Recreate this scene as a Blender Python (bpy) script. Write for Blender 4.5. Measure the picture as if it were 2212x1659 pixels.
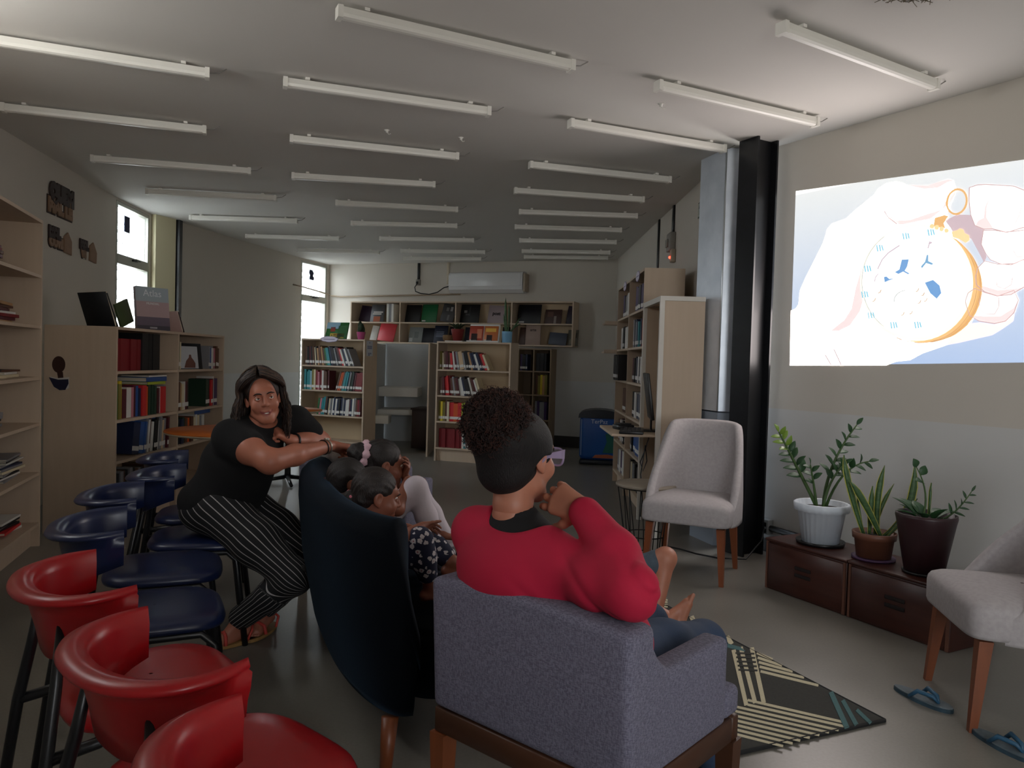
import bpy, bmesh, math, random
import numpy as np
from mathutils import Vector, Matrix, Euler
random.seed(7)
S = bpy.context.scene
for o in list(bpy.data.objects): bpy.data.objects.remove(o)
C = S.collection
PI = math.pi
# ------------------------------------------------------------------ camera
FPX, PW, PH, PITCH, ROLL = 1650.0, 2212, 1659, .03, .029
cam_d = bpy.data.cameras.new('camera'); cam = bpy.data.objects.new('camera', cam_d); C.objects.link(cam)
cam_d.sensor_width = 36; cam_d.lens = 36 * FPX / PW; cam_d.clip_start = .05
_f = Vector((0, math.cos(PITCH), -math.sin(PITCH))); _u0 = Vector((0, math.sin(PITCH), math.cos(PITCH))); _r0 = Vector((1, 0, 0))
_r = math.cos(ROLL) * _r0 + math.sin(ROLL) * _u0; _u = -math.sin(ROLL) * _r0 + math.cos(ROLL) * _u0
cam.matrix_world = Matrix(((_r.x, _u.x, -_f.x, 0), (_r.y, _u.y, -_f.y, 0), (_r.z, _u.z, -_f.z, 1.3), (0, 0, 0, 1)))
S.camera = cam
# ------------------------------------------------------------------ world, lights, exposure
S.view_settings.view_transform = 'Standard'; S.view_settings.look = 'None'
S.view_settings.gamma = 1; S.view_settings.use_curve_mapping = False
S.view_settings.exposure = 0.0
S.cycles.use_denoising = True
S.cycles.max_bounces = 8; S.cycles.diffuse_bounces = 5; S.cycles.glossy_bounces = 4
S.cycles.sample_clamp_indirect = 6
w = bpy.data.worlds.new('sky'); S.world = w; w.use_nodes = True
_wn = w.node_tree; _bg = _wn.nodes['Background']; _bg.inputs[1].default_value = 13
_tc = _wn.nodes.new('ShaderNodeTexCoord'); _sp = _wn.nodes.new('ShaderNodeSeparateXYZ'); _mr = _wn.nodes.new('ShaderNodeMapRange'); _mx = _wn.nodes.new('ShaderNodeMix'); _mx.data_type = 'RGBA'
_mr.inputs[1].default_value = -.12; _mr.inputs[2].default_value = .12
_wn.links.new(_tc.outputs['Generated'], _sp.inputs[0]); _wn.links.new(_sp.outputs[2], _mr.inputs[0]); _wn.links.new(_mr.outputs[0], _mx.inputs[0])
_mx.inputs[6].default_value = (.98, .97, .93, 1); _mx.inputs[7].default_value = (.93, .96, 1, 1)   # sunlit ground below, hazy sky above
_wn.links.new(_mx.outputs[2], _bg.inputs[0])
def portal(name, loc, target, sx, sy):
    """sampling portal: guides the sky's own light through a real wall opening, adds no light itself"""
    l = bpy.data.lights.new(name, 'AREA'); l.shape = 'RECTANGLE'; l.size = sx; l.size_y = sy; l.cycles.is_portal = True
    o = bpy.data.objects.new(name, l); C.objects.link(o); o.location = loc
    o.rotation_euler = (Vector(target) - Vector(loc)).to_track_quat('-Z', 'Y').to_euler()
    return o
portal('portal_window_1', (-4.30, 8.37, 1.93), (0, 8.75, 1.93), .95, 1.9)
portal('portal_window_2', (-3.45, 12.85, 1.6), (0, 11.8, 1.6), .9, 2.6)
portal('portal_near_window', (-2.80, 2.77, 2.5), (0, 1.53, 2.5), 1.45, .55)
portal('portal_rear_window', (1.44, -1.97, 1.5), (2.5, -.28, 1.5), 1.75, 1.5)
# ------------------------------------------------------------------ helpers
def lin(h):
    if isinstance(h, str):
        h = h.lstrip('#'); h = [int(h[i:i + 2], 16) / 255 for i in (0, 2, 4)]
    return tuple(c / 12.92 if c <= .04045 else ((c + .055) / 1.055) ** 2.4 for c in h)
_mats = {}
def mat(name, col, rough=.6, metal=0, noise=0, scale=8, bump=0, bscale=60, emit=0, stretch=None, col2=None, spec=.5, alpha=1):
    """procedural principled material; noise mixes towards col2 (or a darker tone) for grain and wear"""
    if name in _mats: return _mats[name]
    m = bpy.data.materials.new(name); m.use_nodes = True; nt = m.node_tree; b = nt.nodes['Principled BSDF']
    c = lin(col) + (1,)
    b.inputs['Base Color'].default_value = c; b.inputs['Roughness'].default_value = rough; b.inputs['Metallic'].default_value = metal
    b.inputs['Specular IOR Level'].default_value = spec
    m.diffuse_color = c
    if emit:
        b.inputs['Emission Color'].default_value = c; b.inputs['Emission Strength'].default_value = emit
    if alpha < 1: b.inputs['Alpha'].default_value = alpha
    if noise or bump:
        tc = nt.nodes.new('ShaderNodeTexCoord'); mp = nt.nodes.new('ShaderNodeMapping'); nt.links.new(tc.outputs['Object'], mp.inputs[0])
        if stretch: mp.inputs['Scale'].default_value = stretch
        if noise:
            n = nt.nodes.new('ShaderNodeTexNoise'); n.inputs['Scale'].default_value = scale; n.inputs['Detail'].default_value = 5
            nt.links.new(mp.outputs[0], n.inputs[0])
            mx = nt.nodes.new('ShaderNodeMix'); mx.data_type = 'RGBA'
            r = nt.nodes.new('ShaderNodeMapRange'); r.inputs[1].default_value = .35; r.inputs[2].default_value = .65; r.inputs[4].default_value = noise
            nt.links.new(n.outputs[0], r.inputs[0]); nt.links.new(r.outputs[0], mx.inputs[0])
            mx.inputs[6].default_value = c
            mx.inputs[7].default_value = (lin(col2) + (1,)) if col2 else tuple(x * .55 for x in c[:3]) + (1,)
            nt.links.new(mx.outputs[2], b.inputs['Base Color'])
            if emit: nt.links.new(mx.outputs[2], b.inputs['Emission Color'])
        if bump:
            n2 = nt.nodes.new('ShaderNodeTexNoise'); n2.inputs['Scale'].default_value = bscale; n2.inputs['Detail'].default_value = 3
            nt.links.new(mp.outputs[0], n2.inputs[0])
            bp = nt.nodes.new('ShaderNodeBump'); bp.inputs['Strength'].default_value = bump; bp.inputs['Distance'].default_value = .01
            nt.links.new(n2.outputs[0], bp.inputs['Height']); nt.links.new(bp.outputs[0], b.inputs['Normal'])
    _mats[name] = m
    return m
class MB:
    """collects shapes; build() links them as one mesh object"""
    def __init__(s): s.v = []; s.f = []; s.mi = []; s.sm = []
    def add(s, vs, fs, mi=0, smooth=False):
        n = len(s.v); s.v += [tuple(v) for v in vs]; s.f += [tuple(i + n for i in f) for f in fs]
        s.mi += [mi] * len(fs); s.sm += [smooth] * len(fs); return s
    def box(s, x0, x1, y0, y1, z0, z1, mi=0, M=None):
        vs = [(x, y, z) for z in (z0, z1) for y in (y0, y1) for x in (x0, x1)]
        if M is not None: vs = [tuple(M @ Vector(v)) for v in vs]
        return s.add(vs, [(0, 2, 3, 1), (4, 5, 7, 6), (0, 1, 5, 4), (2, 6, 7, 3), (0, 4, 6, 2), (1, 3, 7, 5)], mi)
    def rbox(s, x0, x1, y0, y1, z0, z1, r=.01, seg=2, mi=0, M=None):
        bm = bmesh.new(); bmesh.ops.create_cube(bm, size=1)
        for v in bm.verts: v.co = Vector(((x0 + x1) / 2 + v.co.x * (x1 - x0), (y0 + y1) / 2 + v.co.y * (y1 - y0), (z0 + z1) / 2 + v.co.z * (z1 - z0)))
        bmesh.ops.bevel(bm, geom=bm.edges[:], offset=r, segments=seg, affect='EDGES', profile=.5)
        return s.bm(bm, mi, True, M)
    def bm(s, bm, mi=0, smooth=False, M=None):
        bm.verts.index_update(); vs = [tuple(M @ v.co) if M is not None else tuple(v.co) for v in bm.verts]
        s.add(vs, [[v.index for v in f.verts] for f in bm.faces], mi, smooth); bm.free(); return s
    def tube(s, pts, r, n=8, mi=0, cap=True, closed=False):
        pts = [Vector(p) for p in pts]; k = len(pts); rs = r if isinstance(r, (list, tuple)) else [r] * k
        up = None; vs = []
        for i, p in enumerate(pts):
            if closed: t = pts[(i + 1) % k] - pts[i - 1]
            else: t = pts[min(i + 1, k - 1)] - pts[max(i - 1, 0)]
            t = t.normalized() if t.length > 1e-9 else Vector((0, 0, 1))
            if up is None: up = Vector((0, 0, 1)) if abs(t.z) < .9 else Vector((1, 0, 0))
            a = up - t * up.dot(t)
            if a.length < 1e-6: a = t.orthogonal()
            a.normalize(); b = t.cross(a); up = a
            for j in range(n):
                q = 2 * PI * j / n; vs.append(p + rs[i] * (math.cos(q) * a + math.sin(q) * b))
        fs = []
        for i in range(k if closed else k - 1):
            for j in range(n):
                i2 = (i + 1) % k; fs.append((i * n + j, i * n + (j + 1) % n, i2 * n + (j + 1) % n, i2 * n + j))
        if cap and not closed: fs += [tuple(range(n))[::-1], tuple(range((k - 1) * n, k * n))]
        return s.add(vs, fs, mi, True)
    def lathe(s, prof, n=32, mi=0, c=(0, 0, 0), M=None, fr=None):
        vs = []
        for (r, z) in prof:
            for j in range(n):
                q = 2 * PI * j / n; rr = r * (fr(q) if fr else 1)
                vs.append(Vector((c[0] + rr * math.cos(q), c[1] + rr * math.sin(q), c[2] + z)))
        if M is not None: vs = [M @ v for v in vs]
        fs = [(i * n + j, i * n + (j + 1) % n, (i + 1) * n + (j + 1) % n, (i + 1) * n + j) for i in range(len(prof) - 1) for j in range(n)]
        if prof[0][0] > 1e-5: fs.append(tuple(range(n))[::-1])
        if prof[-1][0] > 1e-5: fs.append(tuple(range((len(prof) - 1) * n, len(prof) * n)))
        return s.add(vs, fs, mi, True)
    def prism(s, poly, z0, z1, mi=0, M=None):
        """polygon (x,y) extruded z0..z1"""
        n = len(poly); vs = [(x, y, z0) for x, y in poly] + [(x, y, z1) for x, y in poly]
        if M is not None: vs = [tuple(M @ Vector(v)) for v in vs]
        return s.add(vs, [tuple(range(n))[::-1], tuple(range(n, 2 * n))] + [(i, (i + 1) % n, n + (i + 1) % n, n + i) for i in range(n)], mi)
    def grid(s, P, mi=0, smooth=True, closed=False):
        """P[i][j] points -> quads"""
        a, b = len(P), len(P[0]); vs = [p for row in P for p in row]
        fs = [(i * b + j, i * b + (j + 1) % b, (i + 1) * b + (j + 1) % b, (i + 1) * b + j) for i in range(a - 1) for j in range(b if closed else b - 1)]
        return s.add(vs, fs, mi, smooth)
    def ball(s, c, rx, ry=None, rz=None, n=12, mi=0, M=None):
        ry = ry or rx; rz = rz or rx
        bm = bmesh.new(); bmesh.ops.create_uvsphere(bm, u_segments=n, v_segments=max(6, n * 2 // 3), radius=1)
        for v in bm.verts: v.co = Vector((c[0] + v.co.x * rx, c[1] + v.co.y * ry, c[2] + v.co.z * rz))
        return s.bm(bm, mi, True, M)
    def mesh(s, name, mats):
        me = bpy.data.meshes.new(name); me.from_pydata(s.v, [], s.f)
        for m in (mats if isinstance(mats, (list, tuple)) else [mats]): me.materials.append(m)
        me.polygons.foreach_set('material_index', s.mi); me.polygons.foreach_set('use_smooth', s.sm)
        me.update(); return me
    def build(s, name, mats, parent=None, loc=None, rotz=None, fix=True):
        me = s.mesh(name, mats)
        if fix:
            bm = bmesh.new(); bm.from_mesh(me); bmesh.ops.recalc_face_normals(bm, faces=bm.faces); bm.to_mesh(me); bm.free()
        return place(name, me, parent, loc, rotz)
def place(name, me, parent=None, loc=None, rotz=None):
    o = bpy.data.objects.new(name, me); C.objects.link(o)
    if parent is not None: o.parent = parent
    if loc is not None: o.location = loc
    if rotz is not None: o.rotation_euler = (0, 0, rotz)
    return o
def tag(o, label, cat, group=None, kind=None):
    o['label'] = label; o['category'] = cat
    if group: o['group'] = group
    if kind: o['kind'] = kind
    return o
def thing(name, label, cat, loc=(0, 0, 0), rotz=0, group=None):
    o = bpy.data.objects.new(name, None); C.objects.link(o); o.location = loc; o.rotation_euler = (0, 0, rotz); o.empty_display_size = .1
    return tag(o, label, cat, group)
def struct(o): o['kind'] = 'structure'; return o
def copy_tree(o, parent=None):
    c = o.copy(); C.objects.link(c)
    if parent is not None: c.parent = parent
    for ch in list(o.children): copy_tree(ch, c)
    return c
def autosmooth(o, ang=40):
    try: o.data.set_sharp_from_angle(angle=math.radians(ang))
    except Exception: pass
    return o
def text_mesh(txt, size, depth=0, font_scale=1, bold=0):
    cu = bpy.data.curves.new('text', 'FONT'); cu.body = txt; cu.size = size; cu.extrude = depth; cu.align_x = 'CENTER'; cu.align_y = 'CENTER'; cu.offset = bold; cu.resolution_u = 3
    o = bpy.data.objects.new('text', cu); C.objects.link(o)
    dg = bpy.context.evaluated_depsgraph_get(); me = bpy.data.meshes.new_from_object(o.evaluated_get(dg))
    bpy.data.objects.remove(o); bpy.data.curves.remove(cu); return me
def letters(name, txt, size, M, m, parent, depth=.0015, bold=0):
    me = text_mesh(txt, size, depth, 1, bold); me.transform(M); me.materials.clear(); me.materials.append(m); me.name = name
    return place(name, me, parent)
def frame_mat(o, x, y):
    """matrix with axes x (text right), y (text up) at o"""
    x = Vector(x).normalized(); y = Vector(y).normalized(); z = x.cross(y)
    return Matrix(((x.x, y.x, z.x, o[0]), (x.y, y.y, z.y, o[1]), (x.z, y.z, z.z, o[2]), (0, 0, 0, 1)))
# ------------------------------------------------------------------ the room (a slice of a curved building)
H = 2.87
M_ceil = mat('white ceiling paint', '#d2cfca', .9, noise=.12, scale=1.2, col2='#bdbab4')
def wall_mat():
    m = bpy.data.materials.new('two tone wall paint'); m.use_nodes = True; nt = m.node_tree; b = nt.nodes['Principled BSDF']; b.inputs['Roughness'].default_value = .7
    g = nt.nodes.new('ShaderNodeNewGeometry'); sp = nt.nodes.new('ShaderNodeSeparateXYZ'); nt.links.new(g.outputs['Position'], sp.inputs[0])
    gt = nt.nodes.new('ShaderNodeMath'); gt.operation = 'GREATER_THAN'; gt.inputs[1].default_value = 1.02; nt.links.new(sp.outputs[2], gt.inputs[0])
    mx = nt.nodes.new('ShaderNodeMix'); mx.data_type = 'RGBA'; nt.links.new(gt.outputs[0], mx.inputs[0])
    mx.inputs[6].default_value = lin('#cacac8') + (1,); mx.inputs[7].default_value = lin('#c9c3b9') + (1,)
    n = nt.nodes.new('ShaderNodeTexNoise'); n.inputs['Scale'].default_value = 1.5; n.inputs['Detail'].default_value = 6; nt.links.new(g.outputs['Position'], n.inputs[0])
    mx2 = nt.nodes.new('ShaderNodeMix'); mx2.data_type = 'RGBA'; mx2.blend_type = 'MULTIPLY'; mx2.inputs[0].default_value = .08
    nt.links.new(mx.outputs[2], mx2.inputs[6]); nt.links.new(n.outputs[0], mx2.inputs[7]); nt.links.new(mx2.outputs[2], b.inputs['Base Color'])
    return m
M_wall = wall_mat()
def floor_mat():
    m = bpy.data.materials.new('polished concrete'); m.use_nodes = True; nt = m.node_tree; b = nt.nodes['Principled BSDF']
    tc = nt.nodes.new('ShaderNodeTexCoord'); n = nt.nodes.new('ShaderNodeTexNoise'); n.inputs['Scale'].default_value = 1.1; n.inputs['Detail'].default_value = 8; nt.links.new(tc.outputs['Object'], n.inputs[0])
    cr = nt.nodes.new('ShaderNodeValToRGB'); cr.color_ramp.elements[0].position = .3; cr.color_ramp.elements[0].color = lin('#76726b') + (1,)
    cr.color_ramp.elements[1].position = .7; cr.color_ramp.elements[1].color = lin('#8b877f') + (1,); nt.links.new(n.outputs[0], cr.inputs[0])
    n2 = nt.nodes.new('ShaderNodeTexNoise'); n2.inputs['Scale'].default_value = 90; nt.links.new(tc.outputs['Object'], n2.inputs[0])
    mx = nt.nodes.new('ShaderNodeMix'); mx.data_type = 'RGBA'; mx.blend_type = 'MULTIPLY'; mx.inputs[0].default_value = .25; nt.links.new(cr.outputs[0], mx.inputs[6]); nt.links.new(n2.outputs[0], mx.inputs[7])
    nt.links.new(mx.outputs[2], b.inputs['Base Color'])
    r = nt.nodes.new('ShaderNodeMapRange'); r.inputs[3].default_value = .26; r.inputs[4].default_value = .42; nt.links.new(n.outputs[0], r.inputs[0]); nt.links.new(r.outputs[0], b.inputs['Roughness'])
    return m
M_floor = floor_mat()
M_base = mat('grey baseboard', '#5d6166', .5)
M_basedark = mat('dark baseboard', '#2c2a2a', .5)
M_alu = mat('window aluminium', '#a7a89f', .4, .3)
M_black = mat('black paint', '#101114', .35)
LEFT = [(.4, -1.35), (-1.25, .2), (-2.35, 1.9), (-3.1, 3.6), (-3.73, 5.53), (-4.13, 7.9), (-4.21, 8.83), (-4.24, 9.16)]
LEFT2 = [(-4.1, 9.22), (-3.47, 12.41), (-3.21, 13.25)]
BACKR = (1.53, 11.49)
RIGHTF = [(1.53, 11.49), (1.55, 6.3), (1.72, 5.7)]
PR0, PR1 = (1.78, 5.53), (4.2, 1.4)
ENDW = (2.4, -2.6)
poly = LEFT + LEFT2 + RIGHTF + [PR0, PR1, ENDW]
def seg_wall(mb, a, b, z0=0, z1=H, t=.15, holes=(), mi=0, off=0):
    """wall slab from a to b, thickness outwards (left of a->b); holes = (s0,s1,z0,z1) along the run"""
    a = Vector((a[0], a[1], 0)); b = Vector((b[0], b[1], 0)); d = (b - a); L = d.length; d.normalize(); n = Vector((-d.y, d.x, 0))
    M = Matrix(((d.x, n.x, 0, a.x), (d.y, n.y, 0, a.y), (0, 0, 1, 0), (0, 0, 0, 1)))
    xs = 0
    for (s0, s1, h0, h1) in holes:
        if s0 > xs: mb.box(xs, s0, off, off + t, z0, z1, mi, M)
        if h0 > z0: mb.box(s0, s1, off, off + t, z0, h0, mi, M)
        if h1 < z1: mb.box(s0, s1, off, off + t, h1, z1, mi, M)
        xs = s1
    if xs < L: mb.box(xs, L, off, off + t, z0, z1, mi, M)
    return M, L
mb = MB(); mb.prism([(x, y) for x, y in poly], -.1, 0); struct(mb.build('floor', M_floor))
cx, cy = -.5, 5
big = [(x + (x - cx) * .04, y + (y - cy) * .04) for x, y in poly]
mb = MB(); mb.prism(big, H, H + .15); struct(mb.build('ceiling', M_ceil))
mb = MB()
for i in range(len(LEFT) - 1):
    if i == 5:  # window 1 fills this stretch, over a low parapet
        W1M, W1L = seg_wall(mb, LEFT[5], LEFT[6], 0, H, .15, [(0.02, .915, 1.0, 2.845)])
    elif i == 2: seg_wall(mb, LEFT[2], LEFT[3], 0, H, .15, [(.3, 1.6, 2.28, 2.72)])
    else: seg_wall(mb, LEFT[i], LEFT[i + 1])
seg_wall(mb, LEFT[-1], LEFT2[0], t=.1)
struct(mb.build('wall_left', M_wall))
mb = MB(); seg_wall(mb, LEFT2[0], LEFT2[1]); W2M, W2L = seg_wall(mb, LEFT2[1], LEFT2[2], holes=[(.0, .80, .35, 2.84)]); struct(mb.build('wall_left_far', M_wall))
mb = MB(); BKM, BKL = seg_wall(mb, LEFT2[2], BACKR); struct(mb.build('wall_back', M_wall))
mb = MB(); seg_wall(mb, RIGHTF[0], RIGHTF[1]); seg_wall(mb, RIGHTF[1], RIGHTF[2]); struct(mb.build('wall_right_far', M_wall))
mb = MB(); PRM, PRL = seg_wall(mb, PR0, PR1); struct(mb.build('wall_right', M_wall))
mb = MB(); seg_wall(mb, PR1, ENDW); seg_wall(mb, ENDW, LEFT[0], 0, H, .15, [(.35, 1.95, .85, 2.2)]); struct(mb.build('wall_front', M_wall))
# back wall frame: x along the wall from its left end, y into the wall, z up;  PRM the same for the projection wall
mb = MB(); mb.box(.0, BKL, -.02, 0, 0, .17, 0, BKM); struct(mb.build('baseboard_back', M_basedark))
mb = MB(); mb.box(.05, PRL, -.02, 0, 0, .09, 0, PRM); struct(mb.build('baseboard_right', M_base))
# white louvers and glass of the two windows
M_glass = bpy.data.materials.new('window glass'); M_glass.use_nodes = True
_nt = M_glass.node_tree; _nt.nodes.clear(); _o = _nt.nodes.new('ShaderNodeOutputMaterial'); _mx = _nt.nodes.new('ShaderNodeMixShader'); _t = _nt.nodes.new('ShaderNodeBsdfTransparent'); _g = _nt.nodes.new('ShaderNodeBsdfGlossy'); _g.inputs['Roughness'].default_value = .05
_t.inputs[0].default_value = (.92, .95, .96, 1); _mx.inputs[0].default_value = .06; _nt.links.new(_t.outputs[0], _mx.inputs[1]); _nt.links.new(_g.outputs[0], _mx.inputs[2]); _nt.links.new(_mx.outputs[0], _o.inputs[0])
M_louv = mat('white louver slats', '#e2e4e6', .6)
M_card = mat('dark blue paper', '#1b2340', .8)
def window(name, WM, s0, s1, z0, z1, zr, label_louv):
    o = bpy.data.objects.new(name, None); C.objects.link(o); struct(o)
    mb = MB(); w_ = .035
    mb.box(s0, s0 + w_, .0, .07, z0, z1, 0, WM).box(s1 - w_, s1, .0, .07, z0, z1, 0, WM).box(s0 + w_, s1 - w_, .0, .07, z1 - w_, z1, 0, WM).box(s0 + w_, s1 - w_, .0, .07, z0, z0 + w_, 0, WM)
    mb.build('frame', M_alu, o)
    mb = MB(); mb.box(s0 + w_, s1 - w_, -.005, .065, zr - .05, zr + .05, 0, WM); mb.build('rail', M_alu, o)
    mb = MB(); mb.box((s0 + s1) / 2 - .05, (s0 + s1) / 2 + .05, -.03, -.006, zr + .01, zr + .03, 0, WM).box((s0 + s1) / 2 - .01, (s0 + s1) / 2 + .09, -.045, -.03, zr + .018, zr + .03, 0, WM); mb.build('latch', M_black, o)
    for a, b in ((z0 + w_, zr - .05), (zr + .05, z1 - w_)):
        mb = MB(); mb.box(s0 + w_, s1 - w_, .03, .036, a, b, 0, WM); mb.build('pane', M_glass, o)
    z = z0 + .05; k = 0
    me = None
    R_ = Matrix.Rotation(math.radians(35), 4, 'X')
    while z < z1:
        if me is None:
            mb = MB(); mb.box(-.6, .6, -.05, .05, -.004, .004); me = mb.mesh('louver', M_louv)
        l = place('louver', me, o); l.matrix_world = WM @ Matrix.Translation(((s0 + s1) / 2, .26, z)) @ R_; z += .105
    return o
window('window_1', W1M, .03, .905, 1.0, 2.84, 2.25, '')
window('window_2', W2M, .01, .79, .36, 2.835, 2.24, '')
def quad(name, M, s0, s1, z0, z1, m, parent=None, d0=-.004, d1=-.001):
    mb = MB(); mb.box(s0, s1, d0, d1, z0, z1, 0, M); return mb.build(name, m, parent)
tag(quad('paper_card', W1M, .29, .42, 2.56, 2.73, M_card, None, .02, .029), 'dark blue card stuck on the upper pane of the near left window', 'card')
mb = MB(); mb.prism([(.30, 2.56), (.42, 2.55), (.43, 2.60), (.40, 2.62), (.42, 2.67), (.38, 2.72), (.30, 2.72), (.29, 2.66), (.31, 2.63)], -.029, -.02, 0, W2M @ Matrix(((1, 0, 0, 0), (0, 0, -1, 0), (0, 1, 0, 0), (0, 0, 0, 1))))
tag(mb.build('paper_card', M_card), 'black ragged paper stuck on upper pane of the window in the far corner', 'card')
# pale pier and dark strip beside window 1
mb = MB(); seg_wall(mb, (-4.20, 8.86), (-4.10, 9.16), t=.06, off=-.05); struct(mb.build('trim_1', mat('cream pier', '#d6cfae', .7)))
mb = MB(); mb.box(-4.12, -4.02, 9.17, 9.25, 0, H); struct(mb.build('trim_2', M_black))
# ------------------------------------------------------------------ columns
M_galv = mat('galvanised sheet', '#dde4ee', .38, .45, noise=.5, scale=5, col2='#b4bfcc', bump=.12, bscale=9)
t = thing('column', 'silver galvanised sheet metal column beside the projected picture', 'column', (0, 0, 0))
ca, cb, cc = (1.39, 5.86), (1.49, 5.52), (1.66, 5.50)
mb = MB(); mb.prism([ca, cb, cc, (1.74, 5.66), (1.62, 6.0)], .98, H - .001); mb.build('metal_cladding', M_galv, t)
mb = MB(); mb.prism([(1.40, 5.85), (1.495, 5.53), (1.655, 5.51), (1.73, 5.66), (1.62, 5.98)], 0, .97); mb.build('column_base', mat('blue grey paint', '#8d97a3', .6), t)
mb = MB(); mb.tube([(cb[0], cb[1], .98), (cb[0], cb[1], H - .001)], .006, 6); mb.build('edge_seam', mat('bright metal seam', '#cfd4d8', .3, .8), t)
t = thing('post', 'glossy black steel post between the silver column and projection wall', 'post', (1.66, 5.33, 0), math.radians(-60))
mb = MB(); mb.box(-.085, .085, -.10, -.085, 0, H - .001).box(-.085, .085, .085, .10, 0, H - .001); mb.build('flange', mat('black gloss paint', '#0d0f13', .28, noise=.15, scale=14, col2='#2a2e36'), t)
mb = MB(); mb.box(-.008, .03, -.085, .085, 0, H - .001); mb.build('web', M_black, t)
# ------------------------------------------------------------------ ceiling tubes (unlit)
M_tube = mat('white batten plastic', '#e6e4dd', .35); M_wire = mat('grey wire', '#8c8a86', .6)
def tube_proto():
    t = thing('tube_light', 'x', 'ceiling light', (0, 0, 0), 0, 'unlit white tube lights on the ceiling')
    mb = MB(); P = []
    prof = [(-.022, .05), (-.026, .02), (-.022, .006), (-.01, 0), (.01, 0), (.022, .006), (.026, .02), (.022, .05)]
    n = len(prof); vs = [(-.6, y, z) for y, z in prof] + [(.6, y, z) for y, z in prof]
    mb.add(vs, [tuple(range(n)), tuple(range(n, 2 * n))[::-1]] + [(i, (i + 1) % n, n + (i + 1) % n, n + i) for i in range(n)])
    mb.build('diffuser', M_tube, t)
    for sx in (-1, 1):
        mb = MB(); mb.box(.6 * sx - .012, .6 * sx + .012, -.029, .029, -.002, .053); mb.build('end_cap', M_tube, t)
        mb = MB(); mb.box(.48 * sx - .012, .48 * sx + .012, -.028, .028, .052, .066); mb.build('clip', M_tube, t)
    mb = MB(); mb.tube([(.61, 0, .03), (.66, .005, .04), (.70, -.004, .066)], .003, 5); mb.build('wire', M_wire, t)
    return t
TUBES = [  # x, y, angle (deg), row and rank for the labels
 [(-2.28, 4.02, 22), (-2.74, 5.13, 17.9), (-2.84, 6.33, 13.1), (-2.97, 7.48, 6.5), (-3.12, 8.78, 1), (-2.92, 10.02, -1), (-2.6, 11.23, -3.1)],
 [(-.28, 3.72, 26.5), (-.76, 4.55, 19.6), (-1.04, 5.64, 16.7), (-1.33, 6.68, 8.6), (-1.21, 7.77, 8.1), (-1.29, 8.82, -.9), (-1.15, 9.87, -3.3), (-1.04, 10.93, -5.5), (-1.12, 11.7, -9)],
 [(.72, 2.78, 33), (1.68, 3.79, 31.3), (1.29, 4.5, 26.7), (.88, 5.17, 23.2), (.67, 6.17, 17), (.57, 7.02, 10.6), (.63, 7.9, 1.9), (.59, 8.77, .5), (.65, 9.69, -3.6), (.69, 10.61, -5.2), (.73, 11.17, -7.1)]]
ORD = ['nearest', 'second', 'third', 'fourth', 'fifth', 'sixth', 'seventh', 'eighth', 'ninth', 'tenth', 'eleventh']
ROWN = ['left', 'middle', 'right']
tp = tube_proto(); first = True
for r_, row in enumerate(TUBES):
    for k, (x, y, a) in enumerate(row):
        o = tp if first else copy_tree(tp); first = False
        o.location = (x, y, H - .067); o.rotation_euler = (0, 0, math.radians(a))
        o['label'] = 'unlit white tube light, %s%s from the camera in the %s ceiling row' % (ORD[k], '' if k else ' one', ROWN[r_])
# hooks and the fibrous clump on the ceiling
for (x, y, lb) in ((.846, 4.636, 'small white hook on the ceiling beside the tube lights at right'), (-.914, 5.329, 'tiny pale ceiling stub left of centre between two middle row tube lights'), (-.411, 5.454, 'tiny ceiling hook just right of the middle row tube lights')):
    mb = MB(); mb.lathe([(.0, -.02), (.008, -.018), (.01, -.006), (.02, 0)], 10); mb.tube([(0, 0, -.015), (.012, 0, -.03), (.025, .006, -.022)], .003, 5)
    tag(mb.build('ceiling_hook', M_tube, None, (x, y, H)), lb, 'hook')
# ------------------------------------------------------------------ bookcases
M_ply = mat('pale birch laminate', '#c4b09a', .55, noise=.22, scale=4, stretch=(6, 6, .6), col2='#b09b84')
M_plyd = mat('birch laminate inside', '#bfa98a', .6, noise=.2, scale=4, stretch=(1, 1, 1), col2='#a8916f')
M_white = mat('white melamine', '#d9d8d4', .45)
def bookcase(name, label, cat, loc, rotz, cols, levels, top, depth, z0=0, th=.02, back=True, plinth=True, edge=M_ply, roof=True, inner=M_plyd):
    """front-left-bottom corner at loc; x along the front, y into the case. cols = list of column widths; levels = shelf heights (top faces)"""
    t = thing(name, label, cat, loc, rotz); L = sum(cols); xs = [0]
    for c in cols: xs.append(xs[-1] + c)
    for i, x in enumerate(xs):
        x0 = x if i == 0 else (x - th if i == len(cols) else x - th / 2)
        mb = MB(); mb.box(x0, x0 + th, 0, depth, z0, top - th); mb.build('side_panel', edge, t)
    mb = MB(); mb.box(0, L, 0, depth, top - th, top)
    if roof: mb.build('top_panel', edge, t)
    if back: mb = MB(); mb.box(th, L - th, depth - .012, depth - .001, z0 + .01, top - th); mb.build('back_panel', inner, t)
    for i, c in enumerate(cols):
        a = xs[i] + (th if i == 0 else th / 2); b = xs[i + 1] - (th if i == len(cols) - 1 else th / 2)
        for z in levels:
            mb = MB(); mb.box(a, b, .003, depth - .013, z - th, z); mb.build('shelf', edge, t)
        if plinth and levels:
            mb = MB(); mb.box(a, b, .05, .066, 0, levels[0] - th); mb.build('plinth', edge, t)
    t['xs'] = 0; del t['xs']
    return t
def cmat(t): return Matrix.Translation(t.location) @ t.rotation_euler.to_matrix().to_4x4()
RD = math.radians
B2 = bookcase('bookcase', 'pale wooden two-column bookcase under the near left window, red volumes inside', 'bookcase', (-2.75, 5.30, 0), RD(90), [.99, .99], [.175, .516, .805, 1.149], 1.46, .50)
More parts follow.
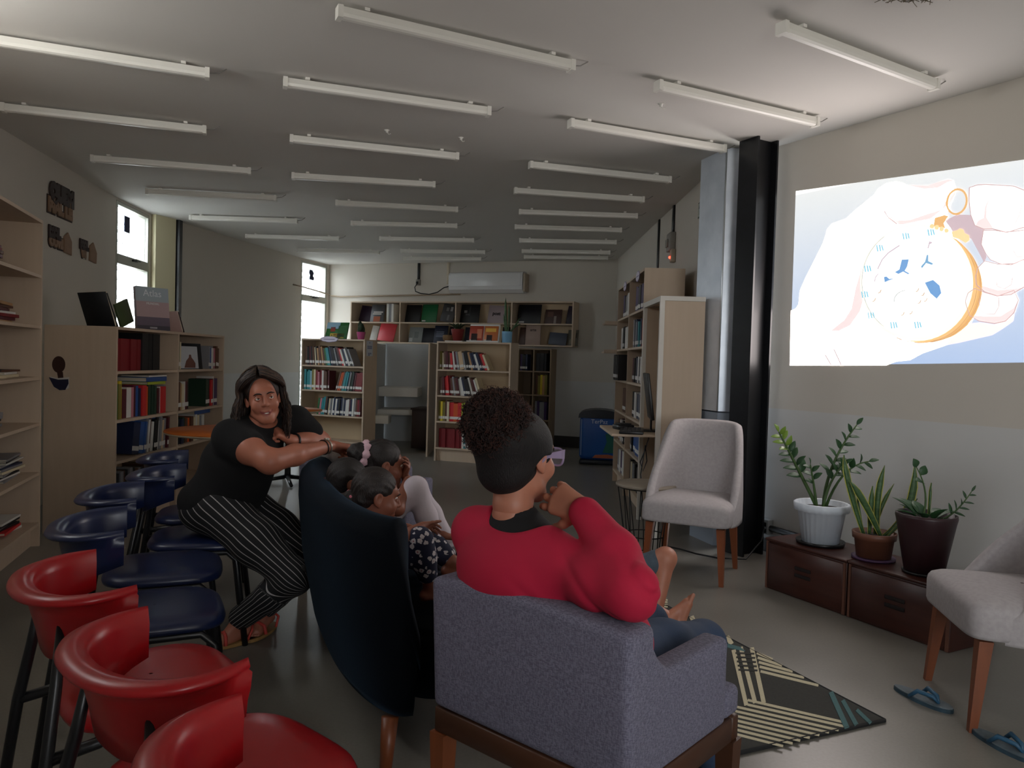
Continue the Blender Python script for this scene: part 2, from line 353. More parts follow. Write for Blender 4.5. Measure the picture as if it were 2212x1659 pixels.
# big board of its near end, coloured like the wall
LS = bookcase('bookcase', 'tall pale bookcase with piles of magazines at the left edge', 'bookcase', (-2.48, 3.175, 0), math.atan2(.95, -.31), [.95, .95], [.158, .488, .81, 1.11, 1.44, 1.767], 2.12, .50)
NB = bookcase('bookcase', 'low pale bookcase beside the far window with cloud sign on top', 'bookcase', (-2.857, 10.325, 0), RD(-22), [1.0], [.173, .51, .84, 1.17], 1.525, .30)
MBK = bookcase('bookcase', 'low pale bookcase in the middle of the far end, blue pot on top', 'bookcase', (-.97, 9.73, 0), RD(-19), [1.0], [.173, .51, .84, 1.17], 1.525, .30)
RB = bookcase('bookcase', 'tall pale two-column bookcase along the right wall', 'bookcase', (1.15, 8.50, 0), RD(-91.3), [.975, .975], [.14, .47, .80, 1.13, 1.46, 1.79], 2.13, .345)
bang = math.atan2(BACKR[1] - LEFT2[2][1], BACKR[0] - LEFT2[2][0]); BD = Vector((math.cos(bang), math.sin(bang), 0)); BN = Vector((BD.y, -BD.x, 0)); BO = Vector((LEFT2[2][0], LEFT2[2][1], 0))
def bkp(s, off, z=0): return BO + BD * s + BN * off + Vector((0, 0, z))
WS = bookcase('hanging_shelf', 'long pale wall shelf of eight open boxes under the air conditioner', 'shelf', bkp(.63, .30), bang, [.93, .99, .945, .985], [1.555, 1.88], 2.215, .298, z0=1.535, plinth=False)
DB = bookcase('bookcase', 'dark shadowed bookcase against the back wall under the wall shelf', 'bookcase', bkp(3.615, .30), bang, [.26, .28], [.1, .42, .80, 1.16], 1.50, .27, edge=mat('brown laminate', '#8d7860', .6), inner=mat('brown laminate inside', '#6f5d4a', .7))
# ledges at the far end of the tall right bookcase
for i, (z, lb) in enumerate(((1.74, 'upper small display ledge beside the tall right bookcase'), (1.42, 'lower small display ledge beside the tall right bookcase'))):
    mb = MB(); mb.box(1.02, 1.52, 8.56, 8.80, z, z + .018); mb.box(1.02, 1.52, 8.56, 8.574, z + .018, z + .04)
    tag(mb.build('display_ledge', M_ply), lb, 'shelf')
# ------------------------------------------------------------------ white stepped unit and partition between the low bookcases
t = thing('step_unit', 'white stepped bench of slabs in the nook between the low bookcases', 'bench')
Mw = mat('cool white paint', '#c3c7c9', .6)
mb = MB(); mb.box(-2.12, -1.98, 10.95, 11.9, 0, 1.5); mb.build('side_wall', Mw, t)
mb = MB(); mb.box(-2.0, -1.18, 11.92, 11.97, 0, 1.52); mb.build('rear_wall', Mw, t)
for (x0, x1, y0, y1, z0, z1) in ((-1.98, -1.40, 11.35, 11.92, .72, .86), (-1.98, -1.45, 11.30, 11.92, .45, .53), (-1.98, -1.77, 11.0, 11.29, .34, .46)):
    mb = MB(); mb.rbox(x0, x1, y0, y1, z0, z1, .008, 2); mb.build('slab', M_white, t)
t = thing('partition_board', 'upright pale board closing the nook beside the middle low bookcase', 'board')
mb = MB(); mb.box(-1.115, -1.095, 10.1, 11.6, 0, 1.51); mb.build('board', M_ply, t)
mb = MB(); mb.box(-1.115, -1.095, 10.08, 10.099, 0, 1.51); mb.build('edge_strip', M_ply, t)
# brown cabinet in the nook
t = thing('cabinet', 'dark brown low cabinet standing in the nook behind the middle bookcase', 'cabinet', (-1.40, 10.75, 0), RD(-12))
Mb = mat('dark brown wood', '#2b1a15', .5, noise=.3, scale=5, stretch=(1, 1, 6))
mb = MB(); mb.rbox(0, .235, 0, .40, .03, .575, .006); mb.build('body', Mb, t)
mb = MB(); mb.rbox(.01, .225, -.016, -.001, .05, .55, .004); mb.build('door', Mb, t)
mb = MB(); mb.rbox(-.015, .25, -.02, .42, .576, .60, .005); mb.build('top', Mb, t)
# ------------------------------------------------------------------ computer booth on the right
t = thing('computer_booth', 'tall plywood computer booth edged in white beside the silver column', 'booth', (1.115, 5.67, 0), 0)
M_edge = mat('white booth edging', '#d5d1c9', .5)
mb = MB(); mb.box(.0, .30, .002, .02, .32, 1.78); mb.build('side_panel', M_ply, t)
mb = MB(); mb.box(-.005, .305, .70, .72, .32, 1.78); mb.build('side_panel', M_ply, t)
mb = MB(); mb.box(.29, .305, .021, .699, .32, 1.78); mb.build('back_panel', M_plyd, t)
for y in (-.004, .702):
    mb = MB(); mb.box(-.035, .0, y, y + .03, 0, 1.815); mb.build('post', M_edge, t)
for y in (-.004, .702):
    mb = MB(); mb.box(.0, .30, y, y + .026, 1.781, 1.815); mb.build('rail', M_edge, t)
mb = MB(); mb.box(-.035, -.001, .027, .701, 1.775, 1.815); mb.build('rail', M_edge, t)
mb = MB(); mb.box(.0, .288, .023, .698, 1.79, 1.81); mb.build('top_panel', M_plyd, t)
mb = MB(); mb.rbox(-.36, .288, -.10, .68, .758, .78, .006, M=Matrix.Translation((0, .13, 0)) @ Matrix.Rotation(0, 4, 'Z')); mb.prism
o = mb.build('desk', M_ply, t)
mb = MB(); mb.box(-.03, -.004, .006, .03, .0, .32); mb.build('foot', M_edge, t)
t = thing('monitor', 'thin black computer monitor standing inside the plywood booth', 'monitor', (1.115, 6.0, .78), RD(84))
mb = MB(); mb.rbox(-.21, .21, -.012, .012, .10, .46, .005, M=Matrix.Rotation(RD(-8), 4, 'X')); mb.build('screen', mat('black plastic', '#141312', .4), t)
mb = MB(); mb.rbox(-.025, .025, .006, .02, .01, .2, .003); mb.build('stand', M_black, t)
mb = MB(); mb.rbox(-.09, .09, -.07, .08, .001, .012, .003); mb.build('foot', M_black, t)
t = thing('laptop_computer', 'flat black keyboard device lying on the booth desk', 'keyboard', (.93, 5.86, .7805), RD(80))
mb = MB(); mb.rbox(-.19, .19, -.09, .09, 0, .022, .006); mb.build('body', M_black, t)
for j in range(4):
    for i in range(11):
        mb = MB(); mb.box(-.17 + i * .031, -.145 + i * .031, -.07 + j * .035, -.043 + j * .035, .022, .026); mb.build('key', mat('dark keys', '#26262a', .5), t)
t = thing('router_box', 'small black box on the keyboard device at the booth', 'box', (.90, 6.10, .7805), RD(20))
mb = MB(); mb.rbox(-.07, .07, -.06, .06, 0, .04, .01); mb.build('casing', M_black, t)
mb = MB(); mb.rbox(-.05, .05, -.045, .045, .0405, .05, .004); mb.build('lid', mat('dark plastic lid', '#222', .5) if False else mat('dark plastic lid', '#232323', .5), t)
# cables hanging from the booth desk
mb = MB(); mb.tube([(1.04, 5.72, .757), (1.01, 5.71, .66), (.98, 5.72, .57), (1.0, 5.71, .5), (1.03, 5.72, .58), (1.01, 5.70, .70), (.985, 5.71, .48), (1.0, 5.70, .3), (.995, 5.71, .16)], .0045, 6)
tag(mb.build('cable', M_black), 'thin black cable hanging from the booth desk', 'cable')
mb = MB(); mb.tube([(1.10, 5.40, .02), (1.22, 5.35, .01), (1.30, 5.22, .012), (1.42, 5.12, .012), (1.6, 5.08, .02), (1.74, 5.2, .12), (1.79, 5.31, .18), (1.80, 5.35, .185)], .006, 6)
tag(mb.build('power_cable', M_black), 'black power cable running along the floor to the wall outlet', 'cable')
# ------------------------------------------------------------------ round wire side table
t = thing('side_table', 'round side table with thin black wire base behind the grey chair', 'table', (.93, 5.16, 0))
mb = MB(); mb.lathe([(.0, .478), (.20, .478), (.205, .484), (.205, .494), (.20, .5), (0, .5)], 40); mb.build('table_top', mat('beige table top', '#8d8375', .5), t)
M_wireb = mat('black wire', '#0c0c0c', .45, .4)
for rr, z in ((.19, .474), (.13, .008), (.14, .15)):
    mb = MB(); mb.tube([(rr * math.cos(a * PI / 16), rr * math.sin(a * PI / 16), z) for a in range(32)], .004, 6, closed=True); mb.build('ring', M_wireb, t)
for k in range(8):
    a = k * PI / 4
    mb = MB(); mb.tube([(.19 * math.cos(a), .19 * math.sin(a), .474), (.14 * math.cos(a + .12), .14 * math.sin(a + .12), .15), (.13 * math.cos(a + .15), .13 * math.sin(a + .15), .008)], .0035, 6)
    mb.tube([(.19 * math.cos(a), .19 * math.sin(a), .474), (.14 * math.cos(a - .12), .14 * math.sin(a - .12), .15), (.13 * math.cos(a - .15), .13 * math.sin(a - .15), .008)], .0035, 6)
    mb.build('wire_leg', M_wireb, t)
# ------------------------------------------------------------------ orange tables
M_or = mat('orange laminate', '#d9742a', .45); M_tw = mat('pale table edge', '#c7b9a3', .5)
def round_table(loc, r, label):
    t = thing('round_table', label, 'table', loc, 0)
    mb = MB(); mb.lathe([(0, .728), (r - .01, .728), (r, .736), (r, .742)], 48); mb.build('edge', M_tw, t)
    mb = MB(); mb.lathe([(r, .7425), (r - .002, .75), (0, .75)], 48); mb.build('table_top', M_or, t)
    mb = MB(); mb.lathe([(.035, .05), (.03, .1), (.03, .70), (.12, .727)], 20); mb.build('column', M_black, t)
    for k in range(4):
        a = k * PI / 2 + .4; mb = MB(); mb.tube([(.03 * math.cos(a), .03 * math.sin(a), .06), (.32 * math.cos(a), .32 * math.sin(a), .02)], [.022, .016], 8); mb.build('foot', M_black, t)
round_table((-1.98, 5.45, 0), .46, 'round orange table behind the smiling woman, beside the near left bookcase')
round_table((-2.25, 7.72, 0), .33, 'round orange table further back, right of the smiling woman')
# ------------------------------------------------------------------ air conditioner, conduits and wall fittings
t = thing('air_conditioner', 'white split air conditioner mounted high on the back wall', 'air conditioner', bkp(2.37, .0, 2.36), bang)
Ma = mat('white appliance plastic', '#dfe0e2', .22); pr_ = [(0, .0), (-.12, .0), (-.185, .05), (-.205, .12), (-.205, .27), (-.18, .315), (-.12, .33), (0, .33)]
mb = MB(); n = len(pr_); mb.add([(0, y - .002, z) for y, z in pr_] + [(1.25, y - .002, z) for y, z in pr_], [tuple(range(n)), tuple(range(n, 2 * n))[::-1]] + [(i, (i + 1) % n, n + (i + 1) % n, n + i) for i in range(n)], 0, False); mb.build('casing', Ma, t)
mb = MB(); mb.rbox(.03, 1.22, -.214, -.206, .10, .30, .003); mb.build('front_panel', Ma, t)
mb = MB(); mb.box(.06, 1.19, -.20, -.13, -.004, .012, M=Matrix.Translation((0, -.04, .05)) @ Matrix.Rotation(RD(-38), 4, 'X') @ Matrix.Translation((0, .16, 0))); mb.build('air_flap', Ma, t)
mb = MB(); mb.rbox(1.255, 1.29, -.19, -.002, .02, .3, .006); mb.build('side_cover', mat('beige plastic', '#a99c8a', .5), t)
def conduit(name, M, s, z0, z1, w_, m, label, cat='conduit', d=.025):
    mb = MB(); mb.rbox(s - w_ / 2, s + w_ / 2, -d, -.001, z0, z1, .004, 1, 0, M); return tag(mb.build(name, m), label, cat)
conduit('conduit', BKM, 1.735, 2.60, H - .002, .045, M_black, 'short black conduit on the back wall left of the air conditioner')
t = thing('outlet_box', 'small grey outlet box with plug under the black conduit on the back wall', 'outlet')
mb = MB(); mb.rbox(1.70, 1.77, -.05, -.001, 2.50, 2.598, .006, 2, 0, BKM); mb.build('box', mat('grey plastic', '#8f8c86', .5), t)
mb = MB(); mb.rbox(1.715, 1.755, -.075, -.051, 2.52, 2.56, .004, 1, 0, BKM); mb.build('plug', M_black, t)
mb = MB(); mb.tube([BKM @ Vector(p) for p in ((1.73, -.06, 2.52), (1.68, -.04, 2.47), (1.70, -.045, 2.40), (1.80, -.045, 2.365), (1.95, -.045, 2.35), (2.10, -.045, 2.385), (2.20, -.02, 2.46), (2.37, -.03, 2.50))], .008, 8)
tag(mb.build('power_cable', M_black), 'black cable looping from the outlet box to the air conditioner', 'cable')
conduit('conduit', BKM, 2.27, 2.52, H - .002, .05, mat('cream conduit', '#c4b9a6', .5), 'cream conduit running up the back wall beside the air conditioner')
mb = MB(); mb.tube([BKM @ Vector(p) for p in ((.06, -.03, 2.335), (.25, -.03, 2.318), (1.0, -.03, 2.33), (2.0, -.03, 2.345), (2.5, -.03, 2.352))], .014, 8)
tag(mb.build('pipe', mat('grey cream pipe', '#a3937f', .6)), 'thin pipe running along the back wall above the wall shelf', 'pipe')
mb = MB(); mb.tube([W2M @ Vector(p) for p in ((-.28, -.05, 2.41), (.0, -.05, 2.40), (.4, -.06, 2.375), (.80, -.06, 2.345))], .011, 8)
tag(mb.build('pipe', mat('grey cream pipe', '#a3937f', .6)), 'thin pipe crossing in front of the far corner window', 'pipe')
RFM = Matrix(((0, 1, 0, 1.55), (-1, 0, 0, 0), (0, 0, 1, 0), (0, 0, 0, 1)))   # right far wall: s = -y
conduit('conduit', RFM, -7.53, 2.60, H - .002, .055, M_black, 'black conduit above a grey switch box on the right wall')
t = thing('switch_box', 'grey switch box under the shorter black conduit on the right wall', 'box')
mb = MB(); mb.rbox(-7.62, -7.44, -.06, -.003, 2.42, 2.598, .008, 2, 0, RFM); mb.build('box', mat('grey plastic', '#8f8c86', .5), t)
mb = MB(); mb.rbox(-7.60, -7.52, -.075, -.061, 2.46, 2.54, .004, 1, 0, RFM); mb.build('cover', mat('grey plastic', '#8f8c86', .5), t)
conduit('conduit', RFM, -8.28, 2.14, H - .002, .06, M_black, 'long black conduit rising from behind the tall right bookcase')
t = thing('alarm_sensor', 'small white sensor with a glowing red light on the right wall', 'sensor')
mb = MB(); mb.rbox(-7.49, -7.41, -.05, -.002, 2.30, 2.43, .01, 2, 0, RFM); mb.build('casing', mat('beige plastic', '#a99c8a', .5), t)
mb = MB(); mb.ball((-7.45, -.055, 2.35), .012, n=10, M=RFM); mb.build('red_light', mat('red light', '#ff2a1c', .5, emit=14), t)
t = thing('exit_sign', 'small green framed safety sign on the right wall beside the column', 'sign')
mb = MB(); mb.box(-6.56, -6.42, -.006, -.001, 2.56, 2.69, 0, RFM); mb.build('frame', mat('dark green frame', '#233d30', .5), t)
mb = MB(); mb.box(-6.55, -6.43, -.009, -.0065, 2.57, 2.68, 0, RFM); mb.build('face', mat('pale sign face', '#a8aca4', .6), t)
mb = MB(); mb.prism([(-6.50, 2.58), (-6.48, 2.58), (-6.47, 2.62), (-6.45, 2.59), (-6.44, 2.60), (-6.46, 2.645), (-6.475, 2.67), (-6.49, 2.67), (-6.515, 2.64), (-6.51, 2.63), (-6.49, 2.64)], .0092, .0105, 0, RFM @ Matrix(((1, 0, 0, 0), (0, 0, -1, 0), (0, 1, 0, 0), (0, 0, 0, 1)))); mb.build('running_figure', mat('dark green frame', '#233d30', .5), t)
# outlet low on the projection wall
t = thing('outlet_box', 'grey double outlet on the wall left of the wooden chests', 'outlet')
mb = MB(); mb.rbox(.11, .19, -.055, -.001, .13, .235, .006, 2, 0, PRM); mb.build('box', mat('pale grey plastic', '#9aa0a4', .5), t)
for z in (.155, .20):
    mb = MB(); mb.rbox(.125, .175, -.06, -.0555, z - .015, z + .015, .003, 1, 0, PRM); mb.build('socket', M_black, t)
mb = MB(); mb.tube([PRM @ Vector(p) for p in ((.19, -.03, .175), (.6, -.03, .165), (1.6, -.03, .16))], .022, 10)
tag(mb.build('conduit', M_black), 'black conduit running along the wall behind the wooden chests', 'conduit')
# ------------------------------------------------------------------ bin
t = thing('bin', 'large blue bin with printed picture by the back wall', 'bin', (1.16, 9.95, 0), RD(-8))
Mbl = mat('blue printed plastic', '#1d57a6', .35); Mbd = mat('dark bin plastic', '#20262f', .4)
mb = MB(); mb.rbox(-.25, .25, -.20, .20, .06, .64, .06, 4); mb.build('body', Mbl, t)
P = []
for i in range(13):
    a = PI * i / 12; P.append([(-.27 * math.cos(a) if 1 else 0, y, .60 + .11 * math.sin(a) ** .6) for y in (-.215, .215)])
mb = MB(); mb.grid(P); mb.add([p[0] for p in P], [tuple(range(13))]); mb.add([p[1] for p in P], [tuple(range(13))]); mb.build('lid', Mbd, t)
mb = MB(); mb.rbox(-.245, .245, -.19, .19, .0, .062, .02); mb.build('base', Mbd, t)
letters('lettering', 'TerPaz', .075, frame_mat((.0, -.2035, .555), (1, 0, 0), (0, 0, 1)), mat('white print', '#c9d4e4', .5), t, .001)
mb = MB(); mb.prism([(-.08, .09), (.2, .09), (.22, .12), (.12, .14), (-.04, .13)], .2005, .2025, 0, Matrix(((1, 0, 0, 0), (0, 0, -1, 0), (0, 1, 0, 0), (0, 0, 0, 1)))); mb.build('orange_print', mat('orange print', '#b8603c', .5), t)
mb = MB(); mb.prism([(.05, .16), (.2, .16), (.21, .3), (.15, .42), (.08, .4), (.1, .3)], .2005, .2025, 0, Matrix(((1, 0, 0, 0), (0, 0, -1, 0), (0, 1, 0, 0), (0, 0, 0, 1)))); mb.build('green_print', mat('green print', '#1f6a5c', .5), t)
mb = MB(); mb.box(-.232, -.222, -.203, -.195, .12, .58); mb.build('corner_strip', mat('pale strip', '#8fa6c8', .4), t)
# ------------------------------------------------------------------ books
BC = {'dark red': '#7a141d', 'teal': '#2f8a92', 'navy': '#1c2746', 'white': '#d8d6d0', 'cream': '#d6c9a8', 'grey': '#86868a', 'black': '#141316', 'brown': '#5c3b2a', 'orange': '#cf5a24', 'green': '#2c6b3c',
      'yellow': '#d8bf2e', 'pale blue': '#8fb6c9', 'pink': '#c07a86', 'maroon': '#551923', 'purple': '#43305c', 'olive': '#7d7434', 'tan': '#b0875c', 'bright red': '#c7272a', 'blue': '#27508f', 'lime': '#a9b83a', 'dark green': '#1f3a2a', 'beige': '#c9ae8c', 'coral': '#c9404a'}
M_pages = mat('book pages', '#d9cfb8', .8); M_lab = mat('white spine label', '#dcdad6', .6)
def bmat(c): return mat('book cover ' + c, BC[c], .5)
_bk = {}
def book_meshes(t, h, d):
    key = (round(t, 3), round(h, 2), round(d, 2)); t, h, d = key
    if key not in _bk:
        b = min(.0035, t * .16)
        mb = MB(); mb.box(0, b, .003, d, 0, h).box(t - b, t, .003, d, 0, h).box(0, t, 0, .0035, 0, h); c = mb.mesh('cover', M_pages)
        mb = MB(); mb.box(b, t - b, .0036, d - .005, .004, h - .004); p = mb.mesh('page_block', M_pages)
        mb = MB(); mb.box(.0005, t - .0005, -.0012, -.0001, min(.028, h * .12), min(.062, h * .28)); l = mb.mesh('spine_label', M_lab)
        _bk[key] = (c, p, l)
    return _bk[key]
NTH = 'first second third fourth fifth sixth seventh eighth ninth tenth eleventh twelfth thirteenth fourteenth fifteenth sixteenth seventeenth eighteenth nineteenth twentieth twenty-first twenty-second twenty-third twenty-fourth twenty-fifth twenty-sixth twenty-seventh twenty-eighth'.split()
def put_book(Mw, t, h, d, col, label, group, lab=True, pages=True):
    c, p, l = book_meshes(t, h, d)
    o = place('book', c); o.matrix_world = Mw
    o.material_slots[0].link = 'OBJECT'; o.material_slots[0].material = bmat(col)
    tag(o, label, 'book', group)
    if pages: place('page_block', p, o)
    if lab: place('spine_label', l, o)
    return o
RNG = random.Random(11)
def row(case, x0, z, spec, where, group, y0=.03, x1=None, mirror=False):
    """spec: (colour, thickness, height, lean degrees (+ = top to the right), labelled). Books stand from x0 to the right (or from x1 to the left when mirrored)"""
    Mc = cmat(case); n = len(spec); x = x0; prev = None
    items = []
    seq = spec if not mirror else spec[::-1]
    for (c, t, h, a, lb) in seq:
        h = round(h, 2); a = math.radians(abs(a)) if a else 0
        if prev is not None:
            tx = prev[0] + (prev[1] * math.cos(prev[3]) - prev[2] * math.sin(prev[3])); tz = prev[1] * math.sin(prev[3]) + prev[2] * math.cos(prev[3])
            # the left face of this book may touch the previous book's upper right corner or its base
            x = max(prev[0] + prev[1] / math.cos(prev[3]) + .0012, tx + min(tz, h * math.cos(a)) * math.tan(a) + .0008 if a > prev[3] else 0)
        items.append([c, t, h, a, lb, x]); prev = (x, t, h, a)
    if mirror: items = items[::-1]
    for i, (c, t, h, a, lb, x) in enumerate(items):
        d = min(.24, .13 + .25 * (h - .18) + RNG.random() * .03); yy = y0 + RNG.random() * .02
        t = round(t, 3)
        if not mirror: L = Matrix.Translation((x, yy, z + .0006)) @ Matrix.Rotation(-a, 4, 'Y')
        else: L = Matrix.Translation((x1 - (x - x0), yy, z + .0006)) @ Matrix.Rotation(a, 4, 'Y') @ Matrix.Translation((-t, 0, 0))
        th = 'broad' if t > .06 else 'thin' if t < .016 else ('thick' if t > .032 else 'slim')
        put_book(Mc @ L, t, h, d, c, '%s %s book, %s in the %s' % (th, c, NTH[i], where), group, lb)
def S_(cols, t, h, a0=0, a1=0, lb=True, hv=.015, tv=.004):
    cols = [c.strip() for c in cols.split(',')]; n = len(cols); out = []
    for i, c in enumerate(cols):
        w_ = 1
        if c[0].isdigit(): w_ = int(c[0]); c = c[1:]
        f = i / max(1, n - 1)
        out.append((c, max(.008, (t + RNG.uniform(-tv, tv)) * w_), h + RNG.uniform(-hv, hv), a0 + (a1 - a0) * f, lb))
    return out
# low bookcase under the cloud sign
row(NB, .04, 1.17, S_('brown,black,maroon,black,brown,cream,black,tan,brown,tan,brown,green,teal,teal,navy,black,black,grey,black,maroon,bright red,white,navy,white,black,grey', .026, .245, 0, 24), 'top row of the cloud sign bookcase', 'books in the cloud sign bookcase')
row(NB, .03, .84, S_('teal,teal,teal,pale blue,olive,cream,dark red,pink,dark red,white,brown,brown,maroon', .030, .255, 0, 0), 'second row of the cloud sign bookcase', 'books in the cloud sign bookcase')
row(NB, 0, .84, S_('brown,orange,orange,brown,teal,teal,teal,navy,grey,dark green,black,maroon,2dark red,dark red,2dark red,white', .021, .245, 17, 5), 'leaning second row of the cloud sign bookcase', 'books in the cloud sign bookcase', x1=.965, mirror=True)
row(NB, 0, .51, S_('green,pink,teal,teal,brown,black,cream,grey,white,navy,white,navy,black,navy,grey,navy,white,white,maroon,navy,white,grey,brown,dark red,maroon', .026, .225, 8, 2), 'third row of the cloud sign bookcase', 'books in the cloud sign bookcase', x1=.93, mirror=True)
# middle low bookcase
row(MBK, .03, 1.17, S_('olive,cream,brown,maroon,brown,bright red,white,maroon,grey,2beige,grey,black,black,tan,navy,navy,white,navy,maroon,bright red,cream', .026, .225, 0, 24), 'top row of the middle low bookcase', 'books in the middle low bookcase')
row(MBK, .05, .84, S_('brown,maroon,bright red,bright red,dark red,brown,grey,brown,maroon,white,white,navy,black,black,white,brown,maroon,white,cream', .026, .235, 3, 20), 'second row of the middle low bookcase', 'books in the middle low bookcase')
row(MBK, .03, .51, S_('olive,yellow,olive,brown,cream,2bright red,2orange,2bright red,lime,lime,teal,2pink', .027, .245), 'third row of the middle low bookcase', 'books in the middle low bookcase')
row(MBK, .04, .173, S_('dark red,dark red,dark red,dark red,dark red,dark red,dark red,dark red,dark red,dark red', .031, .245, 0, 0, False, 0, 0) + S_('white,teal,grey,white', .022, .20), 'bottom row of the middle low bookcase', 'books in the middle low bookcase')
# tall right bookcase (x runs towards the camera)
row(RB, 0, 1.79, S_('purple,purple,black,purple,black,black', 0.133, .24, 5, 3), 'top row, near column, tall right bookcase', 'books in the tall right bookcase', x1=1.90, mirror=True)
row(RB, 0, 1.46, S_('grey,navy,grey,navy,teal,navy,navy,grey,2orange,white,brown', 0.067, .255), 'second row, near column, tall right bookcase', 'books in the tall right bookcase', x1=1.92, mirror=True)
row(RB, 0, 1.13, S_('maroon,black,white,black,navy,white,black,white,maroon,black,white,cream', 0.067, .235, 4, 2), 'third row, near column, tall right bookcase', 'books in the tall right bookcase', x1=1.92, mirror=True)
row(RB, 0, .80, S_('2black,white,navy,grey,navy,white,black', 0.1, .24), 'fourth row, near column, tall right bookcase', 'books in the tall right bookcase', x1=1.92, mirror=True)
row(RB, 0, .47, S_('black,grey,black,4blue,4blue,3blue', 0.057, .22, hv=.004), 'fifth row, near column, tall right bookcase', 'books in the tall right bookcase', x1=1.90, mirror=True)
row(RB, 0, .14, S_('black,cream,black,grey,white,black,olive,black,cream,black,brown,cream', 0.067, .235), 'bottom row, near column, tall right bookcase', 'books in the tall right bookcase', x1=1.92, mirror=True)
row(RB, 0, 1.79, S_('purple,black,white,grey,white,purple,white', 0.114, .24), 'top row, far column, tall right bookcase', 'books in the tall right bookcase', x1=.94, mirror=True)
row(RB, 0, 1.46, S_('white,black,white,white,brown,white', 0.133, .24), 'second row, far column, tall right bookcase', 'books in the tall right bookcase', x1=.92, mirror=True)
row(RB, .03, 1.13, S_('3black,2black,2black,black', 0.062, .27), 'third row, far column, tall right bookcase', 'books in the tall right bookcase', y0=-.05)
row(RB, 0, .80, S_('3brown,2brown,black', 0.083, .25), 'fourth row, far column, tall right bookcase', 'books in the tall right bookcase', x1=.9, mirror=True)
row(RB, 0, .47, S_('brown,white,maroon,white,black,brown,white,grey', 0.1, .24), 'fifth row, far column, tall right bookcase', 'books in the tall right bookcase', x1=.9, mirror=True)
row(RB, .1, .14, S_('grey,white,purple,white,grey,white', 0.133, .24), 'bottom row, far column, tall right bookcase', 'books in the tall right bookcase')
# near left bookcase under the window
row(B2, .03, 1.149, S_('brown', .03, .2) + S_('dark red,dark red,dark red,dark red,dark red,dark red,dark red', .052, .235, 0, 0, False, 0, 0) + S_('black,black,black,black,black', .058, .285, 0, 0, False, .0, 0), 'top row, near column, window bookcase', 'books in the window bookcase')
row(B2, .03, .805, S_('lime,green,olive,yellow', .034, .265, lb=False) + S_('2maroon,2white,pink,maroon,blue,navy,2bright red,orange,dark green,dark green,dark green,dark green,brown,maroon,white,2bright red,grey', .032, .215, lb=False), 'second row, near column, window bookcase', 'books in the window bookcase')
row(B2, 0, .516, S_('3navy,2blue,blue,grey,white,brown,white,black,black,white,grey,beige,grey,grey,maroon,brown', .03, .245, 8, 4), 'third row, near column, window bookcase', 'books in the window bookcase', x1=.93, mirror=True)
row(B2, .05, .175, S_('grey,black,grey,brown,black,grey,black,brown,grey,black,brown,black', .044, .25, lb=False), 'bottom row, near column, window bookcase', 'books in the window bookcase')
row(B2, 1.01, 1.149, S_('dark red,cream,dark green,cream', .034, .225), 'top row, far column, window bookcase', 'books in the window bookcase')
row(B2, 0, 1.149, S_('grey,blue,white,grey,pink,brown,brown', .034, .2), 'far end, top row, of the window bookcase', 'books in the window bookcase', x1=1.94, mirror=True)
row(B2, 1.01, .805, S_('black,black,brown,tan,cream,white,maroon,black', .034, .235), 'second row, far column, window bookcase', 'books in the window bookcase')
row(B2, 0, .805, S_('dark green,dark green,black,bright red,maroon,white,2purple', .036, .255), 'far end, second row, of the window bookcase', 'books in the window bookcase', x1=1.94, mirror=True)
row(B2, 1.01, .516, S_('white,dark green,black,navy,dark green,brown,orange,brown,cream,white,cream,grey,white', .046, .22, lb=False), 'third row, far column, window bookcase', 'books in the window bookcase')
# dark bookcase
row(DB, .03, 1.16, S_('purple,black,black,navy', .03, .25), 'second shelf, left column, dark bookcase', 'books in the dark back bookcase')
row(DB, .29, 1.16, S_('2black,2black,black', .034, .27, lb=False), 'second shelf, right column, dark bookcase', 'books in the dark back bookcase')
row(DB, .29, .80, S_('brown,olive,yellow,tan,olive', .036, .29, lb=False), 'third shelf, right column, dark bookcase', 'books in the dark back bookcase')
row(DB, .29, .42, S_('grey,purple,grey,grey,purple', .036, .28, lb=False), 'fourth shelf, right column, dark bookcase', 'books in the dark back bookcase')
# ------------------------------------------------------------------ books lying flat
def flat_book(Mc, x, y, z, wx, wy, t, col, label, group, rot=0, name='book'):
    """lies flat with its spine towards the shelf front"""
    c, p, l = book_meshes(t, wx, wy)
    L = Matrix.Translation((x, y, z + .0008)) @ Matrix.Rotation(math.radians(rot), 4, 'Z') @ Matrix.Translation((wx / 2, 0, 0)) @ Matrix.Rotation(-PI / 2, 4, 'Y')
    o = place(name, c); o.matrix_world = Mc @ L; o.material_slots[0].link = 'OBJECT'; o.material_slots[0].material = bmat(col)
    place('page_block', p, o); return tag(o, label, 'book' if name == 'book' else name, group)
Mc = cmat(B2)
for x, y, z, wx, wy, t, c, lb in ((.74, .06, 1.034, .30, .22, .022, 'lime', 'cream green book lying lowest on the books in the near window bookcase'), (.72, .05, 1.058, .34, .24, .034, 'blue', 'large blue book lying across the second row of the window bookcase'), (.74, .05, 1.094, .30, .22, .012, 'white', 'white thin book topmost of the lying books in the window bookcase'),
                                  (.60, .05, .768, .44, .24, .02, 'blue', 'flat blue book lying across the third row of the window bookcase'), (1.62, .05, .742, .34, .22, .038, 'blue', 'broad blue book lying across the third row, far column, window bookcase')):
    flat_book(Mc, x, y, z, wx, wy, t, c, lb, 'books lying flat in the window bookcase')
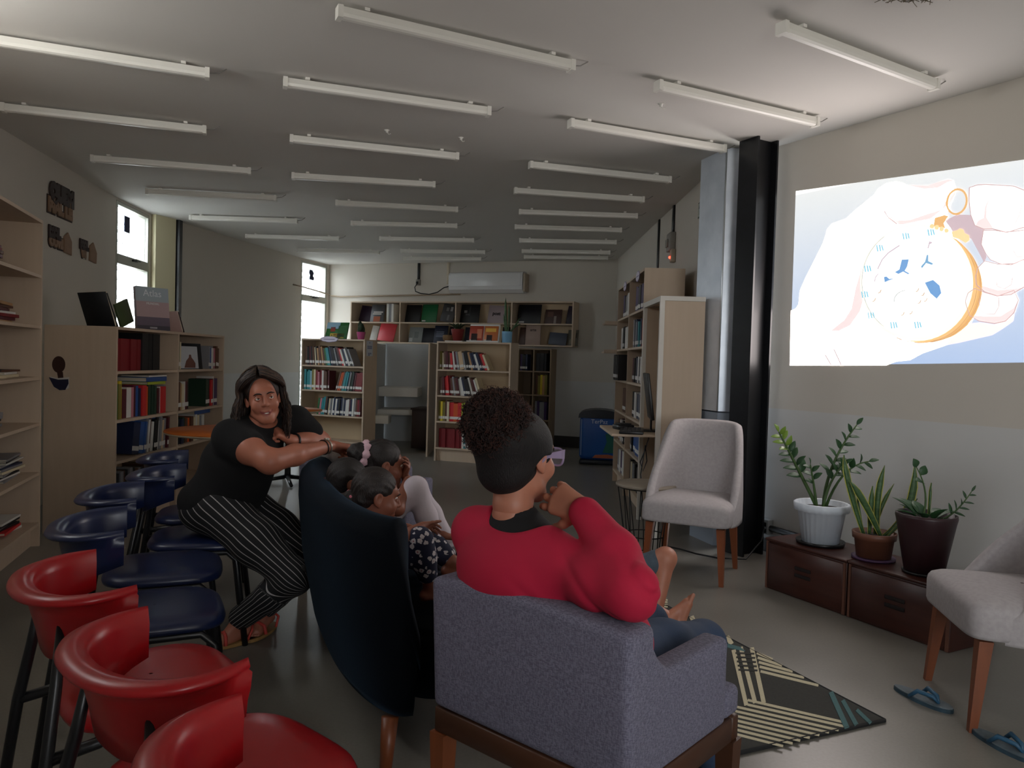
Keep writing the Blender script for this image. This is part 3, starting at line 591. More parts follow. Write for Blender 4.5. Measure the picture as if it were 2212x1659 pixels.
# magazine piles on the tall left bookcase
Mc = cmat(LS); rr = random.Random(3)
PN = ['lowest', 'second', 'third', 'fourth', 'fifth', 'sixth', 'seventh', 'eighth', 'ninth', 'tenth', 'eleventh', 'twelfth']
def pile(x, y, z, n, wx, wy, t, cols, where, jit=.02, rj=6):
    zz = z
    for i in range(n):
        tt = round(t * rr.uniform(.7, 1.3), 3); c = cols[i % len(cols)]
        flat_book(Mc, x + rr.uniform(-jit, jit), y + rr.uniform(-jit, jit) * .5, zz, wx * rr.uniform(.9, 1), wy * rr.uniform(.9, 1), tt, c, '%s magazine, %s from below, %s' % (c, PN[i], where), 'magazine piles on the tall left bookcase', rr.uniform(-rj, rj), 'magazine'); zz += tt + .0012
pile(1.60, .10, 1.767, 2, .30, .22, .012, ['black', 'brown'], 'low pile on the top shelf of left bookcase')
pile(1.42, .12, 1.781, 6, .22, .2, .018, ['maroon', 'brown', 'dark red'], 'tall pile on the top shelf of left bookcase') if False else pile(1.36, .10, 1.767, 7, .21, .2, .016, ['maroon', 'brown', 'dark red'], 'tall pile on the top shelf of left bookcase')
pile(1.52, .10, 1.44, 7, .34, .24, .016, ['tan', 'maroon', 'dark red', 'white', 'maroon', 'brown'], 'pile on the second shelf of left bookcase')
pile(1.66, .10, 1.11, 3, .30, .22, .014, ['cream', 'white', 'brown'], 'low pile on the third shelf of left bookcase')
pile(1.32, .10, 1.11, 3, .30, .22, .018, ['cream', 'tan', 'black'], 'left pile on the third shelf of left bookcase')
pile(1.48, .14, .81, 5, .30, .24, .016, ['grey', 'cream', 'black', 'grey'], 'pile on the fourth shelf of left bookcase')
pile(1.60, .08, .488, 11, .38, .28, .012, ['grey', 'white', 'black', 'grey', 'cream', 'grey', 'navy'], 'big pile on the fifth shelf of left bookcase', .03)
pile(1.56, .08, .158, 6, .34, .26, .016, ['white', 'bright red', 'black', 'grey', 'black'], 'pile on the bottom shelf of left bookcase', .03, 10)
# ------------------------------------------------------------------ books shown face out
def face_book(Mc, x, z, wd, h, col, label, y=.12, tilt=14, t=.018, roll=0, paint=None, group='books shown face out on the wall shelf', yaw=0):
    o = bpy.data.objects.new('book', None)
    mb = MB(); mb.rbox(-wd / 2, wd / 2, 0, t, 0, h, .0015, 1)
    me = mb.mesh('book', bmat(col) if col in BC else mat('book cover ' + col, col, .5))
    o = place('book', me); o.matrix_world = Mc @ Matrix.Translation((x, y, z + .001 + wd / 2 * abs(math.sin(math.radians(roll))))) @ Matrix.Rotation(math.radians(yaw), 4, 'Z') @ Matrix.Rotation(math.radians(-tilt), 4, 'X') @ Matrix.Rotation(math.radians(roll), 4, 'Y')
    tag(o, label, 'book', group)
    mb = MB(); mb.box(-wd / 2 + .003, wd / 2 - .003, .004, t - .004, h - .003, h + .0006); mb.build('page_edge', M_pages, o)
    for q in paint or ():
        nm, x0, x1, z0, z1, c = q; mb = MB(); mb.box(x0 * wd - wd / 2, x1 * wd - wd / 2, -.0012, -.0002, z0 * h, z1 * h); mb.build(nm, mat('print ' + c, c, .6), o)
    return o
def face_text(o, txt, size, x, z, c, bold=.002): letters('title', txt, size, frame_mat((x, -.0015, z), (1, 0, 0), (0, 0, 1)), mat('print ' + c, c, .6), o, .0004, bold)
Mc = cmat(WS)
face_book(Mc, .20, 1.88, .24, .27, '#2a1730', 'dark purple book leaning at the left of the top wall shelf', roll=6)
o = face_book(Mc, .46, 1.88, .25, .30, '#4c4d50', 'grey book with pale lettering and orange patch on the top wall shelf', y=.06, paint=[('print', .25, .75, .02, .32, '#9a4d2c'), ('print', .15, .8, .42, .5, '#b9b4b0'), ('print', .2, .9, .53, .6, '#b9b4b0')])
for i, (x, c) in enumerate(((.655, 'white'), (.705, 'grey'), (.745, 'white'))):
    put_book(Mc @ Matrix.Translation((x, .05, 1.8806)), .038, .30, .2, c, '%s upright book, %s beside the grey face-out book on the wall shelf' % (('thick white', 'grey', 'second white')[i], NTH[i]), 'upright books on the wall shelf', False)
face_book(Mc, .885, 1.88, .014, .29, 'cream', 'thin cream book leaning against the first divider of the wall shelf', y=.08, tilt=0, t=.17, roll=6)
o = face_book(Mc, 1.09, 1.88, .27, .30, 'black', 'black book face out in the second box of the top wall shelf')
o = face_book(Mc, 1.385, 1.88, .27, .31, '#1d6b3f', 'bright green book face out with small white label on the top wall shelf', paint=[('label', .05, .3, .06, .14, '#c9cbc6')])
o = face_book(Mc, 1.70, 1.88, .23, .30, '#3b3a3c', 'dark mottled book leaning in the second box of the top wall shelf', roll=8, paint=[('print', .3, .5, .6, .8, '#6d6c6c'), ('print', .5, .65, .1, .4, '#6d6c6c'), ('print', .62, .8, .62, .86, '#8a8988')])
o = face_book(Mc, 2.10, 1.88, .32, .31, '#121214', 'black book with pale spots in the third box of the top wall shelf', paint=[('print', .18, .34, .55, .68, '#73706e'), ('print', .45, .52, .4, .9, '#2f2e30'), ('print', .28, .5, .42, .5, '#4b494a')])
o = face_book(Mc, 2.55, 1.88, .28, .29, '#a8999d', 'pale grey book with dark brush lettering on the top wall shelf', roll=2)
face_text(o, 'post', .075, .0, .155, '#3a3337', .004)
o = face_book(Mc, 3.10, 1.88, .37, .31, '#101118', 'large black book with white label at the right of the top wall shelf', paint=[('label', .06, .3, .05, .13, '#b3b2b0')])
o = face_book(Mc, 3.49, 1.88, .26, .23, '#4a332e', 'brown picture book standing in the last box of the top wall shelf', paint=[('print', .55, .7, .05, .55, '#8d827c'), ('print', .15, .5, .5, .85, '#64463a')])
face_book(Mc, 3.76, 1.88, .13, .28, '#251b2c', 'dark purple book at the right end of the top wall shelf', roll=5)
face_book(Mc, .36, 1.555, .13, .27, 'white', 'white book behind the pink pot on the bottom wall shelf', roll=7)
face_book(Mc, .63, 1.555, .30, .30, 'coral', 'large coral red book leaning on the bottom wall shelf', roll=6, y=.06)
o = face_book(Mc, 1.15, 1.555, .25, .26, '#8e9493', 'pale grey spotted book on the bottom wall shelf', paint=[('print', .06, .3, .05, .3, '#c9cccb'), ('print', .4, .7, .3, .7, '#7b8180')])
face_book(Mc, 1.395, 1.555, .23, .25, '#1b1c26', 'black book beside the pale spotted book on the bottom wall shelf', y=.10)
o = face_book(Mc, 1.62, 1.555, .23, .29, '#1c2238', 'navy book with pale print on the bottom wall shelf', y=.07, paint=[('print', .15, .75, .34 + .09 * i, .39 + .09 * i, '#777c8e') for i in range(4)])
face_book(Mc, 1.815, 1.555, .14, .28, '#321a24', 'maroon book next to the navy book on the bottom wall shelf', y=.13)
face_book(Mc, 2.10, 1.555, .16, .27, '#1e2230', 'dark blue book behind the red pot on the bottom wall shelf')
face_book(Mc, 2.76, 1.555, .20, .28, '#131316', 'black book behind the orange picture books on the bottom wall shelf')
face_book(Mc, 3.03, 1.555, .16, .28, '#4b352d', 'brown book left of the beige folder on the bottom wall shelf')
o = face_book(Mc, 3.20, 1.555, .24, .31, '#a08b80', 'beige folder standing upright on the bottom wall shelf', y=.05, tilt=6)
face_text(o, 'arte', .06, .0, .23, '#5a4a45', .002)
face_book(Mc, 3.58, 1.555, .28, .19, '#4c5260', 'grey blue book tilted low at the right of the bottom wall shelf', roll=4, y=.08)
face_book(Mc, 3.81, 1.555, .16, .25, '#6a665a', 'mottled olive book in the last box of the bottom wall shelf', paint=[('print', .2, .5, .1, .4, '#87826f'), ('print', .5, .9, .5, .8, '#4d4b42')])
# on top of the low bookcases
Mc = cmat(NB)
o = face_book(Mc, .47, 1.525, .34, .235, '#2d6a34', 'green picture book with yellow title panel on the cloud sign bookcase', y=.10, tilt=16, paint=[('sky_print', .0, .62, .62, .99, '#8fb4c9'), ('leaf_print', .55, 1, .1, .8, '#27642c'), ('red_print', .2, .42, .45, .72, '#a03a2c'), ('title_panel', .22, .88, .06, .34, '#d9bf49'), ('title_band', .38, .8, .27, .32, '#c05a2a')], group='books displayed on the low bookcases')
letters('title', 'A CIGARRA E', .034, frame_mat((.02, -.002, .05), (1, 0, 0), (0, 0, 1)), M_black, o, .0004, .001)
letters('title', 'A FORMIGA', .02, frame_mat((.02, -.002, .024), (1, 0, 0), (0, 0, 1)), M_black, o, .0004, .001)
Mc = cmat(MBK)
t = thing('book_stand', 'white wire stand holding two orange picture books on the middle bookcase', 'stand'); t.matrix_world = Mc @ Matrix.Translation((.58, .10, 1.5262))
mb = MB(); mb.box(-.215, .215, -.012, .0, 0, .02).box(-.215, .215, 0, .09, 0, .008); mb.build('ledge', M_white, t)
mb = MB(); mb.box(-.19, .215, .012, .02, .005, .235, 0, Matrix.Rotation(RD(-12), 4, 'X')); mb.build('back', M_white, t)
for i, (x, c1, lb) in enumerate(((-.095, '#a8402a', 'left orange red picture book on the white stand, dark figure cover'), (.105, '#c06a30', 'right orange picture book with yellow title on the white stand'))):
    o = face_book(Mc, .58 + x, 1.536, .185, .20, c1, lb, y=.105, tilt=12, t=.008, paint=[('figure_print', .15, .6, .05, .5, '#2a1512') if i == 0 else ('figure_print', .2, .6, .05, .42, '#2a1512'), ('title_print', .55, .9, .2, .8, '#c9795a') if i == 0 else ('title_print', .1, .85, .62, .86, '#e0b04a'), ('label', .05, .55, .0, .12, '#d6d3cf')], group='books displayed on the low bookcases')
mb = MB(); mb.lathe([(.055, 0), (.06, .005), (.075, .03), (.078, .065), (.07, .085), (.064, .085), (.06, .02), (0, .012)], 20)
tag(mb.build('basket', mat('woven tan', '#7a5c3c', .8, noise=.5, scale=40), None, (cmat(MBK) @ Vector((.09, .16, 1.526)))), 'small woven brown bowl left of the red pot on the middle bookcase', 'bowl')
mb = MB(); mb.box(.10, .34, .02, .2, 1.5262, 1.536); o = mb.build('paper_sheet', M_lab); o.matrix_world = cmat(MBK); tag(o, 'white paper sheet under the red pot on the middle bookcase', 'paper')
# near left bookcase top
Mc = cmat(B2)
def open_book(x, z, wd, h, d, ca, cb, label, a=24, roll=8):
    """half open book standing on its lower edges, leaning back"""
    t = thing('book', label, 'book', (0, 0, 0), 0, 'books displayed on the window bookcase'); t.matrix_world = Mc @ Matrix.Translation((x, .12, z + .002)) @ Matrix.Rotation(RD(-4), 4, 'X')
    R1 = Matrix.Rotation(RD(-a), 4, 'Y')
    mb = MB(); mb.rbox(-.006, .0, 0, d, 0, h, .0012, 1, 0, R1); mb.build('cover', bmat(ca) if ca in BC else mat('book cover ' + ca, ca, .5), t)
    mb = MB(); mb.box(.0005, .022, .004, d - .006, .004, h - .006, 0, R1); mb.build('page_block', M_pages, t)
    R2 = Matrix.Translation((.028, 0, 0)) @ Matrix.Rotation(RD(-a - 4), 4, 'Y')
    mb = MB(); mb.rbox(.0, .006, -.004, d, 0, h * .99, .0012, 1, 0, R2); mb.build('cover', bmat(cb) if cb in BC else mat('book cover ' + cb, cb, .5), t)
    return t
open_book(.22, 1.46, .2, .27, .2, '#10151a', '#151a14', 'black book leaning at the near end of the window bookcase top')
o = face_book(Mc, .36, 1.46, .2, .175, '#3c4a26', 'green book leaning behind the atlas on the window bookcase top', y=.10, tilt=10, roll=-16, group='books displayed on the window bookcase')
o = face_book(Mc, .66, 1.46, .27, .335, '#9a8f96', 'large pale atlas standing on the window bookcase top', y=.05, tilt=7, t=.03, yaw=-34, paint=[('sky_print', 0, 1, .66, 1, '#9aa6ad'), ('print', 0, 1, .3, .66, '#a88f90'), ('print', 0, 1, .1, .3, '#5f5360'), ('print', .0, 1, .0, .1, '#3c3640'), ('label', .38, .6, .03, .07, '#b7b4b8')], group='books displayed on the window bookcase')
letters('title', 'Atlas', .075, frame_mat((.0, -.0022, .285), (1, 0, 0), (0, 0, 1)), mat('print pale title', '#d3d9da', .6), o, .0004)
letters('title', 'MUNDIAL', .024, frame_mat((.0, -.0022, .205), (1, 0, 0), (0, 0, 1)), mat('print pale title', '#d3d9da', .6), o, .0004)
mb = MB(); mb.box(-.04, .1, -.1, .04, 0, .02); o = mb.build('booklet', mat('pale green card', '#8fae8a', .6)); o.matrix_world = Mc @ Matrix.Translation((.88, .14, 1.461)) @ Matrix.Rotation(.4, 4, 'Z'); tag(o, 'pale green booklet lying right of the atlas on the window bookcase', 'booklet')
open_book(1.34, 1.46, .2, .2, .19, '#b79a94', '#2b1115', 'maroon and pink book leaning at the middle of the window bookcase top')
# framed picture book in the window bookcase
o = face_book(Mc, 1.36, 1.149, .26, .225, '#14161c', 'black framed book with white cover and brown figure in the window bookcase', y=.05, tilt=8, yaw=-24, paint=[('white_print', .04, .82, .02, .88, '#b9bcc0')], group='books displayed on the window bookcase')
mb = MB(); mb.prism([(-.075, .01), (.045, .01), (.05, .05), (.03, .08), (.012, .10), (.008, .125), (-.012, .125), (-.018, .10), (-.05, .07)], .0022, .003, 0, Matrix(((1, 0, 0, 0), (0, 0, -1, 0), (0, 1, 0, 0), (0, 0, 0, 1)))); mb.build('figure_print', mat('print brown figure', '#6b4438', .6), o)
# signs on the bookcases
def cloud(n, w_, h, seed=1):
    P = []
    for i in range(n):
        a = 2 * PI * i / n; r = 1 + .10 * abs(math.sin(a * 3.5 + seed)); P.append((w_ / 2 * r * math.cos(a), h / 2 * r * math.sin(a)))
    return P
YZ = Matrix(((1, 0, 0, 0), (0, 0, -1, 0), (0, 1, 0, 0), (0, 0, 0, 1)))
def cloud_sign(case, x, z, w_, h, label):
    t = thing('cloud_sign', label, 'sign'); t.matrix_world = cmat(case) @ Matrix.Translation((x, -.002, z))
    mb = MB(); mb.prism(cloud(48, w_, h), .0, .003, 0, YZ); mb.build('cloud_card', mat('violet card edge', '#8d7fae', .6), t)
    mb = MB(); mb.prism(cloud(48, w_ * .94, h * .88), .0032, .0045, 0, YZ); mb.build('cloud_face', mat('lilac white card', '#dcd6e6', .6), t)
    mb = MB(); mb.box(-w_ * .34, w_ * .34, -.0055, -.0047, -.006, .004); mb.build('printed_line', mat('violet ink', '#8e86ab', .6), t)
cloud_sign(NB, .45, 1.52, .26, .075, 'white cloud shaped sign on the top edge of the low bookcase')
cloud_sign(RB, 1.55, 2.10, .22, .09, 'larger white cloud sign on the near column of the tall right bookcase')
cloud_sign(RB, .62, 2.10, .22, .09, 'smaller looking white cloud sign on the far column of the tall right bookcase')
t = thing('notice', 'white printed notice taped to the side of the cloud sign bookcase', 'notice'); t.matrix_world = cmat(NB) @ Matrix.Translation((1.0, .04, 1.31)) @ Matrix.Rotation(PI / 2, 4, 'Z')
mb = MB(); mb.box(.0, .15, -.002, -.0005, 0, .20); mb.build('sheet', mat('notice paper', '#c4c9d2', .7), t)
for i, (a, b) in enumerate(((.06, .09), (.02, .13), (.02, .13), (.02, .13), (.05, .07), (.09, .11))):
    mb = MB(); z = (.175, .13, .115, .10, .03, .03)[i]; mb.box(a, b, -.003, -.0021, z - .004 - (.022 if i == 4 else 0), z + .004 + (.01 if i > 3 else 0)); mb.build('printed_line', mat('blue ink', '#4e6290', .7), t)
# ------------------------------------------------------------------ wooden words and the reader sticker on the left wall
M_wd = mat('dark stained wood', '#2c1a16', .6); M_wl = mat('light stained wood', '#8b6c52', .6, noise=.3, scale=20)
a_ = Vector((LEFT[4][0], LEFT[4][1], 0)); d_ = (Vector((LEFT[5][0], LEFT[5][1], 0)) - a_).normalized(); n_ = Vector((-d_.y, d_.x, 0))   # n_ into the wall
def lw(s, z, off=.008): p = a_ + d_ * s - n_ * off; return (p.x, p.y, z)
def word_block(label, words, extra=None):
    t = thing('wooden_words', label, 'wall letters')
    for (txt, size, s, z, m, b) in words:
        letters('word', txt, size, frame_mat(lw(s, z, .012 if m is M_wd else .008), d_, (0, 0, 1)), m, t, .006, b)
        if m is M_wl: letters('word_backing', txt, size, frame_mat(lw(s, z, .003), d_, (0, 0, 1)), M_wd, t, .002, b + .012)
    if extra:
        M = Matrix(((d_.x, 0, -n_.x, 0), (d_.y, 0, -n_.y, 0), (0, 1, 0, 0), (0, 0, 0, 1)))
        mb = MB(); mb.prism([(s, z) for s, z in extra], .0, .012, 0, Matrix.Translation(Vector(lw(0, 0, .001))) @ M); mb.build('house_shape', M_wl, t)
word_block('carved wooden words QUEM MAL LÊ on the left wall', [('QUEM', .17, 1.06, 2.60, M_wd, .022), ('MAL LÊ', .15, 1.04, 2.48, M_wl, .014)])
word_block('carved wooden words MAL OUVE with a house shape on the left wall', [('MAL', .11, .92, 2.26, M_wd, .016), ('OUVE', .10, .96, 2.185, M_wl, .010)], [(1.12, 2.13), (1.28, 2.12), (1.28, 2.24), (1.20, 2.31), (1.12, 2.26)])
word_block('carved wooden words MAL VÊ with a house shape beside the window', [('MAL', .10, 1.56, 2.25, M_wd, .014), ('VÊ', .09, 1.56, 2.175, M_wl, .010)], [(1.70, 2.13), (1.87, 2.12), (1.88, 2.22), (1.79, 2.31), (1.71, 2.27)])
t = thing('wall_sticker', 'sticker of a child reading a dark blue book on the bookcase end', 'sticker')
def stick(nm, pts, m, k):
    mb = MB(); mb.prism([(x, z) for x, z in pts], .0006 + .0012 * k, .0016 + .0012 * k, 0, Matrix.Translation((0, 5.30, 0)) @ YZ); mb.build(nm, m, t)
cxh, czh = -3.148, 1.185
stick('head', [(cxh + .046 * math.cos(a * PI / 12), czh + .058 * math.sin(a * PI / 12)) for a in range(24)], mat('brown sticker', '#3a2018', .6), 0)
stick('hand', [(cxh - .01, czh - .055), (cxh + .03, czh - .05), (cxh + .035, czh - .10), (cxh, czh - .11)], mat('brown sticker', '#3a2018', .6), 1)
stick('page', [(cxh - .06, czh - .085), (cxh + .0, czh - .095), (cxh + .075, czh - .085), (cxh + .075, czh - .16), (cxh + .06, czh - .17), (cxh, czh - .17)], mat('sticker white', '#c9c6c2', .6), 2)
stick('book_cover', [(cxh - .065, czh - .09), (cxh, czh - .105), (cxh + .07, czh - .10), (cxh + .072, czh - .13), (cxh + .05, czh - .175), (cxh + .01, czh - .178), (cxh - .03, czh - .155)], mat('sticker navy', '#1b1b36', .6), 3)
# ------------------------------------------------------------------ rug
RUG = [('cream',[(0.945,2.917),(1.247,2.754),(1.257,2.772),(0.954,2.937)]),('cream',[(0.933,2.876),(1.236,2.721),(1.245,2.739),(0.941,2.896)]),('cream',[(0.881,2.857),(1.201,2.691),(1.21,2.708),(0.888,2.876)]),('cream',[(0.87,2.819),(1.159,2.672),(1.167,2.688),(0.877,2.837)]),('cream',[(0.859,2.781),(1.116,2.65),(1.124,2.666),(0.866,2.799)]),('cream',[(0.848,2.744),(1.074,2.628),(1.082,2.645),(0.855,2.762)]),('cream',[(0.838,2.709),(1.032,2.606),(1.04,2.622),(0.845,2.726)]),('cream',[(0.827,2.674),(0.998,2.584),(1.005,2.6),(0.834,2.691)]),('cream',[(0.818,2.64),(0.958,2.564),(0.965,2.579),(0.824,2.657)]),('cream',[(1.136,3.406),(1.183,3.335),(1.196,3.36),(1.148,3.432)]),('cream',[(1.123,3.351),(1.202,3.268),(1.214,3.293),(1.135,3.377)]),('cream',[(1.111,3.299),(1.226,3.207),(1.237,3.231),(1.122,3.324)]),('cream',[(1.099,3.248),(1.251,3.146),(1.262,3.169),(1.109,3.273)]),('cream',[(1.087,3.199),(1.281,3.071),(1.292,3.094),(1.097,3.223)]),('cream',[(1.034,3.441),(0.921,2.875),(0.939,2.884),(1.057,3.454)]),('cream',[(1.078,3.479),(0.961,2.896),(0.98,2.907),(1.101,3.494)]),('cream',[(1.128,3.477),(0.996,2.903),(1.015,2.911),(1.151,3.489)]),('dark',[(1.039,3.397),(1.124,3.395),(1.13,3.413),(1.045,3.416)]),('dark',[(1.028,3.348),(1.112,3.346),(1.118,3.363),(1.034,3.366)]),('dark',[(1.017,3.3),(1.1,3.298),(1.106,3.315),(1.023,3.317)]),('dark',[(1.007,3.253),(1.089,3.251),(1.094,3.268),(1.012,3.27)]),('dark',[(0.997,3.208),(1.077,3.206),(1.083,3.222),(1.002,3.224)]),('cream',[(0.944,3.881),(0.928,3.672),(0.956,3.701),(0.973,3.913)]),('cream',[(0.971,3.808),(0.964,3.608),(0.991,3.641),(1.0,3.846)]),('cream',[(0.998,3.741),(0.991,3.572),(1.018,3.606),(1.026,3.778)]),('cream',[(1.026,3.673),(1.017,3.538),(1.045,3.569),(1.055,3.706)]),('cream',[(1.049,3.601),(1.043,3.503),(1.071,3.536),(1.077,3.636)]),('teal',[(0.872,3.647),(1.085,3.467),(1.091,3.481),(0.877,3.662)]),('teal',[(0.873,3.611),(1.089,3.449),(1.094,3.463),(0.878,3.626)]),('teal',[(0.874,3.576),(1.092,3.431),(1.097,3.445),(0.879,3.591)]),('cream',[(0.803,4.166),(0.886,4.147),(0.891,4.168),(0.807,4.187)]),('cream',[(0.796,4.126),(0.878,4.107),(0.883,4.127),(0.8,4.146)]),('cream',[(0.788,4.086),(0.87,4.067),(0.875,4.087),(0.793,4.106)]),('cream',[(0.781,4.046),(0.862,4.028),(0.867,4.048),(0.785,4.066)]),('teal',[(1.298,3.009),(1.231,2.708),(1.255,2.724),(1.324,3.03)]),('teal',[(1.316,2.936),(1.278,2.732),(1.299,2.749),(1.338,2.956)]),('teal',[(1.336,2.855),(1.34,2.749),(1.358,2.769),(1.355,2.877)])]
t = thing('rug', 'dark rug with cream and teal crossing stripes under the seats', 'rug')
rc = Vector((1.42, 2.80, 0)); e1 = Vector((-.40, .917, 0)); e2 = Vector((-.917, -.40, 0))
mb = MB(); P = [rc, rc + e1 * 2.1, rc + e1 * 2.1 + e2 * 1.10, rc + e2 * 1.10]
mb.prism([(p.x, p.y) for p in P], .0, .012); mb.build('pile_base', mat('charcoal rug pile', '#3a3a36', .95, noise=.4, scale=120, col2='#2c2c2a'), t)
RM = {'cream': mat('cream rug yarn', '#cfc6a8', .95, noise=.3, scale=150), 'teal': mat('teal rug yarn', '#4f7274', .95, noise=.3, scale=150), 'dark': mat('charcoal rug pile', '#3a3a36', .95)}
mbs = {k: MB() for k in RM}
for i, (c, P) in enumerate(RUG): mbs[c].prism(P, .0121, .0128 + .00005 * i + (.0016 if c == 'dark' else 0))
for c, b in mbs.items():
    o = b.build(c + '_stripes', RM[c], t); o['kind'] = 'stuff'
mb = MB()
for a, b in ((rc, rc + e1 * 2.1), (rc + e2 * 1.10, rc), ):
    mb.tube([a + Vector((0, 0, .007)), b + Vector((0, 0, .007))], .008, 6)
mb.build('edge_binding', mat('black rug edge', '#1c1d1e', .9), t)
# ------------------------------------------------------------------ flip-flops
Mf = mat('blue marbled rubber', '#35505f', .6, noise=.7, scale=14, col2='#1d2a33'); Mfs = mat('blue strap', '#2c5a78', .5, noise=.4, scale=20); Mft = mat('grey marbled insole', '#69757c', .7, noise=.6, scale=18, col2='#3c4a52')
def flipflop(loc, ang, label):
    t = thing('flip_flop', label, 'sandal', loc, ang, 'pair of flip-flops on the floor')
    P = []
    for i in range(28):
        a = 2 * PI * i / 28; y = .125 * math.cos(a); w_ = .040 + .008 * math.cos(a) ; P.append((w_ * math.sin(a), y))
    mb = MB(); mb.prism(P, 0, .014); mb.build('sole', Mf, t)
    mb = MB(); mb.prism([(x * .96, y * .98) for x, y in P], .0142, .018); mb.build('insole', Mft, t)
    for s in (-1, 1):
        mb = MB(); mb.tube([(.004, .07, .018), (.004 + s * .012, .055, .040), (s * .032, .0, .045), (s * .042, -.03, .014)], [.005, .008, .009, .007], 8); mb.build('strap', Mfs, t)
flipflop((1.665, 2.995, 0), math.atan2(-.181, .092) - PI / 2, 'blue flip-flop lying on the floor in front of the right grey chair')
flipflop((1.755, 2.63, 0), math.atan2(-.189, .069) - PI / 2, 'blue flip-flop nearer the corner, by the front leg of the right grey chair')
# ------------------------------------------------------------------ wooden chests
M_ch = mat('red brown varnished wood', '#43221a', .4, noise=.45, scale=3, stretch=(2, 2, 12), col2='#2e1510'); M_chd = mat('painted slot shade', '#140807', .8); M_chw = mat('worn wood edge', '#5d3a2c', .6)
def chest(loc, ang, w_, label):
    t = thing('wooden_chest', label, 'chest', loc, ang, 'wooden chests under the projection')
    mb = MB(); mb.rbox(0, w_, .012, .36, 0, .285, .006, 2); mb.build('body', M_ch, t)
    mb = MB(); mb.rbox(-.004, w_ + .004, .0, .364, .2855, .30, .005, 2); mb.build('lid', M_ch, t)
    mb = MB(); mb.rbox(.02, w_ - .02, .002, .0115, .012, .275, .003, 1); mb.build('front_panel', M_ch, t)
    for z in (.135, .175):
        mb = MB(); mb.rbox(w_ / 2 - .055, w_ / 2 + .055, -.004, .0015, z - .010, z + .010, .004, 2); mb.build('handle_slot_shade', M_chd, t)  # proud dark block; its colour stands for the shade inside a finger slot
    for x in (.004, w_ - .018):
        mb = MB(); mb.box(x, x + .014, .004, .0119, .004, .283); mb.build('corner_trim', M_chw, t)
    return t
ca_ = math.atan2(-.88, .47)
chest((1.53, 4.50, 0), ca_, .555, 'red brown wooden chest carrying the white pot')
chest((1.797, 4.00, 0), ca_, .555, 'red brown wooden chest carrying the dark maroon pot, nearer the camera')
# ------------------------------------------------------------------ plants
M_zz = mat('glossy dark green leaf', '#2a4f2b', .5, noise=.4, scale=9, col2='#1e3f22'); M_zy = mat('young light green leaf', '#7b9a3c', .4); M_st = mat('green stem', '#3f5a2c', .5); M_soil = mat('dark soil', '#1e1713', .95, noise=.5, scale=60)
M_sn = mat('snake plant leaf', '#4a6a3f', .45, noise=.7, scale=16, stretch=(1, 1, 5), col2='#2c4a2c'); M_sy = mat('yellow leaf margin', '#b8b552', .5)
def leaf(p, d, n, L, W, curl=.15):
    """pointed oval leaf from p along d with normal n"""
    d = Vector(d).normalized(); n = Vector(n); n = (n - d * n.dot(d)); n = n.normalized() if n.length > 1e-5 else d.orthogonal().normalized(); s = d.cross(n)
    mb = MB(); R = []
    for i, (t_, w_) in enumerate(((0, .06), (.15, .55), (.35, .95), (.55, 1), (.75, .72), (.9, .35), (1, .02))):
        c = Vector(p) + d * (L * t_) - n * (curl * L * t_ * t_); h = W / 2 * w_
        R.append([c - s * h + n * (h * .35), c, c + s * h + n * (h * .35)])
    mb.grid(R); return mb
def solid_leaf(mb, name, m, par):
    o = mb.build(name, m, par, fix=False); md = o.modifiers.new('thickness', 'SOLIDIFY'); md.thickness = .0012; return o
def stem_path(p0, p1, bend):
    p0 = Vector(p0); p1 = Vector(p1); b = Vector(bend); return [p0.lerp(p1, i / 8) + b * (4 * (i / 8) * (1 - i / 8)) for i in range(9)]
PR = random.Random(5)
def zz_stem(par, p0, p1, bend, r, nl, L, W, start=.3, m=M_zz, tipm=None):
    P = stem_path(p0, p1, bend); mb = MB(); mb.tube(P, [r * (1 - .075 * i) for i in range(9)], 7); mb.build('stem', M_st, par)
    for k in range(nl):
        f = start + (1 - start) * k / max(1, nl - 1); i = min(7, int(f * 8)); q = P[i].lerp(P[i + 1], f * 8 - i) if f < 1 else P[8]
        tan = (P[min(8, i + 1)] - P[max(0, i - 1)]).normalized(); side = Vector((0, 1, 0)).cross(tan).normalized() * (1 if k % 2 else -1)
        if k == nl - 1: side = tan
        d = side * .8 + tan * .65 + Vector((0, PR.uniform(-.5, .5) - .15, 0)); sc = 1 - .45 * f
        solid_leaf(leaf(q, d, Vector((PR.uniform(-.4, .4), -.6, .8)), L * sc, W * sc), 'leaf', tipm if tipm and f > .72 else m, par)
chd = Vector((.47, -.88, 0)).normalized()
def pot(t, prof, m, soil_r, soil_z, fr=None, n=40):
    mb = MB(); mb.lathe(prof, n, fr=fr); mb.build('pot', m, t)
    mb = MB(); mb.lathe([(soil_r, soil_z - .01), (soil_r, soil_z), (0, soil_z + .006)], 24); mb.build('soil', M_soil, t)
ZT = .3005
t = thing('potted_plant', 'tall zamioculcas plant in a fluted white pot on the first chest', 'plant', (1.80, 4.37, ZT))
mb = MB(); mb.lathe([(.115, .0), (.13, .004), (.135, .022), (.128, .022), (.122, .012), (0, .01)], 36); mb.build('saucer', M_black, t)
pot(t, [(.095, .013), (.10, .014), (.128, .19), (.148, .195), (.152, .235), (.144, .24), (.136, .235), (.124, .19)], mat('white plastic pot', '#d5dde6', .4, noise=.3, scale=7, col2='#b4becb'), .13, .205, fr=lambda q: 1 + .012 * math.cos(q * 26), n=104)
zz_stem(t, (-.02, 0, .2), (-.27, -.02, .64), (-.015, 0, .03), .012, 15, .105, .05, .36, tipm=M_zy)
zz_stem(t, (.015, .01, .2), (.19, .02, .69), (-.045, 0, .0), .011, 13, .10, .048, .42)
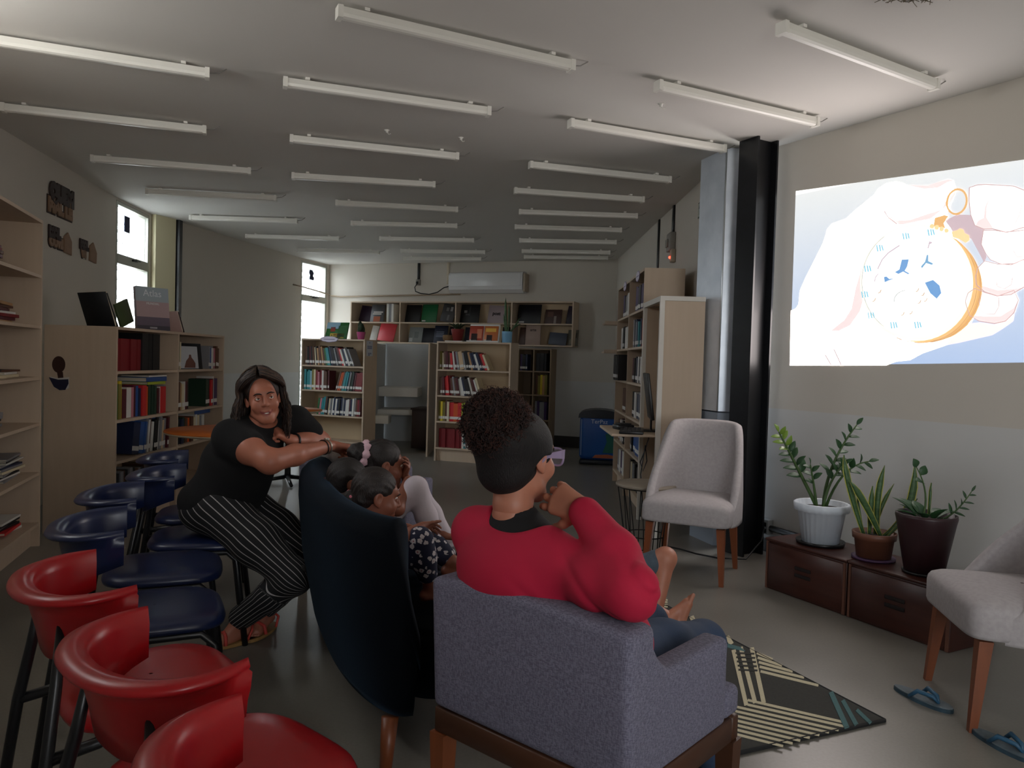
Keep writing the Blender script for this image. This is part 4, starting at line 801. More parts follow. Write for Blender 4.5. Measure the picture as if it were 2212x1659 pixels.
zz_stem(t, (.0, -.02, .2), (.10, -.05, .47), (-.02, 0, .02), .010, 6, .10, .05, .6)
zz_stem(t, (-.03, -.01, .2), (-.09, -.04, .46), (.0, 0, .01), .009, 6, .09, .05, .55)
zz_stem(t, (.02, .0, .2), (.23, -.06, .49), (-.02, 0, .06), .009, 7, .10, .05, .5)
t = thing('potted_plant', 'snake plant with yellow edged blades in a short brown pot, middle of three', 'plant', (1.955, 4.05, ZT))
mb = MB(); mb.lathe([(.085, .0), (.108, .003), (.11, .014), (.1, .014), (0, .008)], 32); mb.build('saucer', mat('purple saucer', '#4a2f4f', .5), t)
pot(t, [(.082, .0145), (.086, .015), (.098, .11), (.108, .112), (.111, .145), (.105, .147), (.098, .115)], mat('brown plastic pot', '#6a412f', .5, noise=.2, scale=8), .095, .125)
def blade(par, p0, p1, bend, W, twist=0, margin=True):
    P = stem_path(p0, p1, bend); n = len(P)
    B, E = [], [[], []]
    for i, p in enumerate(P):
        f = i / (n - 1); w_ = W / 2 * (.45 + 1.1 * f * (1.25 - f)) * (1 if f < .75 else max(.02, (1 - f) / .25) ** .7); tan = (P[min(n - 1, i + 1)] - P[max(0, i - 1)]).normalized()
        s = tan.cross(Vector((math.sin(twist), -math.cos(twist), 0))).normalized(); nn = s.cross(tan); c = .80 if margin else 1
        B.append([p - s * w_ * c - nn * .004, p + nn * .004, p + s * w_ * c - nn * .004])
        for k, sg in enumerate((-1, 1)): E[k].append([p + s * (w_ * c * sg) - nn * .004, p + s * (w_ * sg) - nn * .005])
    mb = MB(); mb.grid(B); solid_leaf(mb, 'blade', M_sn, par)
    if margin:
        for k in (0, 1): mb = MB(); mb.grid(E[k]); solid_leaf(mb, 'blade_margin', M_sy, par)
blade(t, (.03, -.02, .12), (-.155, -.03, .42), (.0, 0, .02), .045)
blade(t, (-.05, .0, .12), (-.17, .02, .55), (-.02, 0, .03), .05, .3)
blade(t, (.03, .02, .12), (.055, .03, .50), (-.02, 0, 0), .04, -.4)
blade(t, (.05, .0, .12), (.20, .0, .52), (.05, 0, -.04), .05, -.2)
blade(t, (-.01, .03, .12), (-.0, .04, .385), (.0, 0, 0), .04, .1)
blade(t, (.055, -.02, .12), (.205, -.03, .335), (.0, 0, -.02), .02)
blade(t, (-.05, .01, .12), (-.085, .03, .33), (.0, 0, 0), .028, .5)
blade(t, (.01, .02, .12), (.12, .05, .40), (-.02, 0, 0), .025, -.5)
t = thing('potted_plant', 'low leafy plant in a tall dark maroon pot on the nearer chest', 'plant', (2.085, 3.79, ZT))
mb = MB(); mb.lathe([(.085, .0), (.10, .003), (.102, .014), (.094, .014), (0, .008)], 32); mb.build('saucer', M_black, t)
pot(t, [(.088, .0145), (.092, .016), (.135, .26), (.141, .285), (.139, .30), (.131, .30), (.125, .27)], mat('dark maroon pot', '#2f171c', .45, noise=.25, scale=10), .125, .275)
zz_stem(t, (-.02, 0, .27), (-.06, 0, .53), (.03, 0, 0), .006, 3, .09, .07, .7)
zz_stem(t, (.06, 0, .27), (.20, -.03, .42), (.0, 0, -.03), .006, 9, .07, .02, .4)
for k in range(12):
    a = PR.uniform(0, 6.28); q = Vector((.05 * math.cos(a), .05 * math.sin(a), .28)); d = Vector((math.cos(a), math.sin(a) * .7, PR.uniform(.5, 1.3)))
    solid_leaf(leaf(q, d, (0, 0, 1), PR.uniform(.07, .13), PR.uniform(.04, .06), .35), 'leaf', M_zz, t)
blade(t, (.03, .03, .27), (.035, .03, .45), (0, 0, 0), .02)
# small pots on the low bookcases
def small_pot(case, x, y, prof, m, label):
    t = thing('potted_plant', label, 'plant', cmat(case) @ Vector((x, y, 1.5262 if 'red pot' not in label else 1.5365)))
    pot(t, prof, m, prof[-1][0] * .9, prof[-1][1] - .012, n=24); return t
t = small_pot(NB, .86, .12, [(.038, 0), (.04, .002), (.058, .095), (.06, .10), (.054, .10)], mat('pink pot', '#c0568a', .5), 'small cactus in a pink pot on the cloud sign bookcase')
for k in range(5):
    mb = MB(); a = k * 1.256; q = (.022 * math.cos(a), .022 * math.sin(a), .13 + .03 * (k % 3)); mb.ball(q, .028, .028, .055, 10); mb.build('cactus_stem', mat('dark cactus green', '#263a22', .7, noise=.4, scale=40), t)
t = small_pot(MBK, .235, .11, [(.05, 0), (.055, .002), (.085, .14), (.088, .15), (.08, .15)], mat('dark red pot', '#7a2420', .5), 'plant in a dark red pot on the middle bookcase')
for k in range(14):
    a = k * 2.4; solid_leaf(leaf((.02 * math.cos(a), .02 * math.sin(a), .14), (math.cos(a), math.sin(a), 1.4), (0, 0, 1), .13, .03, .3), 'leaf', mat('dark cactus green', '#263a22', .7), t)
t = small_pot(MBK, .905, .11, [(.058, 0), (.06, .002), (.066, .135), (.067, .14), (.06, .14)], mat('pale blue pot', '#7fb2d6', .4), 'tall thin snake plant in a pale blue pot on the middle bookcase')
for q in (((.0, 0, .12), (-.03, 0, .56), (-.01, 0, 0), .035, 0), ((.01, .01, .12), (.01, 0, .48), (.01, 0, 0), .03, .4), ((-.02, .01, .12), (-.05, 0, .36), (0, 0, 0), .025, 0), ((.02, -.01, .12), (.15, -.02, .31), (0, 0, -.02), .025, 0), ((.02, .0, .12), (.17, .02, .24), (0, 0, .02), .022, 0)): blade(t, *q, margin=False)
# ------------------------------------------------------------------ upholstered grey chairs
def fabric(name, col, col2, scale=220, bump=.25):
    return mat(name, col, .9, noise=.5, scale=scale, col2=col2, bump=bump, bscale=scale * 1.5)
M_greyv = fabric('grey beige velvet', '#aca7a8', '#9b9596', 60, .08); M_leg = mat('orange brown wood', '#7d4426', .4, noise=.4, scale=4, stretch=(8, 8, 1), col2='#5e3019')
def taper_leg(mb, top, bot, a, b):
    vs = []
    for p, h in ((top, a), (bot, b)):
        for dx, dy in ((-h, -h), (h, -h), (h, h), (-h, h)): vs.append((p[0] + dx, p[1] + dy, p[2]))
    return mb.add(vs, [(0, 1, 2, 3)[::-1], (4, 5, 6, 7)] + [(i, (i + 1) % 4, 4 + (i + 1) % 4, 4 + i) for i in range(4)])
def spow(v, e): return math.copysign(abs(v) ** e, v)
def grey_chair(loc, ang, label):
    t = thing('upholstered_chair', label, 'chair', loc, ang, 'grey upholstered chairs')
    P = []
    for k, z in ((.02, .500), (.4, .497), (.7, .489), (.88, .478), (.96, .466), (.99, .452), (1, .435), (1, .36), (.985, .347), (.93, .343), (.02, .343)):
        P.append([(.272 * spow(math.cos(2 * PI * i / 56), .22) * k, .008 + .272 * spow(math.sin(2 * PI * i / 56), .22) * k, z) for i in range(56)])
    mb = MB(); mb.grid(P, closed=True); mb.build('seat', M_greyv, t)
    na, nv = 49, 10
    def top(a):
        q = abs(a) / 122
        if q < .42: return .935 - .01 * (q / .42) ** 2
        s = (q - .42) / .58; s = s * s * (3 - 2 * s); return .925 + (.425 - .925) * s
    def pt(a, f, off):
        A = math.radians(a); tz = top(a); z = .335 + (tz - .335) * f; h = (z - .34) / .6
        k = 1 - .13 * max(0, h - .2)
        x = (.292 - off) * spow(math.sin(A), .62) * k; y = .02 + (.275 - off) * spow(math.cos(A), .75) + .11 * max(0, h - .15) * (1 if abs(a) < 95 else max(.2, 1 - (abs(a) - 95) / 30))
        return (x, y, z)
    out = [[pt(-122 + 244 * i / (na - 1), j / nv, 0) for j in range(nv + 1)] for i in range(na)]
    inn = [[pt(-122 + 244 * i / (na - 1), j / nv, .05) for j in range(nv + 1)] for i in range(na)]
    ring = [o + [((o[-1][0] * .5 + n_[-1][0] * .5), (o[-1][1] * .5 + n_[-1][1] * .5), o[-1][2] + .014)] + n_[::-1] for o, n_ in zip(out, inn)]
    mb = MB(); mb.grid(ring, closed=True); m_ = len(ring[0]); mb.add(ring[0], [tuple(range(m_))], 0, True); mb.add(ring[-1], [tuple(range(m_))], 0, True)
    mb.build('backrest', M_greyv, t)
    for sx in (-1, 1):
        for (y0, y1) in ((-.20, -.235), (.19, .235)):
            mb = MB(); taper_leg(mb, (sx * .215, y0, .334), (sx * .235, y1, 0), .024, .013); mb.build('leg', M_leg, t)
    return t
grey_chair((1.165, 4.80, 0), math.radians(-26), 'grey upholstered chair facing the seats beside the silver column')
grey_chair((1.985, 2.93, 0), math.radians(-101), 'grey upholstered chair cut off at the right, flip-flops beside it')
# ------------------------------------------------------------------ grey armchair
M_tweed = bpy.data.materials.new('grey tweed'); M_tweed.use_nodes = True
def tweed():
    nt = M_tweed.node_tree; b = nt.nodes['Principled BSDF']; b.inputs['Roughness'].default_value = .95
    tc = nt.nodes.new('ShaderNodeTexCoord'); w1 = nt.nodes.new('ShaderNodeTexNoise'); w1.inputs['Scale'].default_value = 1; m1 = nt.nodes.new('ShaderNodeMapping'); m1.inputs['Scale'].default_value = (480, 480, 90); nt.links.new(tc.outputs['Object'], m1.inputs[0]); nt.links.new(m1.outputs[0], w1.inputs[0])
    w2 = nt.nodes.new('ShaderNodeTexNoise'); w2.inputs['Scale'].default_value = 1; m2 = nt.nodes.new('ShaderNodeMapping'); m2.inputs['Scale'].default_value = (120, 120, 500); nt.links.new(tc.outputs['Object'], m2.inputs[0]); nt.links.new(m2.outputs[0], w2.inputs[0])
    ad = nt.nodes.new('ShaderNodeMath'); ad.operation = 'ADD'; nt.links.new(w1.outputs[0], ad.inputs[0]); nt.links.new(w2.outputs[0], ad.inputs[1])
    cr = nt.nodes.new('ShaderNodeValToRGB'); cr.color_ramp.elements[0].position = .42; cr.color_ramp.elements[0].color = lin('#585768') + (1,); cr.color_ramp.elements[1].position = .58; cr.color_ramp.elements[1].color = lin('#787688') + (1,)
    hf = nt.nodes.new('ShaderNodeMath'); hf.operation = 'MULTIPLY'; hf.inputs[1].default_value = .5; nt.links.new(ad.outputs[0], hf.inputs[0]); nt.links.new(hf.outputs[0], cr.inputs[0]); nt.links.new(cr.outputs[0], b.inputs['Base Color'])
    bp = nt.nodes.new('ShaderNodeBump'); bp.inputs['Strength'].default_value = .35; bp.inputs['Distance'].default_value = .004; nt.links.new(hf.outputs[0], bp.inputs['Height']); nt.links.new(bp.outputs[0], b.inputs['Normal'])
tweed()
M_rail = mat('dark brown wood rail', '#4a2c1b', .45, noise=.35, scale=4, stretch=(1, 1, 8), col2='#331c10')
GA = thing('armchair', 'grey tweed armchair seen from behind, woman in red sitting in it', 'armchair', (.043, 1.815, 0), math.radians(138.7))
def soft(pts_fn, x0, x1, y0, y1, z0, z1, r, seg=4, cuts=14):
    """rounded block, sliced into strips so that pts_fn can bend it"""
    bm = bmesh.new(); bmesh.ops.create_cube(bm, size=1)
    for v in bm.verts: v.co = Vector(((x0 + x1) / 2 + v.co.x * (x1 - x0), (y0 + y1) / 2 + v.co.y * (y1 - y0), (z0 + z1) / 2 + v.co.z * (z1 - z0)))
    bmesh.ops.bevel(bm, geom=bm.edges[:], offset=r, segments=seg, affect='EDGES', profile=.5)
    ax = 0 if x1 - x0 > y1 - y0 else 1; lo, hi = ((x0, x1), (y0, y1))[ax]
    for i in range(1, cuts):
        c = lo + r + (hi - lo - 2 * r) * i / cuts; co = Vector((c, 0, 0)) if ax == 0 else Vector((0, c, 0))
        bmesh.ops.bisect_plane(bm, geom=bm.verts[:] + bm.edges[:] + bm.faces[:], plane_co=co, plane_no=Vector((1, 0, 0)) if ax == 0 else Vector((0, 1, 0)))
    if pts_fn:
        for v in bm.verts: v.co = pts_fn(v.co)
    return bm
def back_fn(c):
    # slight backward lean and a gently dipped top edge
    f = max(0, (c.z - .37) / .36); c = c.copy(); c.y += .02 * f
    c.z += f * (.022 * math.cos(c.x / .31 * 1.2) - .018); return c
mb = MB(); mb.bm(soft(back_fn, -.31, .31, -.115, 0, .372, .735, .022), 0, True); mb.build('backrest', M_tweed, GA)
def arm_fn(c):
    c = c.copy(); f = max(0, min(1, (-.075 - c.y) / .12)); top = max(0, (c.z - .55) / .052)
    c.z += .105 * top * (1 - f) ** 2.2; return c
for sx in (-1, 1):
    mb = MB(); x0, x1 = (.235, .3102) if sx > 0 else (-.3102, -.235)
    mb.bm(soft(arm_fn, x0, x1, -.465, -.040, .3722, .602, .018), 0, True); mb.build('armrest', M_tweed, GA)
mb = MB(); mb.bm(soft(None, -.233, .233, -.47, -.117, .372, .452, .02), 0, True); mb.bm(soft(None, -.305, .305, -.555, -.468, .372, .452, .02), 0, True); mb.build('seat_cushion', M_tweed, GA)
for (x0, x1, y0, y1) in ((-.305, .305, -.04, -.005), (-.305, .305, -.55, -.515), (-.305, -.27, -.514, -.041), (.27, .305, -.514, -.041)):
    mb = MB(); mb.rbox(x0, x1, y0, y1, .305, .371, .004, 1); mb.build('rail', M_rail, GA)
for sx in (-1, 1):
    for y in (-.535, -.022):
        mb = MB(); taper_leg(mb, (sx * .285, y, .3045), (sx * .285, y, 0), .026, .017); mb.build('leg', M_leg if y > -.3 else M_rail, GA)
# ------------------------------------------------------------------ navy curved sofa
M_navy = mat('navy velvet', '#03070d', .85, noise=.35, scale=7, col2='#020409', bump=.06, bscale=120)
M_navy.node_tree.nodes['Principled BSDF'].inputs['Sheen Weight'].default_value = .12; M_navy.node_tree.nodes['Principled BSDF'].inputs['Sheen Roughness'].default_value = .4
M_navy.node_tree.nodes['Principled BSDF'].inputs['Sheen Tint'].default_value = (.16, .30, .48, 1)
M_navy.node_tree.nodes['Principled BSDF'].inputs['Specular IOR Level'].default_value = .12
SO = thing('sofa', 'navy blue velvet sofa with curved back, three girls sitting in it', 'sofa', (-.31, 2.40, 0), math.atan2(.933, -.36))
# local: x along the chord from the near end, y towards the back (outwards), front is -y
def so_plan(ph):   # ph 0..1 from the near end to the far end
    a = PI * (1 - ph); return Vector((.77 + .87 * spow(math.cos(a), .85), .265 * spow(math.sin(a), .8) - .02, 0))
def so_top(ph):
    q = min(ph, 1 - ph)
    return .80 if q > .10 else .80 - .34 * ((.10 - q) / .10) ** 1.6
nph = 61; R = []
for i in range(nph):
    ph = i / (nph - 1); p = so_plan(ph); p2 = so_plan(min(1, ph + .01)); p1 = so_plan(max(0, ph - .01)); tn = (p2 - p1).normalized(); no = Vector((-tn.y, tn.x, 0))
    if no.y < 0 and .1 < ph < .9: no = -no
    if ph <= .1: no = Vector((-tn.y, tn.x, 0)); no = no if no.x < .2 or no.y > 0 else -no
    tz = so_top(ph); th = .125; sec = []
    for (o_, z) in ((-.085, .165), (-.07, .20), (-.02, .45), (0, tz - .12), (.0, tz - .055)): sec.append(p + no * o_ + Vector((0, 0, z)))
    for k in range(1, 7):
        a = PI * k / 7; sec.append(p + no * (-th / 2 + th / 2 * math.cos(a)) + Vector((0, 0, tz - .055 + .055 * math.sin(a))))
    for (o_, z) in ((-th, tz - .055), (-th - .01, .45 if tz > .5 else tz - .06), (-th - .02, .30), (-th - .02, .165)): sec.append(p + no * o_ + Vector((0, 0, z)))
    R.append(sec)
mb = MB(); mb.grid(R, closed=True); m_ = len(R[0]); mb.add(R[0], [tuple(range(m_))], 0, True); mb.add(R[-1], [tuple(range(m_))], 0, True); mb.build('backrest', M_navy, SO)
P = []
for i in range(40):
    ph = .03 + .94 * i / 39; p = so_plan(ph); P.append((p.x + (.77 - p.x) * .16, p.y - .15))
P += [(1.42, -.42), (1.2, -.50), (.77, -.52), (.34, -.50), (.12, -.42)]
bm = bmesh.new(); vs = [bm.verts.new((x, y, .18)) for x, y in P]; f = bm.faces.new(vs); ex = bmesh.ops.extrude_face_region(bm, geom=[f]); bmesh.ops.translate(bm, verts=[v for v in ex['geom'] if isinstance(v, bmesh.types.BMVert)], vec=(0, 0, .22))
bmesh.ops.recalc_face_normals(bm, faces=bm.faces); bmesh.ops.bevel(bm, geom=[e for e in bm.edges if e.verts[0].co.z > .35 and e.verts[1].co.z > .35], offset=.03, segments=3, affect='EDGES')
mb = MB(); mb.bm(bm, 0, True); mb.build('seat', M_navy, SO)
for (x, y) in ((.0, .06), (1.54, .06), (.25, -.42), (1.3, -.42)):
    mb = MB(); mb.tube([(x, y * .8, .165), (x - (.03 if x < .5 else -.03), y * 1.1, 0)], [.028, .019], 12); mb.build('leg', M_leg, SO)
# ------------------------------------------------------------------ plastic chairs
def plastic(name, col, c2): return mat(name, col, .33, noise=.15, scale=6, col2=c2)
M_red = plastic('red plastic', '#9a0e16', '#860a11'); M_blue = plastic('blue plastic', '#141f42', '#101936')
def plastic_chair(m, label, group):
    t = thing('plastic_chair', label, 'chair', (0, 0, 0), 0, group)
    # seat: rounded square with a domed, waterfall front
    P = []; n = 44
    rings = ((.02, .0), (.60, .004), (.88, -.002), (.97, -.010), (1.0, -.024), (.985, -.036), (.93, -.040), (.02, -.040))
    for (k, dz) in rings:
        ring = []
        for i in range(n):
            a = 2 * PI * i / n; x = .215 * spow(math.cos(a), .55) * k; y = -.02 + .215 * spow(math.sin(a), .55) * k
            ring.append((x * (1 + .06 * (-y)), y, .465 + dz - .10 * max(0, -y - .12) ** 1.3 * k))
        P.append(ring)
    mb = MB(); mb.grid(P, closed=True); mb.build('seat', m, t)
    # wrap-around back shell
    na = 45; R = []
    for i in range(na):
        a = -94 + 188 * i / (na - 1); A = math.radians(a); q = abs(a) / 94
        px, py = .196 * spow(math.sin(A), .85), .085 + .155 * spow(math.cos(A), .85); nx, ny = math.sin(A), math.cos(A); l = math.hypot(nx, ny); nx /= l; ny /= l
        hi = .165 - .06 * q ** 2; fl = .044 * (1 - q ** 3) + .006; zt = .742 + .016 * q; sec = []
        for (o_, z) in ((.0, zt - .004), (fl * .5, zt + .003), (fl, zt - .004), (fl + .004, zt - .012), (fl, zt - .018), (.016, zt - .020), (.012, zt - .05), (.004 - .01 * (1 - q), zt - hi * .7), (-.016 * (1 - q), zt - hi), (-.024 * (1 - q) - .006, zt - hi), (-.006 - .01 * (1 - q), zt - hi * .6), (-.008, zt - .03)):
            sec.append((px + nx * o_, py + ny * o_, z))
        R.append(sec)
    mb = MB(); mb.grid(R, closed=True); k = len(R[0]); mb.add(R[0], [tuple(range(k))]); mb.add(R[-1], [tuple(range(k))]); mb.build('backrest', m, t)
    for s in (-1, 1):
        mb = MB(); mb.tube([(s * .205, .30, 0), (s * .195, .245, .40), (s * .158, .222, .55), (s * .130, .208, .68)], [.013, .014, .013, .009], 10); mb.build('leg', M_black, t)
        mb = MB(); mb.tube([(s * .215, -.235, 0), (s * .20, -.19, .38), (s * .19, -.15, .415), (s * .19, .10, .415), (s * .193, .243, .40)], .0135, 10); mb.build('leg', M_black, t)
    mb = MB(); mb.tube([(-.19, .0, .41), (.19, .0, .41)], .011, 8); mb.build('cross_bar', M_black, t)
    return t
CH = [((-.24, 1.10), (.65, .76), 'red', 'red plastic chair nearest the camera, at the lower edge'), ((-.58, 1.50), (.65, .76), 'red', 'red plastic chair second in the row, just behind the nearest one'), ((-.95, 1.92), (.76, .65), 'red', 'red plastic chair farthest back of the red ones, next to the blue'),
      ((-1.20, 2.47), (.90, .43), 'blue', 'blue plastic chair right behind the red chairs'), ((-1.40, 2.98), (.93, .37), 'blue', 'blue plastic chair second behind the red chairs'), ((-1.47, 3.50), (.96, .28), 'blue', 'blue plastic chair the woman in black sits on'), ((-1.68, 4.02), (.96, .28), 'blue', 'blue plastic chair farthest back, behind the sitting woman')]
protos = {}
for (x, y), f, c, lb in CH:
    f = Vector((f[0], f[1], 0)).normalized(); th = math.atan2(f.x, -f.y)
    if c not in protos: o = protos[c] = plastic_chair(M_red if c == 'red' else M_blue, lb, c + ' plastic chairs')
    else: o = copy_tree(protos[c])
    o['label'] = lb; o.location = (x + f.x * .03, y + f.y * .03, 0); o.rotation_euler = (0, 0, th)
# ------------------------------------------------------------------ low black cabinet at the left edge
t = thing('cabinet', 'low black cabinet at the left edge in front of the magazine bookcase', 'cabinet', (-2.33, 3.20, 0), math.radians(108))
mb = MB(); mb.rbox(0, .30, .0, .125, .0, .54, .006, 2); mb.build('body', mat('matt black laminate', '#131315', .5), t)
mb = MB(); mb.rbox(-.008, .308, -.008, .130, .5405, .56, .004, 1); mb.build('top', mat('matt black laminate', '#131315', .5), t)
# ------------------------------------------------------------------ fibrous clump on the ceiling
NR = random.Random(4); mb = MB()
for k in range(420):
    a = NR.uniform(0, 6.283); r = .17 * math.sqrt(NR.random()) * .8; q = Vector((r * math.cos(a) * 1.3, r * math.sin(a), -.005 - .05 * (1 - (r / .17) ** 2) * NR.random()))
    d = Vector((NR.uniform(-1, 1), NR.uniform(-1, 1), NR.uniform(-.25, .15))) * .05
    mb.tube([q - d, q + Vector((0, 0, NR.uniform(-.008, .004))), q + d + Vector((0, 0, NR.uniform(-.01, .0)))], .0016, 3)
mb.lathe([(.0, -.03), (.1, -.022), (.16, -.006), (.17, 0)], 24)
o = mb.build('nest', mat('dry brown fibres', '#6b604c', .95, noise=.5, scale=30, col2='#3b3326'), None, (1.58, 3.07, H - .012)); tag(o, 'brown fibrous nest clump stuck on the ceiling above the picture', 'nest')
# ------------------------------------------------------------------ figures: smooth blended bodies meshed with surface nets
class SDF:
    def __init__(s): s.p = []
    def cap(s, a, b, ra, rb=None, k=.03): s.p.append(('c', np.array(a, float), np.array(b, float), ra, ra if rb is None else rb, k, 1)); return s
    def chain(s, pts, rs, k=.03):
        for i in range(len(pts) - 1): s.cap(pts[i], pts[i + 1], rs[i], rs[i + 1], k)
        return s
    def ell(s, c, rad, ax=None, k=.03, sub=False):
        A = np.eye(3) if ax is None else np.array(ax, float); s.p.append(('e', np.array(c, float), A, np.array(rad, float), None, k, -1 if sub else 1)); return s
    def bounds(s, pad):
        lo = np.full(3, 1e9); hi = -lo
        for q in s.p:
            if q[6] < 0: continue
            if q[0] == 'c': m = max(q[3], q[4]); l = np.minimum(q[1], q[2]) - m; h = np.maximum(q[1], q[2]) + m
            else: m = max(q[3]); l = q[1] - m; h = q[1] + m
            lo = np.minimum(lo, l); hi = np.maximum(hi, h)
        return lo - pad, hi + pad
    def mesh(s, res, lo=None, hi=None, disp=None):
        b0, b1 = s.bounds(res * 3)
        lo = b0 if lo is None else np.maximum(b0, lo); hi = b1 if hi is None else np.minimum(b1, hi)
        n = np.ceil((hi - lo) / res).astype(int) + 1; F = np.full(n, 1.0, np.float32)
        ax = [lo[i] + res * np.arange(n[i]) for i in range(3)]
        for q in s.p:
            k = q[5]; pad = k + res * 3
            if q[0] == 'c': m = max(q[3], q[4]) + pad; l = np.minimum(q[1], q[2]) - m; h = np.maximum(q[1], q[2]) + m
            else: m = max(q[3]) + pad; l = q[1] - m; h = q[1] + m
            i0 = np.clip(np.floor((l - lo) / res).astype(int), 0, n); i1 = np.clip(np.ceil((h - lo) / res).astype(int) + 1, 0, n)
            if (i1 <= i0).any(): continue
            X, Y, Z = np.meshgrid(ax[0][i0[0]:i1[0]], ax[1][i0[1]:i1[1]], ax[2][i0[2]:i1[2]], indexing='ij')
            if q[0] == 'c':
                a, b = q[1], q[2]; d = b - a; dd = max(1e-9, float(d @ d)); t = np.clip(((X - a[0]) * d[0] + (Y - a[1]) * d[1] + (Z - a[2]) * d[2]) / dd, 0, 1)
                D = np.sqrt((X - a[0] - t * d[0]) ** 2 + (Y - a[1] - t * d[1]) ** 2 + (Z - a[2] - t * d[2]) ** 2) - (q[3] + t * (q[4] - q[3]))
            else:
                c, A, r = q[1], q[2], q[3]; L = [((X - c[0]) * A[i][0] + (Y - c[1]) * A[i][1] + (Z - c[2]) * A[i][2]) for i in range(3)]
                k0 = np.sqrt(sum((L[i] / r[i]) ** 2 for i in range(3))); k1 = np.sqrt(sum((L[i] / r[i] ** 2) ** 2 for i in range(3))) + 1e-9; D = k0 * (k0 - 1) / k1
            sl = tuple(slice(i0[i], i1[i]) for i in range(3)); G = F[sl]
            if q[6] > 0: hh = np.maximum(k - np.abs(G - D), 0) / k; F[sl] = np.minimum(G, D) - hh * hh * k / 4
            else: E = -D; hh = np.maximum(k - np.abs(G - E), 0) / k; F[sl] = np.maximum(G, E) + hh * hh * k / 4
        if disp is not None:
            X, Y, Z = np.meshgrid(*ax, indexing='ij'); F = F + disp(X, Y, Z).astype(np.float32)
        return nets(F, lo, res)
def nets(F, lo, res):
    S_ = F < 0; n = np.array(F.shape); c = n - 1
    cnt = np.zeros(c, np.int32); acc = np.zeros(tuple(c) + (3,), np.float32)
    idx = np.indices(c)
    for d in range(3):
        o1, o2 = [i for i in range(3) if i != d]
        for a in (0, 1):
            for b in (0, 1):
                s0 = [slice(0, c[0]), slice(0, c[1]), slice(0, c[2])]; off = [0, 0, 0]; off[o1] = a; off[o2] = b
                s0 = [slice(off[i], off[i] + c[i]) for i in range(3)]; s1 = list(s0); s1[d] = slice(1, 1 + c[d])
                f0 = F[tuple(s0)]; f1 = F[tuple(s1)]; m = (f0 < 0) != (f1 < 0); t = np.where(m, f0 / np.where(m, f0 - f1, 1), 0); cnt += m
                acc[..., d] += np.where(m, t, 0); acc[..., o1] += m * a; acc[..., o2] += m * b
    act = cnt > 0; ids = -np.ones(c, np.int64); ids[act] = np.arange(act.sum())
    P = acc[act] / cnt[act][:, None]; I = np.stack([g[act] for g in idx], -1); V = lo + res * (I + P)
    faces = []
    for d in range(3):
        o1, o2 = (d + 1) % 3, (d + 2) % 3
        s0 = [slice(0, n[i]) for i in range(3)]; s1 = list(s0); s0[d] = slice(0, n[d] - 1); s1[d] = slice(1, n[d])
        A = S_[tuple(s0)]; B = S_[tuple(s1)]; e = np.argwhere(A != B); ins = A[A != B]
        ok = (e[:, o1] > 0) & (e[:, o2] > 0) & (e[:, o1] < c[o1]) & (e[:, o2] < c[o2]) & (e[:, d] < c[d]); e = e[ok]; ins = ins[ok]
        q = []
        for a, b in ((-1, -1), (0, -1), (0, 0), (-1, 0)): g = e.copy(); g[:, o1] += a; g[:, o2] += b; q.append(ids[g[:, 0], g[:, 1], g[:, 2]])
        Q = np.stack(q, -1); Q[~ins] = Q[~ins][:, ::-1]; faces.append(Q)
    return V, np.concatenate(faces)
def fig_mesh(name, shells, mats, parent, region=None, attr=None):
    """shells: list of (V, F); one mesh object. region(centres) -> material index; attr(verts) -> dict of float arrays"""
    Vs, Fs, o = [], [], 0
    for V, F in shells: Vs.append(V); Fs.append(F + o); o += len(V)
    V = np.concatenate(Vs); F = np.concatenate(Fs); org = np.array(parent.location) if parent is not None else 0
    me = bpy.data.meshes.new(name); me.vertices.add(len(V)); me.vertices.foreach_set('co', (V - org).astype(np.float32).ravel())
    me.loops.add(len(F) * 4); me.loops.foreach_set('vertex_index', F.astype(np.int32).ravel()); me.polygons.add(len(F)); me.polygons.foreach_set('loop_start', np.arange(0, len(F) * 4, 4, dtype=np.int32)); me.polygons.foreach_set('loop_total', np.full(len(F), 4, np.int32))
    for m in mats: me.materials.append(m)
    if region is not None: me.polygons.foreach_set('material_index', region(V[F].mean(1)).astype(np.int32))
    me.polygons.foreach_set('use_smooth', np.ones(len(F), bool)); me.update(); me.validate()
    if attr is not None:
        for k, a in attr(V).items(): at = me.attributes.new(k, 'FLOAT', 'POINT'); at.data.foreach_set('value', a.astype(np.float32))
    return place(name, me, parent)
def frame(f, u):
    f = Vector(f).normalized(); u = Vector(u); u = (u - f * u.dot(f)).normalized(); r = f.cross(u); return np.array(r), np.array(f), np.array(u)   # r = the figure's own right
